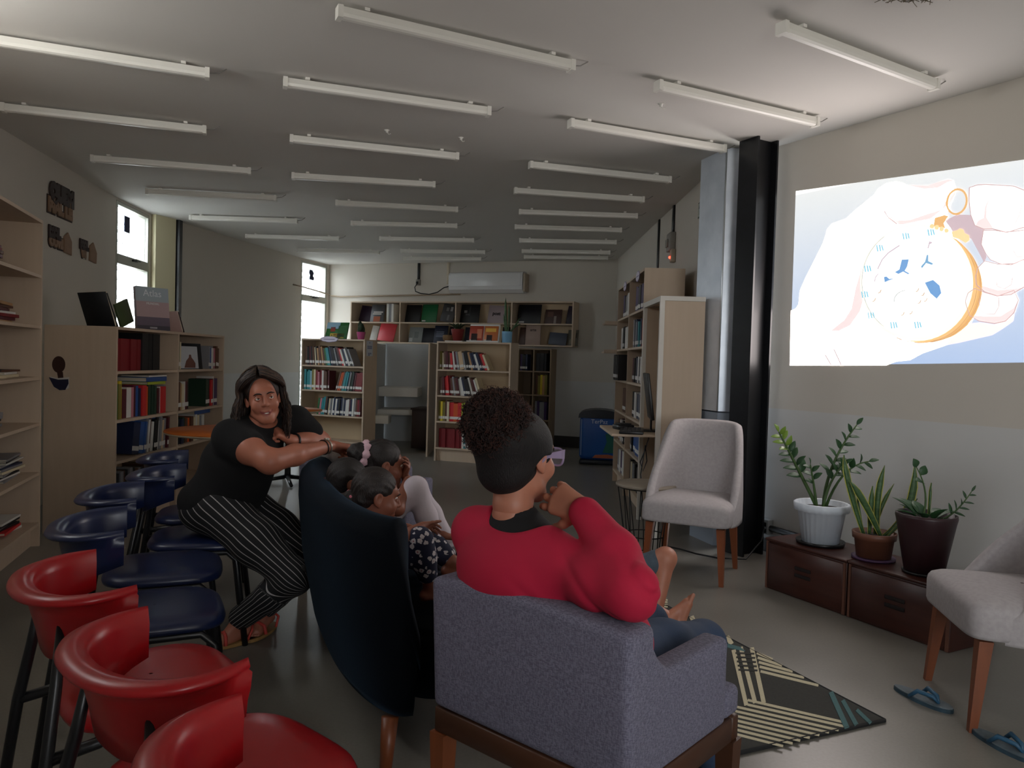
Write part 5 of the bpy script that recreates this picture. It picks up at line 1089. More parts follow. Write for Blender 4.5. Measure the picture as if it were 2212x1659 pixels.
def head_sdf(S, c, fr, s=1.0, child=False, smile=0, neck=None):
    r, f, u = fr; c = np.array(c); P = lambda x, y, z: c + s * (x * r + y * f + z * u); A = np.array([r, f, u])
    E = lambda x, y, z, a, b, d, k, sub=False: S.ell(P(x, y, z), (a * s, b * s, d * s), A, k * s, sub)
    E(0, -.012, .035, .076, .096, .088, .02); E(0, .03, -.038, .058 if not child else .06, .062, .078 if not child else .068, .04)
    if not child: S.cap(P(-.052, .012, -.075), P(-.018, .066, -.106), .016 * s, .018 * s, .03 * s); S.cap(P(.052, .012, -.075), P(.018, .066, -.106), .016 * s, .018 * s, .03 * s)
    E(0, .074, -.100 if not child else -.085, .020, .018, .018, .03)
    for x in (-1, 1): E(x * .037, .064, -.032, .028, .024, .026, .025)
    S.cap(P(-.032, .082, .030), P(.032, .082, .030), .012 * s, None, .02 * s)
    for x in (-1, 1): E(x * .031, .104, .004, .022, .018, .0135, .012, True)
    nl = 1 if not child else .75
    S.cap(P(0, .088, .014), P(0, .088 + .022 * nl, -.026), .0085 * s, .0125 * s, .010 * s)
    for x in (-1, 1): S.cap(P(x * .011, .092, -.031), P(x * .012, .098, -.030), .0075 * s, .0075 * s, .007 * s)
    if smile:
        for x in (-1, 1): S.cap(P(x * .031, .078, -.0555), P(x * .012, .0900, -.0655), .004 * s, .0055 * s, .005 * s); S.cap(P(x * .012, .0900, -.0655), P(0, .0915, -.0665), .0055 * s, .0055 * s, .005 * s)
        for x in (-1, 1): S.cap(P(x * .030, .0775, -.0585), P(x * .012, .0870, -.0775), .004 * s, .006 * s, .005 * s); S.cap(P(x * .012, .0870, -.0775), P(0, .0885, -.0805), .006 * s, .0062 * s, .005 * s); S.cap(P(x * .041, .066, -.050), P(x * .046, .060, -.036), .010 * s, .013 * s, .012 * s)
        E(0, .097, -.0722, .026, .010, .0042, .003, True)
    else:
        S.cap(P(-.02, .084, -.064), P(.02, .084, -.064), .0065 * s, None, .007 * s); S.cap(P(-.016, .084, -.073), P(.016, .084, -.073), .007 * s, None, .007 * s)
    for x in (-1, 1):  # eyelids
        S.cap(P(x * .017, .086, .003), P(x * .031, .0935, .0125), .0035 * s, .0042 * s, .004 * s); S.cap(P(x * .031, .0935, .0125), P(x * .046, .082, .0045), .0042 * s, .0035 * s, .004 * s)
        S.cap(P(x * .018, .085, .001), P(x * .031, .0905, -.0058), .0032 * s, None, .004 * s); S.cap(P(x * .031, .0905, -.0058), P(x * .045, .081, .002), .0032 * s, None, .004 * s)
    for x in (-1, 1):  # ears
        E(x * .078, -.006, .0, .009, .021, .033, .008); E(x * .085, .0, .003, .006, .010, .018, .004, True); S.cap(P(x * .076, .002, -.026), P(x * .077, .004, -.033), .008 * s, .007 * s, .008 * s)
    S.cap(P(0, -.025, -.06), neck if neck is not None else P(0, -.045, -.17), .052 * s, .055 * s, .03 * s)
    return P
M_eye = mat('eye white', '#d9d2cb', .2); M_iris = mat('dark iris', '#1d100b', .15)
def eyes(par, P, fr, s=1.0, look=(0, 0), brows='#1b110d'):
    r, f, u = fr; org = np.array(par.location)
    for x in (-1, 1):
        q = P(x * .031, .0815 if s > .895 and brows != 'child' else .0795, .005) - org; mb = MB(); mb.ball(q, .0130 * s, n=16); o = mb.build('eye', M_eye, par)
        d = Vector(f + look[0] * r + look[1] * u).normalized(); mb = MB(); mb.ball(Vector(q) + d * .0066 * s, .0074 * s, n=14); mb.build('iris', M_iris, o)
        mb = MB(); pts = [P(x * a, b, z) - org for a, b, z in ((.012, .0965, .0225), (.022, .0985, .0275), (.034, .0955, .0290), (.044, .0885, .0260), (.051, .080, .0210))]; mb.tube(pts, [.0022 * s, .0034 * s, .0032 * s, .0026 * s, .0012 * s], 6); mb.build('eyebrow', mat('brow hair', '#1b110d', .8), par)
def hand_sdf(S, w, d, n, t, s=1.0, curl=(.3, .3, .3), spread=.06, thumb_out=.7, thumb_curl=.3, k=.007):
    """w wrist, d hand direction, n palm normal (towards the palm side), t thumb side"""
    d = np.array(Vector(d).normalized()); t = np.array(t, float); t = t - d * (t @ d); t /= np.linalg.norm(t); n = np.array(n, float); n = n - d * (n @ d) - t * (n @ t); n /= np.linalg.norm(n); w = np.array(w, float); tips = []
    for i, (lat, L, r0) in enumerate(((.030, .072, .0088), (.010, .080, .0090), (-.010, .075, .0086), (-.028, .060, .0078))):
        kn = w + s * (d * (.092 - .006 * abs(i - 1.2)) + t * lat + n * (-.002)); S.cap(w + s * (d * .012 + t * lat * .45), kn, .0165 * s, .0125 * s, .016 * s)
        dd = d + t * spread * (1.5 - i) * .9; dd /= np.linalg.norm(dd); p = kn; nn = n.copy()
        for j, fr_ in enumerate((.45, .31, .24)):
            a = curl[j] if not isinstance(curl[0], (tuple, list)) else curl[i][j]; dd2 = dd * math.cos(a) + nn * math.sin(a); nn = nn * math.cos(a) - dd * math.sin(a); dd = dd2
            q = p + dd * L * fr_ * s; rr = r0 * s * (1 - .08 * j); S.cap(p, q, rr, rr * .94, k * s); p = q
        tips.append(p)
    b = w + s * (d * .022 + t * .022 + n * .006); d1 = d * math.cos(thumb_out) + t * math.sin(thumb_out); d1 = d1 + n * .25; d1 /= np.linalg.norm(d1); q = b + d1 * .042 * s; S.cap(b, q, .0145 * s, .0115 * s, .012 * s)
    d2 = d1 * math.cos(thumb_curl) + (d * .8 + n * .4) * math.sin(thumb_curl); d2 /= np.linalg.norm(d2); q2 = q + d2 * .032 * s; S.cap(q, q2, .0105 * s, .0098 * s, k * s); S.cap(q2, q2 + d2 * .024 * s, .0098 * s, .0082 * s, k * s)
    return tips
def foot_sdf(S, ankle, d, up, s=1.0, k=.012, toes=True):
    d = np.array(Vector(d).normalized()); u = np.array(up, float); u = u - d * (u @ d); u /= np.linalg.norm(u); l = np.cross(d, u); a = np.array(ankle, float)
    heel = a - u * .055 * s - d * .035 * s; ball = a - u * .065 * s + d * .11 * s
    S.cap(a, heel, .034 * s, .028 * s, .02 * s); S.cap(heel, ball + l * .018 * s, .026 * s, .021 * s, .02 * s); S.cap(heel, ball - l * .018 * s, .026 * s, .021 * s, .02 * s); S.cap(a + d * .01 * s, ball + u * .006 * s, .032 * s, .020 * s, .02 * s)
    if toes:
        for i in range(5): b = ball + l * (.030 - .015 * i) * s; S.cap(b, b + d * (.052 - .006 * i) * s - u * .004 * s, .0115 * s - .0006 * i, (.0105 - .0009 * i) * s, .006 * s)
M_skinw = bpy.data.materials.new('warm brown skin')
def skin(m, c, c2):
    m.use_nodes = True; nt = m.node_tree; b = nt.nodes['Principled BSDF']; b.inputs['Roughness'].default_value = .48; b.inputs['Base Color'].default_value = lin(c) + (1,)
    b.inputs['Subsurface Weight'].default_value = .12; b.inputs['Subsurface Radius'].default_value = (.012, .005, .003)
    tc = nt.nodes.new('ShaderNodeTexCoord'); n = nt.nodes.new('ShaderNodeTexNoise'); n.inputs['Scale'].default_value = 14; n.inputs['Detail'].default_value = 6; nt.links.new(tc.outputs['Object'], n.inputs[0]); mx = nt.nodes.new('ShaderNodeMix'); mx.data_type = 'RGBA'; nt.links.new(n.outputs[0], mx.inputs[0]); mx.inputs[6].default_value = lin(c) + (1,); mx.inputs[7].default_value = lin(c2) + (1,); nt.links.new(mx.outputs[2], b.inputs['Base Color'])
    return m
skin(M_skinw, '#b4735c', '#9f624c'); M_skind = skin(bpy.data.materials.new('deeper brown skin'), '#955c46', '#814c3a'); M_skint = skin(bpy.data.materials.new('tan skin'), '#b97d66', '#a56b54')
M_lip = mat('lips', '#96504a', .4); M_teeth = mat('teeth', '#e2dcd2', .25)
def hairmat(name, c, c2, rough=.5): return mat(name, c, rough, noise=.8, scale=10, stretch=(9, 9, 2), col2=c2, bump=.35, bscale=40)
def strands(par, name, m, paths, r=.004, n=4):
    mb = MB()
    for p in paths: k = len(p); mb.tube(p, [r * (1 - .75 * (i / (k - 1)) ** 3) for i in range(k)], n)
    return mb.build(name, m, par, fix=False)
# ------------------------------------------------------------------ woman in black, seated sideways, arms folded on the sofa back
W1 = thing('person', 'smiling woman with long wavy hair, black top and pinstripe trousers, arms folded on the sofa', 'person', (-1.40, 3.50, 0))
hd = np.array((-1.120, 3.43, 1.104)); fr1 = frame((.42, -.90, -.02), (-.17, -.02, 1))
neck1 = np.array((-1.165, 3.475, .955))
shR, shL = np.array((-1.235, 3.37, .925)), np.array((-1.02, 3.62, .985))
elR, wrR = np.array((-1.03, 3.27, .838)), np.array((-.855, 3.60, .875))
elL, wrL = np.array((-.925, 3.70, .880)), np.array((-1.005, 3.50, .905))
S = SDF()
S.cap(neck1, hd - fr1[2] * .08, .052, .05, .03); S.cap(shR, shL, .055, .055, .05)
S.chain([shR, (shR + elR) / 2 + np.array((0, -.01, .0)), elR], [.066, .060, .050], .03); S.chain([elR, elR * .6 + wrR * .4, wrR], [.050, .045, .029], .03)
S.chain([shL, elL], [.056, .048], .03); S.chain([elL, elL * .6 + wrL * .4, wrL], [.047, .042, .027], .03)
sh_body = S.mesh(.007)
S = SDF(); PH = head_sdf(S, hd, fr1, .90, smile=1, neck=neck1); sh_head = S.mesh(.0026)
S = SDF(); S.cap(wrR - (wrR - elR) * .12, wrR, .0305, .0285, .02)
hand_sdf(S, wrR + np.array((.006, .012, 0)), (.55, .62, -.25), (.1, -.55, -.8), (-.1, -.75, .5), .95, ((1.1, 1.2, .8),) * 4, .03, .4, .5); sh_hr = S.mesh(.0032)
S = SDF(); S.cap(wrL - (wrL - elL) * .12, wrL, .0285, .027, .02)
hand_sdf(S, wrL, (-.66, -.55, .50), (-.45, .2, -.85), (-.3, .8, .35), .95, ((1.25, 1.5, .9),) * 4, .02, .25, .7); sh_hl = S.mesh(.0032)
def reg(Cn):
    q = (Cn - hd); x = q @ fr1[0] / .9; y = q @ fr1[1] / .9; z = q @ fr1[2] / .9; m = np.zeros(len(Cn))
    zc = -.0725 + 14 * x * x; lip = (np.abs(x) < .031) & (y > .074) & (y < .11) & (z < zc + .0105 - .20 * np.abs(x)) & (z > zc - .0135 + .26 * np.abs(x))
    m[lip] = 1; return m
fig_mesh('body', [sh_body, sh_head, sh_hr, sh_hl], [M_skinw, M_lip], W1, reg)
eyes(W1, PH, fr1, .90, (-.12, .05))
mb = MB(); org = np.array(W1.location); mb.tube([PH(x, .0860 - 12 * x * x, -.0722 + 12 * x * x) - org for x in (-.023, -.016, -.008, 0, .008, .016, .023)], [.0015, .0034, .0042, .0045, .0042, .0034, .0015], 6); mb.build('teeth', M_teeth, W1)
# top
M_btop = mat('black jersey', '#050507', .95, bump=.15, bscale=25)
hip = np.array((-1.335, 3.53, .585))
S = SDF()
S.ell((-1.335, 3.53, .61), (.188, .172, .15), None, .06); S.ell((-1.25, 3.50, .78), (.165, .155, .17), None, .08); S.ell((-1.185, 3.485, .87), (.14, .15, .12), None, .06)
S.cap(shR + np.array((-.005, 0, .008)), shL + np.array((-.01, 0, .005)), .066, .064, .05)
S.chain([shR, shR * .58 + elR * .42], [.080, .078], .03); S.chain([shL, shL * .45 + elL * .55], [.072, .066], .03); S.cap((-1.235, 3.42, .90), neck1 + np.array((0, 0, -.02)), .07, .066, .05)
fig_mesh('black_top', [S.mesh(.007, disp=lambda X, Y, Z: .004 * np.sin(26 * X + 18 * Z + 3 * np.sin(11 * Y)) * np.clip((.95 - Z) * 4, 0, 1))], [M_btop], W1)
# trousers with pin stripes that follow the legs
hR, hL = np.array((-1.30, 3.44, .585)), np.array((-1.28, 3.62, .585)); kR, kL = np.array((-.915, 3.28, .335)), np.array((-.89, 3.50, .36)); aR, aL = np.array((-1.185, 3.40, .115)), np.array((-1.12, 3.56, .12))
S = SDF(); S.ell((-1.345, 3.53, .57), (.175, .175, .115), None, .05)
for h_, k_, a_ in ((hR, kR, aR), (hL, kL, aL)):
    S.chain([h_, h_ * .5 + k_ * .5 + np.array((0, 0, -.0)), k_], [.115, .098, .070], .04); S.chain([k_, k_ * .6 + a_ * .4, a_], [.070, .066, .056], .03)
M_pin = bpy.data.materials.new('black pinstripe cloth'); M_pin.use_nodes = True
def pin():
    nt = M_pin.node_tree; b = nt.nodes['Principled BSDF']; b.inputs['Roughness'].default_value = .85; L = nt.links
    c = nt.nodes.new('ShaderNodeAttribute'); c.attribute_name = 'stripe_cos'; s = nt.nodes.new('ShaderNodeAttribute'); s.attribute_name = 'stripe_sin'
    at = nt.nodes.new('ShaderNodeMath'); at.operation = 'ARCTAN2'; L.new(s.outputs['Fac'], at.inputs[0]); L.new(c.outputs['Fac'], at.inputs[1])
    mu = nt.nodes.new('ShaderNodeMath'); mu.operation = 'MULTIPLY'; mu.inputs[1].default_value = 22 / (2 * PI); L.new(at.outputs[0], mu.inputs[0])
    fr_ = nt.nodes.new('ShaderNodeMath'); fr_.operation = 'FRACT'; L.new(mu.outputs[0], fr_.inputs[0])
    lt = nt.nodes.new('ShaderNodeMath'); lt.operation = 'LESS_THAN'; lt.inputs[1].default_value = .125; L.new(fr_.outputs[0], lt.inputs[0])
    mx = nt.nodes.new('ShaderNodeMix'); mx.data_type = 'RGBA'; mx.inputs[6].default_value = lin('#0c0c10') + (1,); mx.inputs[7].default_value = lin('#a5a2a0') + (1,); L.new(lt.outputs[0], mx.inputs[0]); L.new(mx.outputs[2], b.inputs['Base Color'])
pin()
def stripe_attr(V):
    best = np.full(len(V), 1e9); cs = np.zeros(len(V)); sn = np.zeros(len(V))
    for pts, rs in (((hR + np.array((-.10, 0, .05)), hR, kR), (.12, .1)), ((kR, aR), (.065, .06)), ((hL + np.array((-.10, 0, .05)), hL, kL), (.12, .1)), ((kL, aL), (.065, .06))):
        a, b = np.array(pts[-2]), np.array(pts[-1]); d = b - a; L = np.linalg.norm(d); d /= L; t = np.clip((V - a) @ d / L, -.6, 1.15); q = V - a - np.outer(t * L, d); dist = np.linalg.norm(q, axis=1) - rs[0]
        ref = np.array((0, 1.0, 0)) - d * d[1]; ref /= np.linalg.norm(ref); e2_ = np.cross(d, ref); m = dist < best; best = np.where(m, dist, best); l = np.linalg.norm(q, axis=1) + 1e-9; cs = np.where(m, (q @ ref) / l, cs); sn = np.where(m, (q @ e2_) / l, sn)
    return {'stripe_cos': cs, 'stripe_sin': sn}
fig_mesh('trousers', [S.mesh(.0065)], [M_pin], W1, None, stripe_attr)
S = SDF()
for a_, d_ in ((aR, (-.1, -.55, -.1)), (aL, (.2, -.5, -.05))): foot_sdf(S, a_ + np.array((-.01, -.005, -.022)), (d_[0] - .25, d_[1] + .2, d_[2]), (0, 0, 1), .9)
fig_mesh('foot', [S.mesh(.005)], [M_skinw], W1)
for a_, d_ in ((aR, Vector((-.35, -.35, 0))), (aL, Vector((-.05, -.3, 0)))):
    d_.normalize(); l_ = Vector((-d_.y, d_.x, 0)); b_ = Vector(a_) - Vector(W1.location); b_.z = 0
    P = []
    for i in range(24): q = 2 * PI * i / 24; P.append(b_ + d_ * (.05 + .125 * math.cos(q)) + l_ * (.042 * math.sin(q)))
    mb = MB(); mb.prism([(p.x, p.y) for p in P], .002, .016); o = mb.build('sandal', mat('tan sandal sole', '#a07c48', .6), W1)
    mb = MB(); z = Vector((0, 0, 1)); mb.tube([b_ + d_ * .09 + l_ * .042 + z * .016, b_ + d_ * .085 + l_ * .03 + z * .052, b_ + d_ * .08 + z * .064, b_ + d_ * .085 - l_ * .03 + z * .052, b_ + d_ * .09 - l_ * .042 + z * .016], .008, 8); mb.build('strap', mat('coral strap', '#c94b42', .5), o); mb = MB(); mb.tube([b_ - d_ * .01 + l_ * .04 + z * .016, b_ - d_ * .03 + l_ * .042 + z * .06, b_ - d_ * .055 + z * .075, b_ - d_ * .03 - l_ * .042 + z * .06, b_ - d_ * .01 - l_ * .04 + z * .016], .006, 8); mb.build('strap', mat('coral strap', '#c94b42', .5), o)
# hair: a cap and long wavy locks
M_h1 = hairmat('dark brown wavy hair', '#2a1b14', '#150d0a'); M_h1b = hairmat('light brown hair ends', '#5a4333', '#2c1e16')
S = SDF(); A1 = np.array(fr1)
S.ell(PH(0, -.022, .040), (.082, .093, .084), A1, .01); S.ell(PH(.004, .092, -.020), (.066, .086, .112), A1, .012, True)
fig_mesh('hair', [S.mesh(.004)], [M_h1], W1)
hr = random.Random(2)
def lock(th1, dph, Ls, wav, rad=1.0):
    pts = []; r, f, u = fr1; ph0 = hr.uniform(.05, .5); n = 12
    th0 = th1 + hr.uniform(-.2, .2)
    if abs(th1) < 2.0: th0 = math.copysign(.10, th1) + .18; ph0 = hr.uniform(.06, .80)
    for i in range(n):
        t_ = i / (n - 1); ph = ph0 + (1.75 - ph0) * t_; th = th0 + (th1 - th0) * min(1, t_ * 1.25) ** .8; k = rad * (1.04 + .05 * t_)
        pts.append(PH(.088 * k * math.sin(ph) * math.sin(th), -.02 + .104 * k * math.sin(ph) * math.cos(th), .038 + .094 * k * math.cos(ph)))
    p = pts[-1]; out = (p - hd); out = out - np.array((0, 0, out[2])); out /= np.linalg.norm(out) + 1e-6; a0 = hr.uniform(0, 6.28); m = 14
    for j in range(1, m):
        t_ = j / (m - 1); wv = wav * math.sin(a0 + t_ * 11) * t_ ** .5; sd = np.cross(out, (0, 0, 1))
        pts.append(p + np.array((0, 0, -Ls * t_)) + out * (.020 * math.sin(t_ * 2.4) + wv * .5) + sd * wv)
    return [Vector(q - org) for q in pts]
P1 = []; P2 = []
for i in range(1100):
    th = hr.uniform(1.30, 2 * PI - 1.30) if hr.random() < .6 else hr.choice((1, -1)) * hr.uniform(1.28, 1.9); th = th if th < PI else th - 2 * PI; Ls = hr.uniform(.12, .24)
    (P1 if hr.random() < .68 else P2).append(lock(th, 0, Ls, hr.uniform(.006, .020), hr.uniform(.98, 1.26)))
strands(W1, 'hair_locks', M_h1, P1, .0034, 4); strands(W1, 'hair_locks', M_h1b, P2, .0028, 4)
# bracelet and watch
def cuff(par, c, d, R, r, name, m, n=24):
    d = Vector(d).normalized(); a = d.orthogonal().normalized(); b = d.cross(a); mb = MB(); mb.tube([Vector(c) - Vector(par.location) + (a * math.cos(2 * PI * i / n) + b * math.sin(2 * PI * i / n)) * R for i in range(n)], r, 8, closed=True); return mb.build(name, m, par)
cuff(W1, wrL - (wrL - elL) * .10, wrL - elL, .0315, .0055, 'bracelet', M_black)
o = cuff(W1, wrR - (wrR - elR) * .05, wrR - elR, .0325, .0045, 'watch_band', mat('steel band', '#b9b2a4', .3, .8)); cuff(W1, wrR - (wrR - elR) * .11, wrR - elR, .0335, .0035, 'bracelet', mat('dark beads', '#2a1d18', .4))
dv = Vector(wrR - elR).normalized(); sd = Vector((0, 0, 1)).cross(dv).normalized(); up_ = (Vector((0, 0, 1)) * .6 - sd * .0).normalized(); c_ = Vector(wrR - (wrR - elR) * .05) - Vector(W1.location) + up_ * .034
mb = MB(); mb.lathe([(0, -.003), (.013, -.003), (.014, .003), (.011, .005), (0, .005)], 18, M=Matrix.Translation(c_)); mb.build('watch_face', mat('watch steel', '#c9c4b8', .25, .7), o)
# pale spotted pouch hanging from her hand
M_pch = mat('pale spotted cloth', '#a9a29c', .9, noise=.9, scale=22, col2='#6f6a68')
t = thing('pouch', 'pale spotted cloth pouch with dark strap under her watch hand', 'bag', (-.86, 3.80, .80))
S = SDF(); S.ell((-.86, 3.80, .795), (.085, .05, .045), None, .02); S.ell((-.80, 3.80, .78), (.05, .045, .04), None, .03); fig_mesh('body', [S.mesh(.006, disp=lambda X, Y, Z: .004 * np.sin(60 * X) * np.sin(50 * Z + 20 * Y))], [M_pch], t)
mb = MB(); mb.tube([(.05, -.13, .045), (.07, -.10, .02), (.095, -.06, -.01), (.115, -.03, -.04)], .004, 6); mb.build('strap', M_black, t)
# ------------------------------------------------------------------ woman in the red cardigan, seen from behind
W2 = thing('person', 'woman in red cardigan with curly hair bun and lilac glasses, seen from behind', 'person', (.17, 1.98, .45))
o2 = np.array(W2.location); f2 = np.array((.66, .75, 0)); r2 = np.array((.75, -.66, 0)); Z3 = np.array((0, 0, 1.0))
hd2 = np.array((.030, 2.04, 1.045)); fr2 = frame((.66, .74, -.06), (-.02, -.02, 1))
nk2 = np.array((.010, 1.995, .925)); pel = np.array((.215, 1.985, .56))
sL2 = np.array((-.085, 2.07, .835)); sR2 = np.array((.130, 1.865, .800)); eR2 = np.array((.278, 1.675, .800)); wR2 = np.array((.188, 1.885, .932)); eL2 = np.array((.02, 2.34, .66)); wL2 = np.array((.22, 2.44, .60))
S = SDF(); S.cap(nk2 - Z3 * .03, hd2 - fr2[2] * .07, .050, .048, .03); S.chain([nk2 - Z3 * .03, (sR2 + sL2) / 2 - Z3 * .02, pel], [.04, .05, .06], .03); S.chain([(sR2 + sL2) / 2, sR2, eR2, wR2], [.03, .03, .03, .022], .02); S.chain([(sR2 + sL2) / 2, sL2, eL2, wL2], [.03, .03, .03, .022], .02); sh_neck = S.mesh(.006)
S = SDF(); P2H = head_sdf(S, hd2, fr2, .96, neck=nk2); sh_h = S.mesh(.003)
S = SDF(); S.cap(wR2 - (wR2 - eR2) * .2, wR2, .030, .027, .02)
hand_sdf(S, wR2, (-.66, .70, .22), (-.45, .75, -.2), (-.35, -.1, -.9), 1.06, ((.25, .35, .25), (.30, .45, .3), (.4, .6, .4), (.5, .8, .5)), .10, .75, .15); sh_hd = S.mesh(.003)
S = SDF(); S.cap(wL2, wL2 + np.array((.09, -.01, -.01)), .026, .030, .02); S.cap(wL2 + np.array((.09, -.01, -.01)), wL2 + np.array((.17, -.03, -.03)), .028, .014, .02); sh_l = S.mesh(.006)
fig_mesh('body', [sh_neck, sh_h, sh_hd, sh_l], [M_skint], W2)
eyes(W2, P2H, fr2, .96)
# cardigan
M_card2 = mat('crimson knit', '#b40f38', .85, noise=.25, scale=5, col2='#9c0b2e', bump=.25, bscale=9)
def wrinkle(X, Y, Z):
    fold = lambda q, w: -np.clip(1 - np.abs(((q + w) % 2) - 1) * 3.2, 0, 1) ** 1.5
    a = fold(11 * Z + 8.5 * X - 4 * Y, .3 * np.sin(14 * X + 9 * Y)) * np.clip((.93 - Z) * 6, 0, 1) * np.clip((X + .02) * 9, 0, 1) * .0075
    b = fold(9 * (X - Y) + 13 * Z, .4 * np.sin(17 * Z)) * np.clip((X - .17) * 9, 0, 1) * .006
    return -(a + b) + .003 * np.sin(24 * Z + 15 * X + 3 * np.sin(9 * Y)) * np.clip((.9 - Z) * 5, 0, 1)
S = SDF()
S.ell(pel + Z3 * .03 - f2 * .0, (.185, .125, .14), (r2, f2, Z3), .06)
mid = pel * .5 + nk2 * .5 - f2 * .035; S.ell(mid + Z3 * -.02, (.175, .115, .15), (r2, f2, Z3), .08)
up2 = (sL2 + sR2) / 2 - f2 * .02 - Z3 * .06; S.ell(up2, (.170, .105, .11), (r2, f2, Z3), .07)
S.cap(sL2, sR2, .056, .062, .05); S.cap(nk2 - r2 * .05 - Z3 * .045, sL2, .036, .050, .04); S.cap(nk2 + r2 * .05 - Z3 * .055, sR2, .036, .056, .04)
S.chain([sR2, (sR2 + eR2) / 2 + np.array((.008, -.008, -.010)), eR2], [.064, .063, .060], .03); S.chain([eR2, eR2 * .55 + wR2 * .45 + np.array((.015, 0, 0)), wR2 - (wR2 - eR2) * .02], [.060, .053, .041], .025)
S.chain([sL2, eL2, wL2], [.056, .052, .040], .035)
S.ell(nk2 + Z3 * .015 - f2 * .01 + r2 * .035, (.095, .095, .088), (r2, f2, Z3), .015, True)
fig_mesh('cardigan', [S.mesh(.0055, disp=wrinkle)], [M_card2], W2)
cuffm = mat('crimson rib', '#a3142f', .9)
dv = Vector(wR2 - eR2).normalized()
# undershirt collar
S = SDF(); S.cap(nk2 - Z3 * .075 + f2 * .02, nk2 - Z3 * .016 + f2 * .008, .085, .055, .02); S.ell(nk2 - Z3 * .085 + f2 * .01 + r2 * .02, (.125, .085, .06), (r2, f2, Z3), .03); S.ell(nk2 + Z3 * .025 + f2 * .005, (.0555, .058, .07), (r2, f2, Z3), .008, True)
fig_mesh('black_shirt', [S.mesh(.005)], [mat('black cotton', '#0b0b0e', .9)], W2)
# jeans and shoes
M_jean = mat('dark blue denim', '#263a56', .85, noise=.35, scale=12, col2='#1c2c44', bump=.1, bscale=200)
S = SDF(); S.ell(pel + Z3 * .0, (.18, .14, .10), (r2, f2, Z3), .05)
kR2 = np.array((.595, 2.262, .475)); kL2 = np.array((.455, 2.42, .475))
for h_, k_ in ((pel + r2 * .09 - Z3 * .02, kR2), (pel - r2 * .09 - Z3 * .02, kL2)):
    a_ = k_ + f2 * .06 - Z3 * .36; S.chain([h_, h_ * .5 + k_ * .5, k_], [.092, .082, .062], .04); S.chain([k_, k_ * .55 + a_ * .45, a_], [.062, .058, .048], .03)
fig_mesh('jeans', [S.mesh(.007)], [M_jean], W2)
S = SDF()
for k_ in (kR2, kL2): foot_sdf(S, k_ + f2 * .06 - Z3 * .385, f2, Z3, .95, toes=False)
fig_mesh('shoe', [S.mesh(.007)], [M_black], W2)
# hair: smooth cap swept up into a big curly bun
M_h2 = hairmat('black swept hair', '#080607', '#0f0b0b', .75); M_h2c = hairmat('dark auburn curls', '#2a1511', '#170c0a', .8); M_h2d = hairmat('auburn curl tips', '#4c271c', '#2b1610', .8)
A2 = np.array(fr2); S = SDF()
S.ell(P2H(0, -.030, .030), (.094, .112, .100), A2, .02); S.ell(P2H(0, -.075, -.045), (.070, .052, .055), A2, .04); S.ell(P2H(0, -.09, .06), (.085, .07, .07), A2, .04)
S.ell(P2H(0, .105, -.035), (.085, .085, .085), A2, .012, True)
for x in (-1, 1): S.ell(P2H(x * .088, .012, -.035), (.026, .045, .045), A2, .012, True)
fig_mesh('hair', [S.mesh(.004)], [M_h2], W2)
bc = P2H(-.006, -.105, .090); cr_ = random.Random(8)
S = SDF(); S.ell(bc, (.079, .076, .078), A2, .02); S.cap(bc, P2H(0, -.05, .09), .06, .06, .03)
bun = fig_mesh('bun', [S.mesh(.005, disp=lambda X, Y, Z: .006 * np.sin(95 * X + 3 * np.sin(60 * Z)) * np.sin(90 * Y) + .004 * np.sin(120 * Z))], [M_h2c], W2)
def curls(nn, r0, r1, R, tube):
    out = []
    for i in range(nn):
        v = Vector((cr_.gauss(0, 1), cr_.gauss(0, 1), cr_.gauss(0, 1))).normalized(); q = Vector(bc) + Vector((v.x * .082, v.y * .082, v.z * .080)) * cr_.uniform(r0, r1)
        a = v.orthogonal().normalized(); a.rotate(Matrix.Rotation(cr_.uniform(0, 6.28), 3, v)); b = v.cross(a); ph = cr_.uniform(0, 6.28); Lc = cr_.uniform(.018, .045); n = 12; cR = cr_.uniform(.4, 1) * R
        out.append([q - Vector(W2.location) + a * (Lc * (j / n - .5)) + (b * math.cos(ph + j * 1.1) + v * math.sin(ph + j * 1.1)) * cR + v * (.012 * (j / n - .2)) for j in range(n)])
    return out
o = strands(W2, 'curls', M_h2c, curls(1300, .90, 1.08, .006, .002), .0016, 4); o['kind'] = 'stuff'
o = strands(W2, 'curls', M_h2d, curls(520, 1.0, 1.17, .007, .002), .0009, 3); o['kind'] = 'stuff'
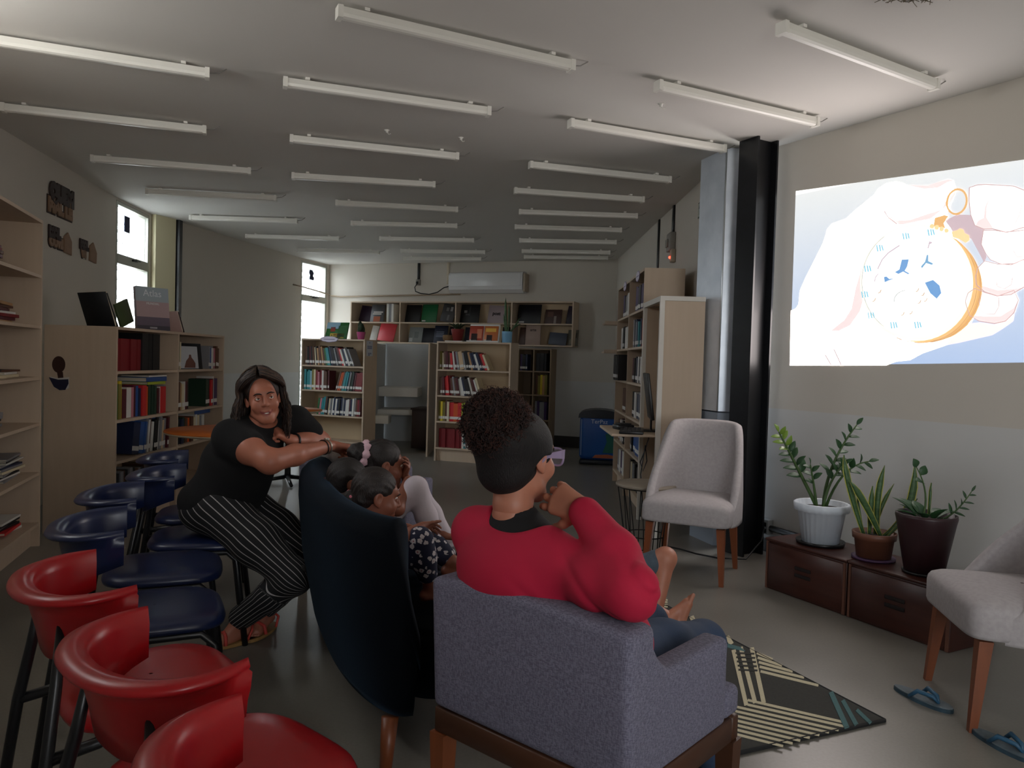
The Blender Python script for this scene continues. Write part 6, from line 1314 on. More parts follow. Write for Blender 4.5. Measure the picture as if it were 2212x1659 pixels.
# lilac glasses
M_gl = mat('translucent lilac frame', '#b3a2c6', .15, alpha=.55); M_lens = mat('clear lens', '#cfd0dc', .05, alpha=.25)
gl = []
for x in (-1, 1):
    ring = [Vector(P2H(x * (.036 + .029 * spow(math.cos(a), .7)), .112 - .004 * abs(math.cos(a)), .002 + .024 * spow(math.sin(a), .7)) - o2) for a in [2 * PI * i / 28 for i in range(28)]]
    mb = MB(); mb.tube(ring, .0035, 8, closed=True); g = mb.build('glasses_rim', M_gl, W2)
    mb = MB(); mb.add(ring, [tuple(range(28))]); mb.build('lens', M_lens, g)
    mb = MB(); q = [Vector(P2H(x * a, b, c) - o2) for a, b, c in ((.066, .110, .012), (.074, .085, .012), (.079, .02, .010), (.079, -.005, -.006))]
    vs = []
    for i, p in enumerate(q): hh = (.013, .011, .006, .004)[i]; u_ = Vector(fr2[2]) * hh; n_2 = Vector(fr2[0]) * .0022 * x; vs += [p - u_ - n_2, p + u_ - n_2, p + u_ + n_2, p - u_ + n_2]
    mb.add(vs, [(0, 1, 2, 3), (12, 15, 14, 13)] + [(4 * i + j, 4 * i + (j + 1) % 4, 4 * i + 4 + (j + 1) % 4, 4 * i + 4 + j) for i in range(3) for j in range(4)]); mb.build('glasses_temple', M_gl, W2)
mb = MB(); mb.tube([Vector(P2H(a, .112, .006 + .004 * (1 - (a / .008) ** 2)) - o2) for a in (-.009, 0, .009)], .003, 6); mb.build('glasses_bridge', M_gl, W2)
# ------------------------------------------------------------------ three girls in the sofa
fk = np.array((.90, .43, 0)); rk = np.array((.43, -.90, 0))
M_hk = hairmat('black tied hair', '#120d0d', '#1f1614'); M_hk2 = hairmat('dark brown tied hair', '#211511', '#130c0a')
def girl(name_label, hd, f, s, base, kneeR, kneeL, ankR, ankL, shirt_m, leg_m, bare_foot, bun, hairm, sk, arm=None, tie=None, lean=.05, face=True):
    t = thing('person', name_label, 'person', base); og = np.array(t.location); hd = np.array(hd); fr = frame(f, (0, 0, 1)); r, ff, u = fr; fh = np.array((ff[0], ff[1], 0)); fh /= np.linalg.norm(fh); rh = np.array((fh[1], -fh[0], 0))
    pelv = np.array((base[0], base[1], base[2] + .085)); nk = hd - u * .115 * s - ff * .03
    shl, shr = nk - rh * .115 * s - u * .045, nk + rh * .115 * s - u * .045
    S = SDF(); S.cap(nk - u * .03, hd - u * .06, .038 * s, .038 * s, .02); P = head_sdf(S, hd, fr, s, True, neck=nk); hsh = S.mesh(.0032)
    S = SDF(); hands = []
    for sgn, sh in ((1, shr), (-1, shl)):
        el, wr, hv, nv, tv = arm[0] if sgn > 0 else arm[1]; el = np.array(el); wr = np.array(wr); S.chain([sh, el], [.040 * s, .032 * s], .02); S.chain([el, wr], [.032 * s, .021 * s], .02); hands.append((wr, hv, nv, tv, el))
    S.chain([nk - u * .03, nk * .5 + pelv * .5, pelv], [.034 * s, .05 * s, .05 * s], .03); S.chain([shl, nk - u * .04, shr], [.03 * s] * 3, .02)
    for k_, a_ in ((kneeR, ankR), (kneeL, ankL)): S.chain([pelv, k_, a_], [.035 * s, .03 * s, .026 * s], .02)
    ash = S.mesh(.0055); shells = [hsh, ash]
    for wr, hv, nv, tv, el in hands:
        S = SDF(); S.cap(wr - (wr - el) * .15, wr, .022 * s, .020 * s, .015); hand_sdf(S, wr, hv, nv, tv, .72 * s, ((.5, .6, .4),) * 4, .06, .6, .3, .006); shells.append(S.mesh(.0034))
    S = SDF()
    for a_, k_ in ((ankR, kneeR), (ankL, kneeL)):
        a_ = np.array(a_); k_ = np.array(k_); S.cap(a_ + (k_ - a_) * .25, a_, .034 * s, .030 * s, .02); foot_sdf(S, a_, fh, (0, 0, 1), .72 * s, .010, bare_foot)
    fsh = S.mesh(.004)
    if bare_foot: shells.append(fsh)
    fig_mesh('body', shells, [sk], t)
    if not bare_foot: fig_mesh('sock', [fsh], [leg_m], t)
    if face: eyes(t, P, fr, s, (0, 0), 'child')
    S = SDF(); S.ell(pelv, (.125 * s, .11 * s, .10 * s), (rh, fh, (0, 0, 1)), .05); m_ = pelv * .5 + nk * .5; S.ell(m_ - fh * .01, (.118 * s, .09 * s, .15 * s), (rh, fh, (0, 0, 1)), .06); S.cap(shl, shr, .052 * s, None, .05)
    for sgn, sh in ((0, shr), (1, shl)): el = np.array(arm[sgn][0]); S.cap(sh, sh * .55 + el * .45, .054 * s, .050 * s, .03)
    S.ell(nk + u * .02, (.05 * s, .05 * s, .05 * s), None, .01, True)
    fig_mesh('shirt', [S.mesh(.007)], [shirt_m], t)
    S = SDF(); S.ell(pelv - np.array((0, 0, .01)), (.128 * s, .118 * s, .085 * s), (rh, fh, (0, 0, 1)), .05)
    for sg, k_, a_ in ((1, kneeR, ankR), (-1, kneeL, ankL)):
        k_ = np.array(k_); a_ = np.array(a_); h_ = pelv + rh * .06 * s * sg; e_ = a_ if not bare_foot else k_ + (a_ - k_) * .72; S.chain([h_, k_], [.072 * s, .054 * s], .04); S.chain([k_, k_ * .5 + e_ * .5, e_], [.054 * s, .050 * s, .040 * s if not bare_foot else .045 * s], .03)
    fig_mesh('leggings', [S.mesh(.006)], [leg_m], t)
    A = np.array(fr); S = SDF(); S.ell(P(0, -.020, .040), (.084 * s, .102 * s, .094 * s), A, .01); S.ell(P(0, -.07, -.03), (.062 * s, .045 * s, .05 * s), A, .03); S.ell(P(0, .098, -.030), (.082 * s, .082 * s, .100 * s), A, .012, True)
    for x in (-1, 1): S.ell(P(x * .086, .008, -.02), (.024 * s, .035 * s, .038 * s), A, .010, True)
    fig_mesh('hair', [S.mesh(.004, disp=lambda X, Y, Z: .0012 * np.sin(330 * (X * rh[0] + Y * rh[1]) + 4 * np.sin(50 * Z)))], [hairm], t)
    b0 = P(*bun[0]); b1 = P(*bun[1]); S = SDF(); S.cap(P(0, -.10, bun[0][2] * .8), b0, .02, .02, .015); S.chain([b0, b0 * .5 + b1 * .5, b1], [.022 * s, .034 * s, .014 * s] if bun[2] == 'tail' else [.04 * s, .05 * s, .042 * s], .02)
    fig_mesh('pony_tail' if bun[2] == 'tail' else 'bun', [S.mesh(.004, disp=lambda X, Y, Z: .003 * np.sin(140 * X) * np.sin(120 * Z + 60 * Y))], [hairm], t)
    if tie:
        c_, d_, R_, rr, m = tie; c_ = Vector(P(*c_)) - Vector(og); d_ = Vector(P(*d_) - hd).normalized(); a = d_.orthogonal().normalized(); b = d_.cross(a); mb = MB(); n = 32
        mb.tube([c_ + (a * math.cos(2 * PI * i / n) + b * math.sin(2 * PI * i / n)) * (R_ + (.004 * math.sin(i * PI / 2) if rr > .008 else 0)) for i in range(n)], [rr * (1 + .25 * math.sin(i * PI / 2)) for i in range(n)], 8, closed=True); mb.build('hair_tie', m, t)
    return t
def floral():
    m = bpy.data.materials.new('navy floral cloth'); m.use_nodes = True; nt = m.node_tree; b = nt.nodes['Principled BSDF']; b.inputs['Roughness'].default_value = .9; L = nt.links
    tc = nt.nodes.new('ShaderNodeTexCoord'); v = nt.nodes.new('ShaderNodeTexVoronoi'); v.inputs['Scale'].default_value = 38; L.new(tc.outputs['Object'], v.inputs['Vector'])
    v.inputs['Randomness'].default_value = .8
    n = nt.nodes.new('ShaderNodeTexNoise'); n.inputs['Scale'].default_value = 130; L.new(tc.outputs['Object'], n.inputs[0])
    ad = nt.nodes.new('ShaderNodeMath'); ad.operation = 'MULTIPLY_ADD'; ad.inputs[1].default_value = .45; L.new(n.outputs[0], ad.inputs[0]); L.new(v.outputs['Distance'], ad.inputs[2])
    cr = nt.nodes.new('ShaderNodeValToRGB'); cr.color_ramp.interpolation = 'CONSTANT'; E = cr.color_ramp.elements; E[0].position = 0; E[0].color = lin('#a0525f') + (1,); E[1].position = .30; E[1].color = lin('#c9c3c6') + (1,); e = E.new(.58); e.color = lin('#20243c') + (1,)
    L.new(ad.outputs[0], cr.inputs[0]); L.new(cr.outputs[0], b.inputs['Base Color']); return m
M_flo = floral(); M_wleg = mat('white leggings', '#cfc6cf', .85, bump=.08, bscale=80)
girl('girl with large pink scrunchie on her bun and white leggings, farthest in the sofa', (-.562, 3.40, .818), (.93, .36, -.10), .88, (-.66, 3.36, .405), (-.405, 3.31, .735), (-.42, 3.46, .70), (-.31, 3.33, .485), (-.28, 3.46, .49),
     mat('grey pink shirt', '#8f7f86', .9), M_wleg, False, ((0, -.115, .045), (0, -.15, .055), 'bun'), M_hk, M_skind,
     (((-.47, 3.22, .66), (-.445, 3.33, .765), (.9, .35, .1), (.1, .1, -1), (-.2, .9, .2)), ((-.45, 3.50, .70), (-.47, 3.41, .775), (.25, -.3, .6), (-.8, -.2, .3), (.2, .2, .9))), ((0, -.108, .045), (0, -1, .15), .046, .016, mat('pink fluffy band', '#d8b4c0', .9, bump=.4, bscale=60)))
girl('girl with small red hair tie, half hidden between the other two in the sofa', (-.660, 3.15, .775), (.93, .36, -.05), .80, (-.655, 3.14, .405), (-.42, 3.06, .56), (-.42, 3.16, .56), (-.28, 3.06, .475), (-.28, 3.17, .475),
     mat('pale blue shirt', '#8ea3ae', .9), mat('grey leggings', '#4a4a55', .9), False, ((-.02, -.105, .0), (-.03, -.15, -.05), 'tail'), M_hk, M_skind,
     (((-.60, 3.02, .60), (-.50, 3.04, .56), (.9, .3, 0), (0, 0, -1), (0, 1, 0)), ((-.66, 3.22, .60), (-.52, 3.18, .56), (.9, .3, 0), (0, 0, -1), (0, -1, 0))), ((-.022, -.112, -.008), (-.1, -1, -.5), .020, .006, mat('red elastic', '#b8333c', .7)))
girl('girl with pink hair tie and flowered leggings, nearest in the sofa', (-.500, 2.88, .772), (.93, .33, -.16), .84, (-.50, 2.80, .405), (-.315, 2.725, .645), (-.30, 2.88, .60), (-.275, 2.75, .475), (-.205, 2.83, .545),
     mat('pale pink sleeveless shirt', '#9d868c', .9), M_flo, True, ((0, -.108, -.01), (-.0, -.16, -.06), 'tail'), M_hk2, M_skind,
     (((-.375, 2.70, .66), (-.315, 2.78, .685), (.4, .8, -.2), (.5, -.2, -.8), (.6, .3, .6)), ((-.40, 2.98, .62), (-.25, 2.93, .62), (.9, .1, -.2), (0, -.5, -.8), (0, 1, 0))), ((0, -.116, -.018), (0, -1, -.5), .021, .007, mat('pink elastic', '#c96a78', .7)))
# ------------------------------------------------------------------ child lying back on the rug, only the legs in view
t = thing('person', 'barefoot child in grey shorts on the rug, only legs showing', 'person', (.40, 3.80, .013))
ok_ = np.array(t.location); S = SDF()
kA, aA = np.array((.785, 3.76, .345)), np.array((.735, 3.70, .10)); kB, aB = np.array((.60, 3.60, .175)), np.array((.775, 3.57, .105)); hA, hB = np.array((.44, 3.86, .115)), np.array((.42, 3.70, .115))
S.chain([kA * .84 + hA * .16, kA, aA], [.056, .050, .033], .03); S.chain([kB, aB], [.050, .034], .03); S.chain([kA, hA, np.array((.36, 3.78, .13)), np.array((.10, 3.71, .33)), np.array((.05, 3.70, .40))], [.04, .05, .06, .05, .035], .03); S.chain([kB, hB, np.array((.36, 3.78, .13))], [.04, .05, .05], .03); S.chain([np.array((.05, 3.88, .32)), np.array((.08, 3.71, .33)), np.array((.05, 3.55, .32))], [.03] * 3, .02); lsh = S.mesh(.005)
S = SDF(); foot_sdf(S, aA, (.9, .1, -.1), (0, 0, 1), .80, .010); foot_sdf(S, aB + np.array((.0, 0, .0)), (.30, .10, .92), (-.9, .0, .3), .90, .010); fsh = S.mesh(.0038)
S = SDF(); hk = np.array((.05, 3.70, .50)); frk = frame((.95, .1, .25), (-.2, 0, 1)); head_sdf(S, hk, frk, .9, True, neck=hk + np.array((.0, 0, -.13))); hsh = S.mesh(.006)
S = SDF(); S.chain([np.array((.05, 3.88, .32)), np.array((.05, 3.99, .14)), np.array((.12, 3.93, .04))], [.036, .03, .022], .02); S.chain([np.array((.05, 3.55, .32)), np.array((.02, 3.50, .14)), np.array((.10, 3.52, .04))], [.036, .03, .022], .02); a2 = S.mesh(.006)
fig_mesh('body', [lsh, fsh, hsh, a2], [M_skint], t)
S = SDF(); S.ell((.36, 3.78, .115), (.12, .13, .10), None, .05); S.chain([hA, hA * .14 + kA * .86], [.082, .068], .04); S.chain([hB, hB * .45 + kB * .55], [.080, .072], .04)
fig_mesh('shorts', [S.mesh(.006, disp=lambda X, Y, Z: .002 * np.sin(70 * X + 40 * Z))], [mat('grey blue cloth', '#4d5a66', .9, noise=.4, scale=60)], t)
S = SDF(); S.cap((.28, 3.76, .16), (.10, 3.71, .33), .105, .10, .05); S.cap((.06, 3.84, .34), (.06, 3.58, .34), .055, None, .05)
fig_mesh('shirt', [S.mesh(.008)], [mat('dark grey shirt', '#2c2f36', .9)], t)
S = SDF(); S.ell(hk + np.array((-.012, 0, .03)), (.09, .088, .088), frk, .02); S.ell(hk + frk[1] * .085 - frk[2] * .03, (.08, .08, .095), np.array(frk), .012, True); fig_mesh('hair', [S.mesh(.006)], [M_hk], t)
# ------------------------------------------------------------------ second grey armchair beyond the sofa
o = copy_tree(GA); o['label'] = 'second grey armchair partly hidden beyond the girls'; o['group'] = 'grey armchairs'; GA['group'] = 'grey armchairs'
th = math.atan2(.2, -.98); lx = Vector((math.cos(th), math.sin(th), 0)); c_ = Vector((-.54, 4.03, 0)) + lx * .31; o.location = c_; o.rotation_euler = (0, 0, th)
# ------------------------------------------------------------------ the projected picture (light thrown on the wall; flat layers)
def emat(name, col, k=1.0):
    m = mat('projected ' + name, col, .9, emit=EMIT * k); m.node_tree.nodes['Principled BSDF'].inputs['Base Color'].default_value = (.5, .48, .44, 1); return m
EMIT = 1.08
PK = {'skin': 8.0, 'skin2': 1.6, 'white': 1.35, 'cream': 1.25, 'blush2': 1.15}
PC = {'skin': '#fff3f0', 'skin2': '#fff3f0', 'blush': '#eccfd0', 'blush2': '#f0d6d4', 'gap': '#b59ca8', 'gold': '#d59a45', 'gold2': '#e2ac60', 'gold3': '#f3c98a', 'cream': '#fff0cf', 'white': '#fffef8', 'line': '#b08e92', 'brown': '#a8763e', 'grey': '#9aa3a6', 'mauve': '#b7a5b5', 'cyan': '#4fb4d2', 'blue': '#2b83c4', 'blue2': '#3f8fbe'}
m_bg = emat('background', '#c9ced6')
_nt = m_bg.node_tree; _b = _nt.nodes['Principled BSDF']; _tc = _nt.nodes.new('ShaderNodeTexCoord'); _sp = _nt.nodes.new('ShaderNodeSeparateXYZ'); _nt.links.new(_tc.outputs['Object'], _sp.inputs[0])
_cr = _nt.nodes.new('ShaderNodeValToRGB'); _mr = _nt.nodes.new('ShaderNodeMapRange'); _mr.inputs[1].default_value = 1.35; _mr.inputs[2].default_value = 2.5; _nt.links.new(_sp.outputs[2], _mr.inputs[0]); _nt.links.new(_mr.outputs[0], _cr.inputs[0])
for _p, _c in ((0, '#93aed6'), (.45, '#b9c3d8'), (.8, '#cacfda'), (1, '#d3d7d8')):
    _e = _cr.color_ramp.elements[0] if _p == 0 else (_cr.color_ramp.elements[1] if _p == 1 else _cr.color_ramp.elements.new(_p)); _e.position = _p; _e.color = lin(_c) + (1,)
_nt.links.new(_cr.outputs[0], _b.inputs['Emission Color'])
t = thing('projected_picture', 'bright projected cartoon picture of a hand holding a golden pocket watch', 'projection')
WO = Vector((PR0[0], PR0[1], 0)); WD = (Vector((PR1[0], PR1[1], 0)) - WO).normalized(); WN = Vector((-WD.y, WD.x, 0))  # WN points into the wall
def wp(s, z, d): p = WO + WD * s - WN * d; return (p.x, p.y, z)
PIC = [('picture_background','bg',[(0.277,1.325),(0.268,2.526),(2.25,2.4),(2.25,1.385)]),('hand_drawing','skin',[(0.277,1.325),(0.267,1.704),(0.307,1.717),(0.329,1.745),(0.336,1.839),(0.377,1.922),(0.45,2.046),(0.505,2.142),(0.524,2.195),(0.533,2.23),(0.569,2.262),(0.672,2.279),(0.74,2.326),(0.863,2.398),(0.89,2.432),(0.944,2.456),(1.008,2.454),(1.054,2.436),(1.081,2.418),(1.142,2.401),(1.21,2.392),(1.26,2.388),(1.292,2.404),(1.332,2.406),(1.36,2.391),(1.372,2.353),(1.372,2.314),(1.358,2.278),(1.325,2.204),(1.362,2.104),(1.489,1.857),(1.528,1.663),(1.48,1.556),(1.421,1.503),(1.364,1.464),(1.296,1.44),(1.222,1.415),(1.147,1.374),(1.059,1.364),(0.997,1.341)]),('hand_shade','blush',[(0.797,1.968),(0.789,1.915),(0.764,1.829),(0.74,1.698),(0.693,1.628),(0.592,1.558),(0.655,1.557),(0.735,1.591),(0.801,1.677),(0.842,1.824)]),('hand_shade','blush',[(0.948,2.281),(0.973,2.239),(1.029,2.193),(1.065,2.186),(1.236,2.197),(1.3,2.239),(1.218,2.228),(1.108,2.207),(1.019,2.216)]),('hand_shade','blush',[(1.3,2.239),(1.346,2.272),(1.372,2.314),(1.372,2.361),(1.348,2.318),(1.314,2.277)]),('hand_shade','blush',[(1.081,2.418),(1.21,2.392),(1.292,2.404),(1.332,2.406),(1.36,2.391),(1.325,2.39),(1.269,2.368),(1.186,2.377)]),('finger_gap','gap',[(1.319,2.173),(1.389,2.198),(1.466,2.183),(1.492,2.118),(1.545,2.091),(1.53,2.014),(1.559,1.942),(1.546,1.913),(1.513,1.977),(1.472,2.051),(1.37,2.103)]),('hand_shade','blush2',[(1.464,1.58),(1.539,1.586),(1.619,1.572),(1.715,1.625),(1.71,1.588),(1.663,1.552),(1.608,1.516),(1.528,1.498),(1.43,1.475),(1.364,1.464),(1.381,1.519)]),('finger','skin2',[(1.452,2.335),(1.496,2.342),(1.541,2.337),(1.614,2.319),(1.685,2.301),(1.73,2.274),(1.789,2.228),(1.796,2.076),(1.74,2.062),(1.654,2.064),(1.589,2.089),(1.537,2.096),(1.492,2.121),(1.466,2.183),(1.454,2.262)]),('finger','skin2',[(1.538,2.089),(1.596,2.081),(1.661,2.061),(1.739,2.077),(1.804,2.046),(1.809,1.931),(1.747,1.908),(1.69,1.886),(1.633,1.897),(1.582,1.925),(1.558,1.957),(1.53,2.014)]),('finger','skin2',[(1.517,1.885),(1.553,1.92),(1.619,1.897),(1.703,1.89),(1.747,1.908),(1.805,1.866),(1.796,1.788),(1.753,1.762),(1.697,1.729),(1.627,1.726),(1.56,1.752),(1.514,1.794),(1.508,1.84)]),('finger','skin2',[(1.458,1.704),(1.471,1.75),(1.508,1.775),(1.561,1.748),(1.627,1.724),(1.71,1.75),(1.733,1.697),(1.715,1.632),(1.675,1.589),(1.619,1.577),(1.538,1.593),(1.484,1.626)]),('hand_shade','blush',[(1.484,1.626),(1.538,1.593),(1.619,1.577),(1.675,1.589),(1.715,1.632),(1.733,1.697),(1.707,1.655),(1.646,1.616),(1.559,1.619)]),('hand_shade','blush',[(1.514,1.794),(1.56,1.752),(1.627,1.726),(1.697,1.729),(1.753,1.762),(1.709,1.758),(1.625,1.756),(1.552,1.783)]),('hand_shade','blush',[(1.492,2.121),(1.537,2.096),(1.589,2.089),(1.549,2.155),(1.547,2.216),(1.566,2.273),(1.539,2.217),(1.535,2.157),(1.505,2.146)]),('watch_case','gold',[(1.531,1.675),(1.517,1.639),(1.497,1.604),(1.473,1.573),(1.443,1.546),(1.41,1.522),(1.372,1.503),(1.331,1.489),(1.287,1.479),(1.241,1.476),(1.194,1.478),(1.146,1.486),(1.098,1.5),(1.051,1.519),(1.006,1.544),(0.963,1.575),(0.925,1.609),(0.891,1.649),(0.862,1.691),(0.84,1.736),(0.823,1.783),(0.814,1.83),(0.812,1.878),(0.818,1.923),(0.83,1.967),(0.849,2.008),(0.874,2.044),(0.905,2.076),(0.941,2.103),(0.981,2.125),(1.025,2.14),(1.071,2.15),(1.118,2.153),(1.166,2.151),(1.214,2.142),(1.261,2.129),(1.305,2.11),(1.348,2.087),(1.388,2.059),(1.423,2.028),(1.455,1.993),(1.483,1.957),(1.505,1.918),(1.523,1.878),(1.536,1.836),(1.543,1.795),(1.544,1.754),(1.541,1.714)]),('watch_case','gold2',[(1.509,1.685),(1.495,1.648),(1.475,1.614),(1.45,1.582),(1.421,1.554),(1.388,1.53),(1.351,1.511),(1.311,1.496),(1.268,1.487),(1.222,1.483),(1.176,1.485),(1.128,1.492),(1.081,1.506),(1.035,1.525),(0.991,1.55),(0.95,1.579),(0.913,1.614),(0.88,1.653),(0.852,1.695),(0.831,1.74),(0.815,1.786),(0.807,1.834),(0.805,1.881),(0.811,1.927),(0.823,1.97),(0.842,2.011),(0.867,2.048),(0.898,2.08),(0.933,2.107),(0.973,2.129),(1.016,2.145),(1.061,2.155),(1.107,2.159),(1.154,2.157),(1.201,2.149),(1.247,2.136),(1.291,2.117),(1.332,2.095),(1.371,2.067),(1.406,2.037),(1.437,2.003),(1.463,1.966),(1.485,1.927),(1.503,1.887),(1.514,1.846),(1.521,1.805),(1.522,1.764),(1.518,1.724)]),('watch_rim','cream',[(1.495,1.806),(1.494,1.764),(1.488,1.724),(1.477,1.684),(1.461,1.647),(1.44,1.612),(1.414,1.581),(1.384,1.553),(1.351,1.53),(1.313,1.511),(1.273,1.497),(1.23,1.489),(1.185,1.487),(1.139,1.49),(1.093,1.499),(1.048,1.515),(1.004,1.536),(0.962,1.562),(0.923,1.594),(0.888,1.631),(0.858,1.671),(0.834,1.715),(0.815,1.762),(0.803,1.809),(0.797,1.858),(0.798,1.906),(0.806,1.952),(0.82,1.996),(0.841,2.036),(0.868,2.073),(0.899,2.105),(0.935,2.131),(0.975,2.152),(1.017,2.167),(1.062,2.175),(1.107,2.178),(1.153,2.175),(1.198,2.165),(1.242,2.151),(1.284,2.131),(1.324,2.107),(1.36,2.078),(1.393,2.046),(1.422,2.01),(1.446,1.972),(1.466,1.932),(1.481,1.891),(1.49,1.849)]),('watch_dial','white',[(1.474,1.813),(1.474,1.773),(1.468,1.734),(1.457,1.696),(1.442,1.661),(1.422,1.628),(1.397,1.598),(1.368,1.572),(1.336,1.55),(1.3,1.532),(1.262,1.519),(1.221,1.511),(1.178,1.509),(1.134,1.512),(1.091,1.521),(1.047,1.536),(1.006,1.556),(0.966,1.582),(0.929,1.612),(0.896,1.647),(0.868,1.686),(0.844,1.728),(0.826,1.772),(0.815,1.817),(0.809,1.863),(0.81,1.908),(0.818,1.952),(0.832,1.994),(0.851,2.033),(0.876,2.067),(0.906,2.098),(0.94,2.123),(0.978,2.143),(1.018,2.157),(1.061,2.165),(1.104,2.168),(1.147,2.165),(1.191,2.156),(1.233,2.142),(1.273,2.123),(1.31,2.1),(1.345,2.073),(1.377,2.042),(1.404,2.008),(1.427,1.972),(1.446,1.934),(1.46,1.894),(1.47,1.854)]),('watch_crown','gold',[(1.261,2.197),(1.317,2.205),(1.338,2.194),(1.315,2.158),(1.325,2.129),(1.255,2.146)]),('watch_flourish','gold3',[(1.362,2.104),(1.393,2.108),(1.408,2.117),(1.428,2.107),(1.436,2.086),(1.46,2.072),(1.465,2.044),(1.443,2.031),(1.403,2.06),(1.371,2.071)]),('watch_bead','gold3',[(1.261,2.149),(1.258,2.142),(1.251,2.138),(1.243,2.139),(1.235,2.145),(1.232,2.153),(1.235,2.161),(1.242,2.165),(1.25,2.164),(1.258,2.158)]),('watch_bead','gold3',[(1.29,2.139),(1.287,2.131),(1.281,2.127),(1.272,2.128),(1.265,2.134),(1.262,2.143),(1.264,2.15),(1.271,2.154),(1.279,2.153),(1.287,2.147)]),('watch_bead','gold3',[(1.319,2.125),(1.316,2.118),(1.31,2.114),(1.301,2.115),(1.294,2.121),(1.291,2.129),(1.293,2.137),(1.3,2.141),(1.308,2.14),(1.316,2.134)]),('watch_bead','gold3',[(1.347,2.112),(1.345,2.105),(1.338,2.101),(1.33,2.102),(1.323,2.107),(1.32,2.116),(1.322,2.123),(1.329,2.127),(1.337,2.126),(1.344,2.12)]),('dial_shape','blue',[(1.071,1.975),(1.115,1.973),(1.106,1.93),(1.092,1.907),(1.123,1.889),(1.115,1.884),(1.083,1.903),(1.053,1.891),(1.03,1.904),(1.058,1.918)]),('dial_shape','blue',[(1.22,1.827),(1.269,1.839),(1.308,1.804),(1.32,1.76),(1.295,1.729),(1.256,1.763)]),('dial_shape','blue',[(0.96,1.88),(0.976,1.883),(0.995,1.866),(1.027,1.866),(0.991,1.856),(0.966,1.848)]),('dial_shape','blue2',[(1.225,1.988),(1.233,1.987),(1.235,1.951),(1.265,1.934),(1.259,1.926),(1.223,1.94),(1.199,1.912),(1.192,1.923),(1.216,1.949)]),('dial_shape','mauve',[(1.236,2.066),(1.258,2.055),(1.239,2.047),(1.234,2.024),(1.227,2.026)])]
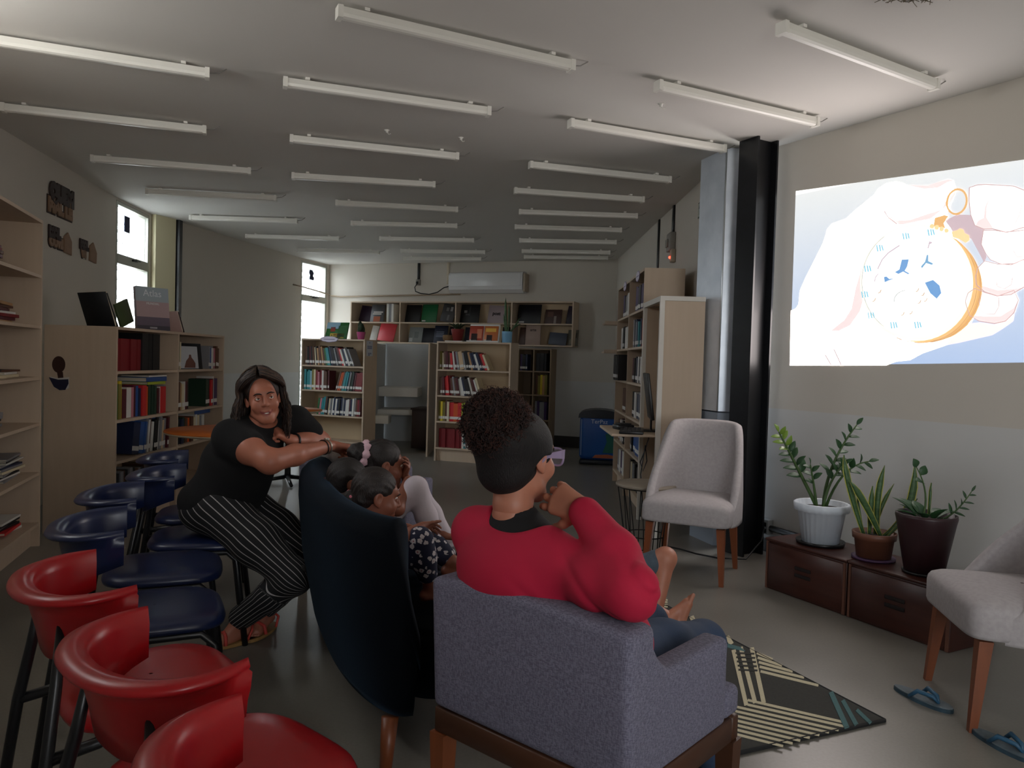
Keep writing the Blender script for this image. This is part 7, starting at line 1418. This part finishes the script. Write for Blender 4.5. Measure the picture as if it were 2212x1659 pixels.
STRIPS = [('watch_ring','gold',[(1.433,2.249),(1.428,2.234),(1.42,2.221),(1.41,2.212),(1.398,2.207),(1.385,2.205),(1.372,2.208),(1.36,2.215),(1.35,2.226),(1.342,2.239),(1.337,2.255),(1.335,2.272),(1.337,2.289),(1.342,2.305),(1.35,2.317),(1.361,2.327),(1.373,2.332),(1.386,2.333),(1.399,2.329),(1.41,2.322),(1.42,2.312),(1.428,2.298),(1.433,2.282),(1.435,2.266)],[(1.444,2.245),(1.439,2.227),(1.429,2.213),(1.417,2.202),(1.402,2.195),(1.386,2.194),(1.37,2.198),(1.355,2.207),(1.341,2.22),(1.332,2.237),(1.325,2.255),(1.323,2.275),(1.325,2.294),(1.331,2.311),(1.341,2.326),(1.354,2.337),(1.369,2.343),(1.385,2.344),(1.401,2.34),(1.416,2.331),(1.429,2.317),(1.438,2.301),(1.444,2.282),(1.446,2.263)],True),('finger_line','line',[(1.453,2.333),(1.497,2.34),(1.541,2.334),(1.614,2.317),(1.684,2.299),(1.729,2.272),(1.787,2.228),(1.794,2.077),(1.739,2.064),(1.654,2.066),(1.589,2.092),(1.538,2.098),(1.493,2.123),(1.468,2.183),(1.456,2.261),(1.454,2.335)],[(1.451,2.338),(1.496,2.345),(1.541,2.339),(1.614,2.321),(1.685,2.303),(1.731,2.276),(1.791,2.228),(1.798,2.075),(1.74,2.06),(1.654,2.061),(1.588,2.087),(1.537,2.094),(1.49,2.12),(1.464,2.182),(1.451,2.262),(1.449,2.336)],False),('finger_line','line',[(1.538,2.086),(1.596,2.079),(1.661,2.059),(1.739,2.074),(1.802,2.045),(1.807,1.932),(1.746,1.91),(1.689,1.888),(1.634,1.899),(1.583,1.926),(1.56,1.958),(1.532,2.014),(1.54,2.088)],[(1.538,2.091),(1.596,2.083),(1.661,2.063),(1.739,2.079),(1.806,2.047),(1.811,1.93),(1.748,1.906),(1.69,1.884),(1.633,1.895),(1.581,1.923),(1.557,1.956),(1.528,2.013),(1.535,2.089)],False),('finger_line','line',[(1.519,1.883),(1.553,1.918),(1.619,1.895),(1.704,1.888),(1.747,1.906),(1.804,1.866),(1.794,1.789),(1.752,1.764),(1.696,1.731),(1.627,1.728),(1.561,1.754),(1.516,1.795),(1.511,1.84),(1.52,1.884)],[(1.516,1.887),(1.552,1.922),(1.619,1.899),(1.703,1.893),(1.747,1.91),(1.807,1.867),(1.797,1.787),(1.755,1.76),(1.698,1.727),(1.627,1.723),(1.559,1.75),(1.512,1.792),(1.506,1.84),(1.515,1.886)],False),('finger_line','line',[(1.46,1.704),(1.473,1.749),(1.508,1.772),(1.56,1.746),(1.627,1.722),(1.709,1.748),(1.731,1.698),(1.713,1.633),(1.674,1.591),(1.619,1.58),(1.539,1.595),(1.486,1.627),(1.46,1.705)],[(1.456,1.705),(1.469,1.752),(1.507,1.777),(1.561,1.751),(1.627,1.726),(1.71,1.752),(1.735,1.697),(1.717,1.631),(1.676,1.587),(1.619,1.575),(1.538,1.591),(1.483,1.625),(1.456,1.704)],False),('finger_line','line',[(0.559,1.401),(0.61,1.332)],[(0.566,1.404),(0.617,1.335)],False),('finger_line','line',[(0.624,1.438),(0.685,1.333)],[(0.631,1.441),(0.692,1.336)],False),('finger_line','line',[(0.94,2.283),(0.971,2.238),(1.028,2.191)],[(0.946,2.286),(0.975,2.241),(1.031,2.196)],False),('finger_line','line',[(1.545,1.742),(1.532,1.701),(1.538,1.654),(1.573,1.629),(1.618,1.627),(1.638,1.665),(1.637,1.717)],[(1.547,1.741),(1.535,1.7),(1.54,1.655),(1.574,1.631),(1.616,1.63),(1.635,1.666),(1.634,1.718)],False),('finger_line','line',[(1.698,1.818),(1.693,1.782),(1.66,1.762),(1.625,1.779),(1.621,1.801)],[(1.701,1.817),(1.695,1.78),(1.661,1.759),(1.623,1.777),(1.618,1.801)],False),('finger_line','line',[(1.726,2.195),(1.718,2.146),(1.693,2.094)],[(1.728,2.194),(1.72,2.144),(1.695,2.093)],False),('finger_line','line',[(1.746,1.924),(1.716,1.927),(1.698,1.962)],[(1.746,1.921),(1.715,1.925),(1.696,1.96)],False),('watch_ridge','brown',[(1.474,1.952),(1.488,1.922),(1.5,1.891),(1.509,1.86),(1.514,1.828),(1.517,1.796),(1.517,1.764),(1.513,1.733),(1.507,1.702),(1.498,1.672),(1.486,1.644),(1.471,1.617),(1.453,1.592),(1.433,1.568),(1.41,1.547),(1.385,1.529),(1.358,1.512),(1.329,1.499),(1.298,1.489),(1.266,1.481),(1.232,1.477),(1.198,1.476),(1.164,1.479),(1.129,1.485),(1.095,1.495),(1.061,1.508)],[(1.476,1.953),(1.491,1.923),(1.502,1.892),(1.511,1.86),(1.517,1.828),(1.52,1.795),(1.519,1.763),(1.516,1.732),(1.51,1.701),(1.5,1.671),(1.488,1.643),(1.473,1.615),(1.455,1.59),(1.435,1.566),(1.412,1.545),(1.387,1.526),(1.359,1.51),(1.33,1.496),(1.299,1.486),(1.266,1.478),(1.233,1.474),(1.198,1.474),(1.164,1.476),(1.129,1.482),(1.094,1.492),(1.06,1.505)],False),('watch_ridge','brown',[(1.489,1.945),(1.504,1.914),(1.517,1.883),(1.527,1.852),(1.533,1.82),(1.537,1.788),(1.537,1.757),(1.534,1.726),(1.528,1.696),(1.518,1.667),(1.506,1.639),(1.491,1.612),(1.472,1.588),(1.451,1.565),(1.427,1.545),(1.401,1.526),(1.373,1.511),(1.342,1.498),(1.31,1.488),(1.276,1.482),(1.24,1.478),(1.204,1.478),(1.167,1.482),(1.13,1.488),(1.093,1.499),(1.057,1.512)],[(1.491,1.946),(1.507,1.915),(1.52,1.884),(1.529,1.852),(1.536,1.82),(1.539,1.788),(1.54,1.757),(1.537,1.725),(1.53,1.695),(1.521,1.665),(1.508,1.637),(1.493,1.611),(1.474,1.586),(1.453,1.563),(1.429,1.542),(1.403,1.524),(1.374,1.508),(1.343,1.496),(1.31,1.486),(1.276,1.479),(1.241,1.475),(1.204,1.475),(1.167,1.479),(1.13,1.485),(1.093,1.496),(1.056,1.509)],False),('dial_edge','grey',[(0.974,1.58),(0.96,1.59),(0.947,1.601),(0.934,1.613),(0.921,1.625),(0.909,1.638),(0.898,1.651),(0.887,1.665),(0.876,1.68),(0.867,1.694),(0.858,1.709),(0.85,1.725),(0.843,1.741),(0.836,1.757),(0.83,1.773),(0.825,1.79),(0.821,1.807),(0.818,1.823),(0.815,1.84),(0.814,1.857),(0.813,1.874),(0.814,1.891),(0.815,1.907),(0.817,1.924),(0.819,1.94),(0.823,1.956),(0.828,1.971),(0.833,1.986),(0.839,2.001),(0.846,2.015),(0.854,2.029),(0.862,2.042),(0.872,2.055),(0.882,2.067),(0.892,2.079),(0.903,2.09),(0.915,2.1),(0.927,2.109),(0.94,2.118),(0.954,2.126)],[(0.972,1.577),(0.958,1.587),(0.944,1.598),(0.931,1.61),(0.918,1.623),(0.906,1.636),(0.894,1.649),(0.883,1.663),(0.873,1.678),(0.863,1.692),(0.854,1.708),(0.846,1.724),(0.838,1.74),(0.832,1.756),(0.826,1.773),(0.821,1.789),(0.817,1.806),(0.813,1.823),(0.811,1.84),(0.809,1.857),(0.809,1.874),(0.809,1.891),(0.81,1.908),(0.812,1.925),(0.815,1.941),(0.819,1.957),(0.823,1.973),(0.829,1.988),(0.835,2.003),(0.842,2.018),(0.85,2.032),(0.858,2.045),(0.868,2.058),(0.878,2.07),(0.888,2.082),(0.9,2.093),(0.912,2.103),(0.924,2.113),(0.937,2.122),(0.951,2.13)],False),('dial_arc','mauve',[(0.919,1.931),(0.947,1.986),(0.986,2.023),(1.056,2.059)],[(0.912,1.934),(0.94,1.99),(0.98,2.029),(1.051,2.066)],False),('dial_arc','mauve',[(0.901,1.856),(0.907,1.883),(0.924,1.903)],[(0.895,1.857),(0.902,1.886),(0.92,1.906)],False),('dial_arc','grey',[(1.036,1.724),(1.036,1.731),(1.036,1.739),(1.038,1.746),(1.041,1.753),(1.045,1.759),(1.05,1.765),(1.055,1.771),(1.062,1.775),(1.069,1.779),(1.076,1.783),(1.085,1.785),(1.093,1.787),(1.102,1.787)],[(1.031,1.724),(1.031,1.732),(1.032,1.74),(1.034,1.748),(1.037,1.755),(1.041,1.762),(1.046,1.768),(1.052,1.774),(1.059,1.779),(1.067,1.783),(1.075,1.786),(1.083,1.789),(1.092,1.79),(1.101,1.791)],False),('dial_numeral','cyan',[(1.067,2.134),(1.076,2.094)],[(1.074,2.134),(1.083,2.094)],False),('dial_numeral','cyan',[(1.085,2.133),(1.093,2.094)],[(1.092,2.133),(1.101,2.094)],False),('dial_numeral','cyan',[(1.099,2.129),(1.109,2.095)],[(1.106,2.13),(1.116,2.096)],False),('dial_numeral','cyan',[(0.899,2.081),(0.908,2.041)],[(0.906,2.082),(0.916,2.041)],False),('dial_numeral','cyan',[(0.917,2.081),(0.927,2.04)],[(0.925,2.081),(0.934,2.041)],False),('dial_numeral','cyan',[(0.933,2.077),(0.944,2.042)],[(0.94,2.078),(0.951,2.043)],False),('dial_numeral','cyan',[(0.82,1.962),(0.83,1.921)],[(0.828,1.963),(0.838,1.922)],False),('dial_numeral','cyan',[(0.839,1.962),(0.849,1.921)],[(0.847,1.963),(0.857,1.922)],False),('dial_numeral','cyan',[(0.855,1.959),(0.866,1.923)],[(0.863,1.96),(0.874,1.924)],False),('dial_numeral','cyan',[(0.808,1.801),(0.818,1.76)],[(0.816,1.802),(0.826,1.761)],False),('dial_numeral','cyan',[(0.828,1.802),(0.837,1.761)],[(0.836,1.802),(0.845,1.762)],False),('dial_numeral','cyan',[(0.843,1.799),(0.855,1.763)],[(0.851,1.8),(0.862,1.764)],False),('dial_numeral','cyan',[(0.858,1.667),(0.868,1.627)],[(0.866,1.668),(0.876,1.628)],False),('dial_numeral','cyan',[(0.877,1.668),(0.887,1.628)],[(0.885,1.669),(0.895,1.629)],False),('dial_numeral','cyan',[(0.893,1.666),(0.904,1.631)],[(0.9,1.667),(0.912,1.632)],False),('dial_numeral','cyan',[(1.014,1.602),(1.023,1.563)],[(1.021,1.603),(1.03,1.564)],False),('dial_numeral','cyan',[(1.032,1.603),(1.041,1.564)],[(1.039,1.604),(1.048,1.565)],False),('dial_numeral','cyan',[(1.046,1.601),(1.057,1.567)],[(1.054,1.602),(1.064,1.568)],False),('dial_numeral','cyan',[(1.166,1.599),(1.175,1.561)],[(1.173,1.6),(1.182,1.562)],False),('dial_numeral','cyan',[(1.183,1.6),(1.192,1.562)],[(1.19,1.601),(1.199,1.563)],False),('dial_numeral','cyan',[(1.197,1.598),(1.207,1.565)],[(1.204,1.599),(1.214,1.566)],False),('dial_numeral','cyan',[(1.221,2.135),(1.23,2.097)],[(1.228,2.136),(1.237,2.097)],False),('dial_numeral','cyan',[(1.238,2.135),(1.246,2.097)],[(1.245,2.135),(1.253,2.097)],False),('dial_numeral','cyan',[(1.251,2.131),(1.261,2.098)],[(1.258,2.132),(1.268,2.099)],False),('dial_squiggle','brown',[(1.169,1.775),(1.181,1.78),(1.188,1.795)],[(1.167,1.779),(1.178,1.783),(1.184,1.797)],False),('dial_squiggle','brown',[(1.204,1.749),(1.217,1.753),(1.223,1.768)],[(1.202,1.752),(1.213,1.756),(1.219,1.77)],False),('dial_squiggle','brown',[(1.185,1.705),(1.197,1.709),(1.204,1.724)],[(1.183,1.708),(1.194,1.712),(1.2,1.726)],False),('dial_squiggle','brown',[(1.223,1.715),(1.235,1.72),(1.241,1.734)],[(1.221,1.719),(1.232,1.722),(1.237,1.736)],False),('dial_squiggle','brown',[(1.084,1.639),(1.097,1.644),(1.104,1.659)],[(1.082,1.642),(1.094,1.647),(1.1,1.661)],False),('dial_squiggle','brown',[(1.136,1.645),(1.149,1.65),(1.155,1.665)],[(1.134,1.649),(1.146,1.653),(1.152,1.667)],False),('dial_squiggle','brown',[(0.927,1.782),(0.941,1.787),(0.948,1.802)],[(0.925,1.786),(0.937,1.79),(0.943,1.804)],False),('dial_squiggle','brown',[(0.892,1.732),(0.905,1.737),(0.913,1.753)],[(0.89,1.736),(0.902,1.74),(0.908,1.755)],False)]
k = 0
for nm, c, P in PIC:
    mb = MB(); mb.add([wp(s, z, .0015 + .00025 * k) for s, z in P], [tuple(range(len(P)))]); k += 1
    if nm == 'picture_background': o = mb.build(nm, m_bg, t)
    else: o = mb.build(nm, emat(c, PC[c], PK.get(c, 1)), t)
for nm, c, A, B, cl in STRIPS:
    d = .0015 + .00025 * k; n = len(A)
    mb = MB(); mb.add([wp(s, z, d) for s, z in A] + [wp(s, z, d) for s, z in B], [(i, (i + 1) % n, n + (i + 1) % n, n + i) for i in range(n if cl else n - 1)]); mb.build(nm, emat(c, PC[c], PK.get(c, 1)), t)
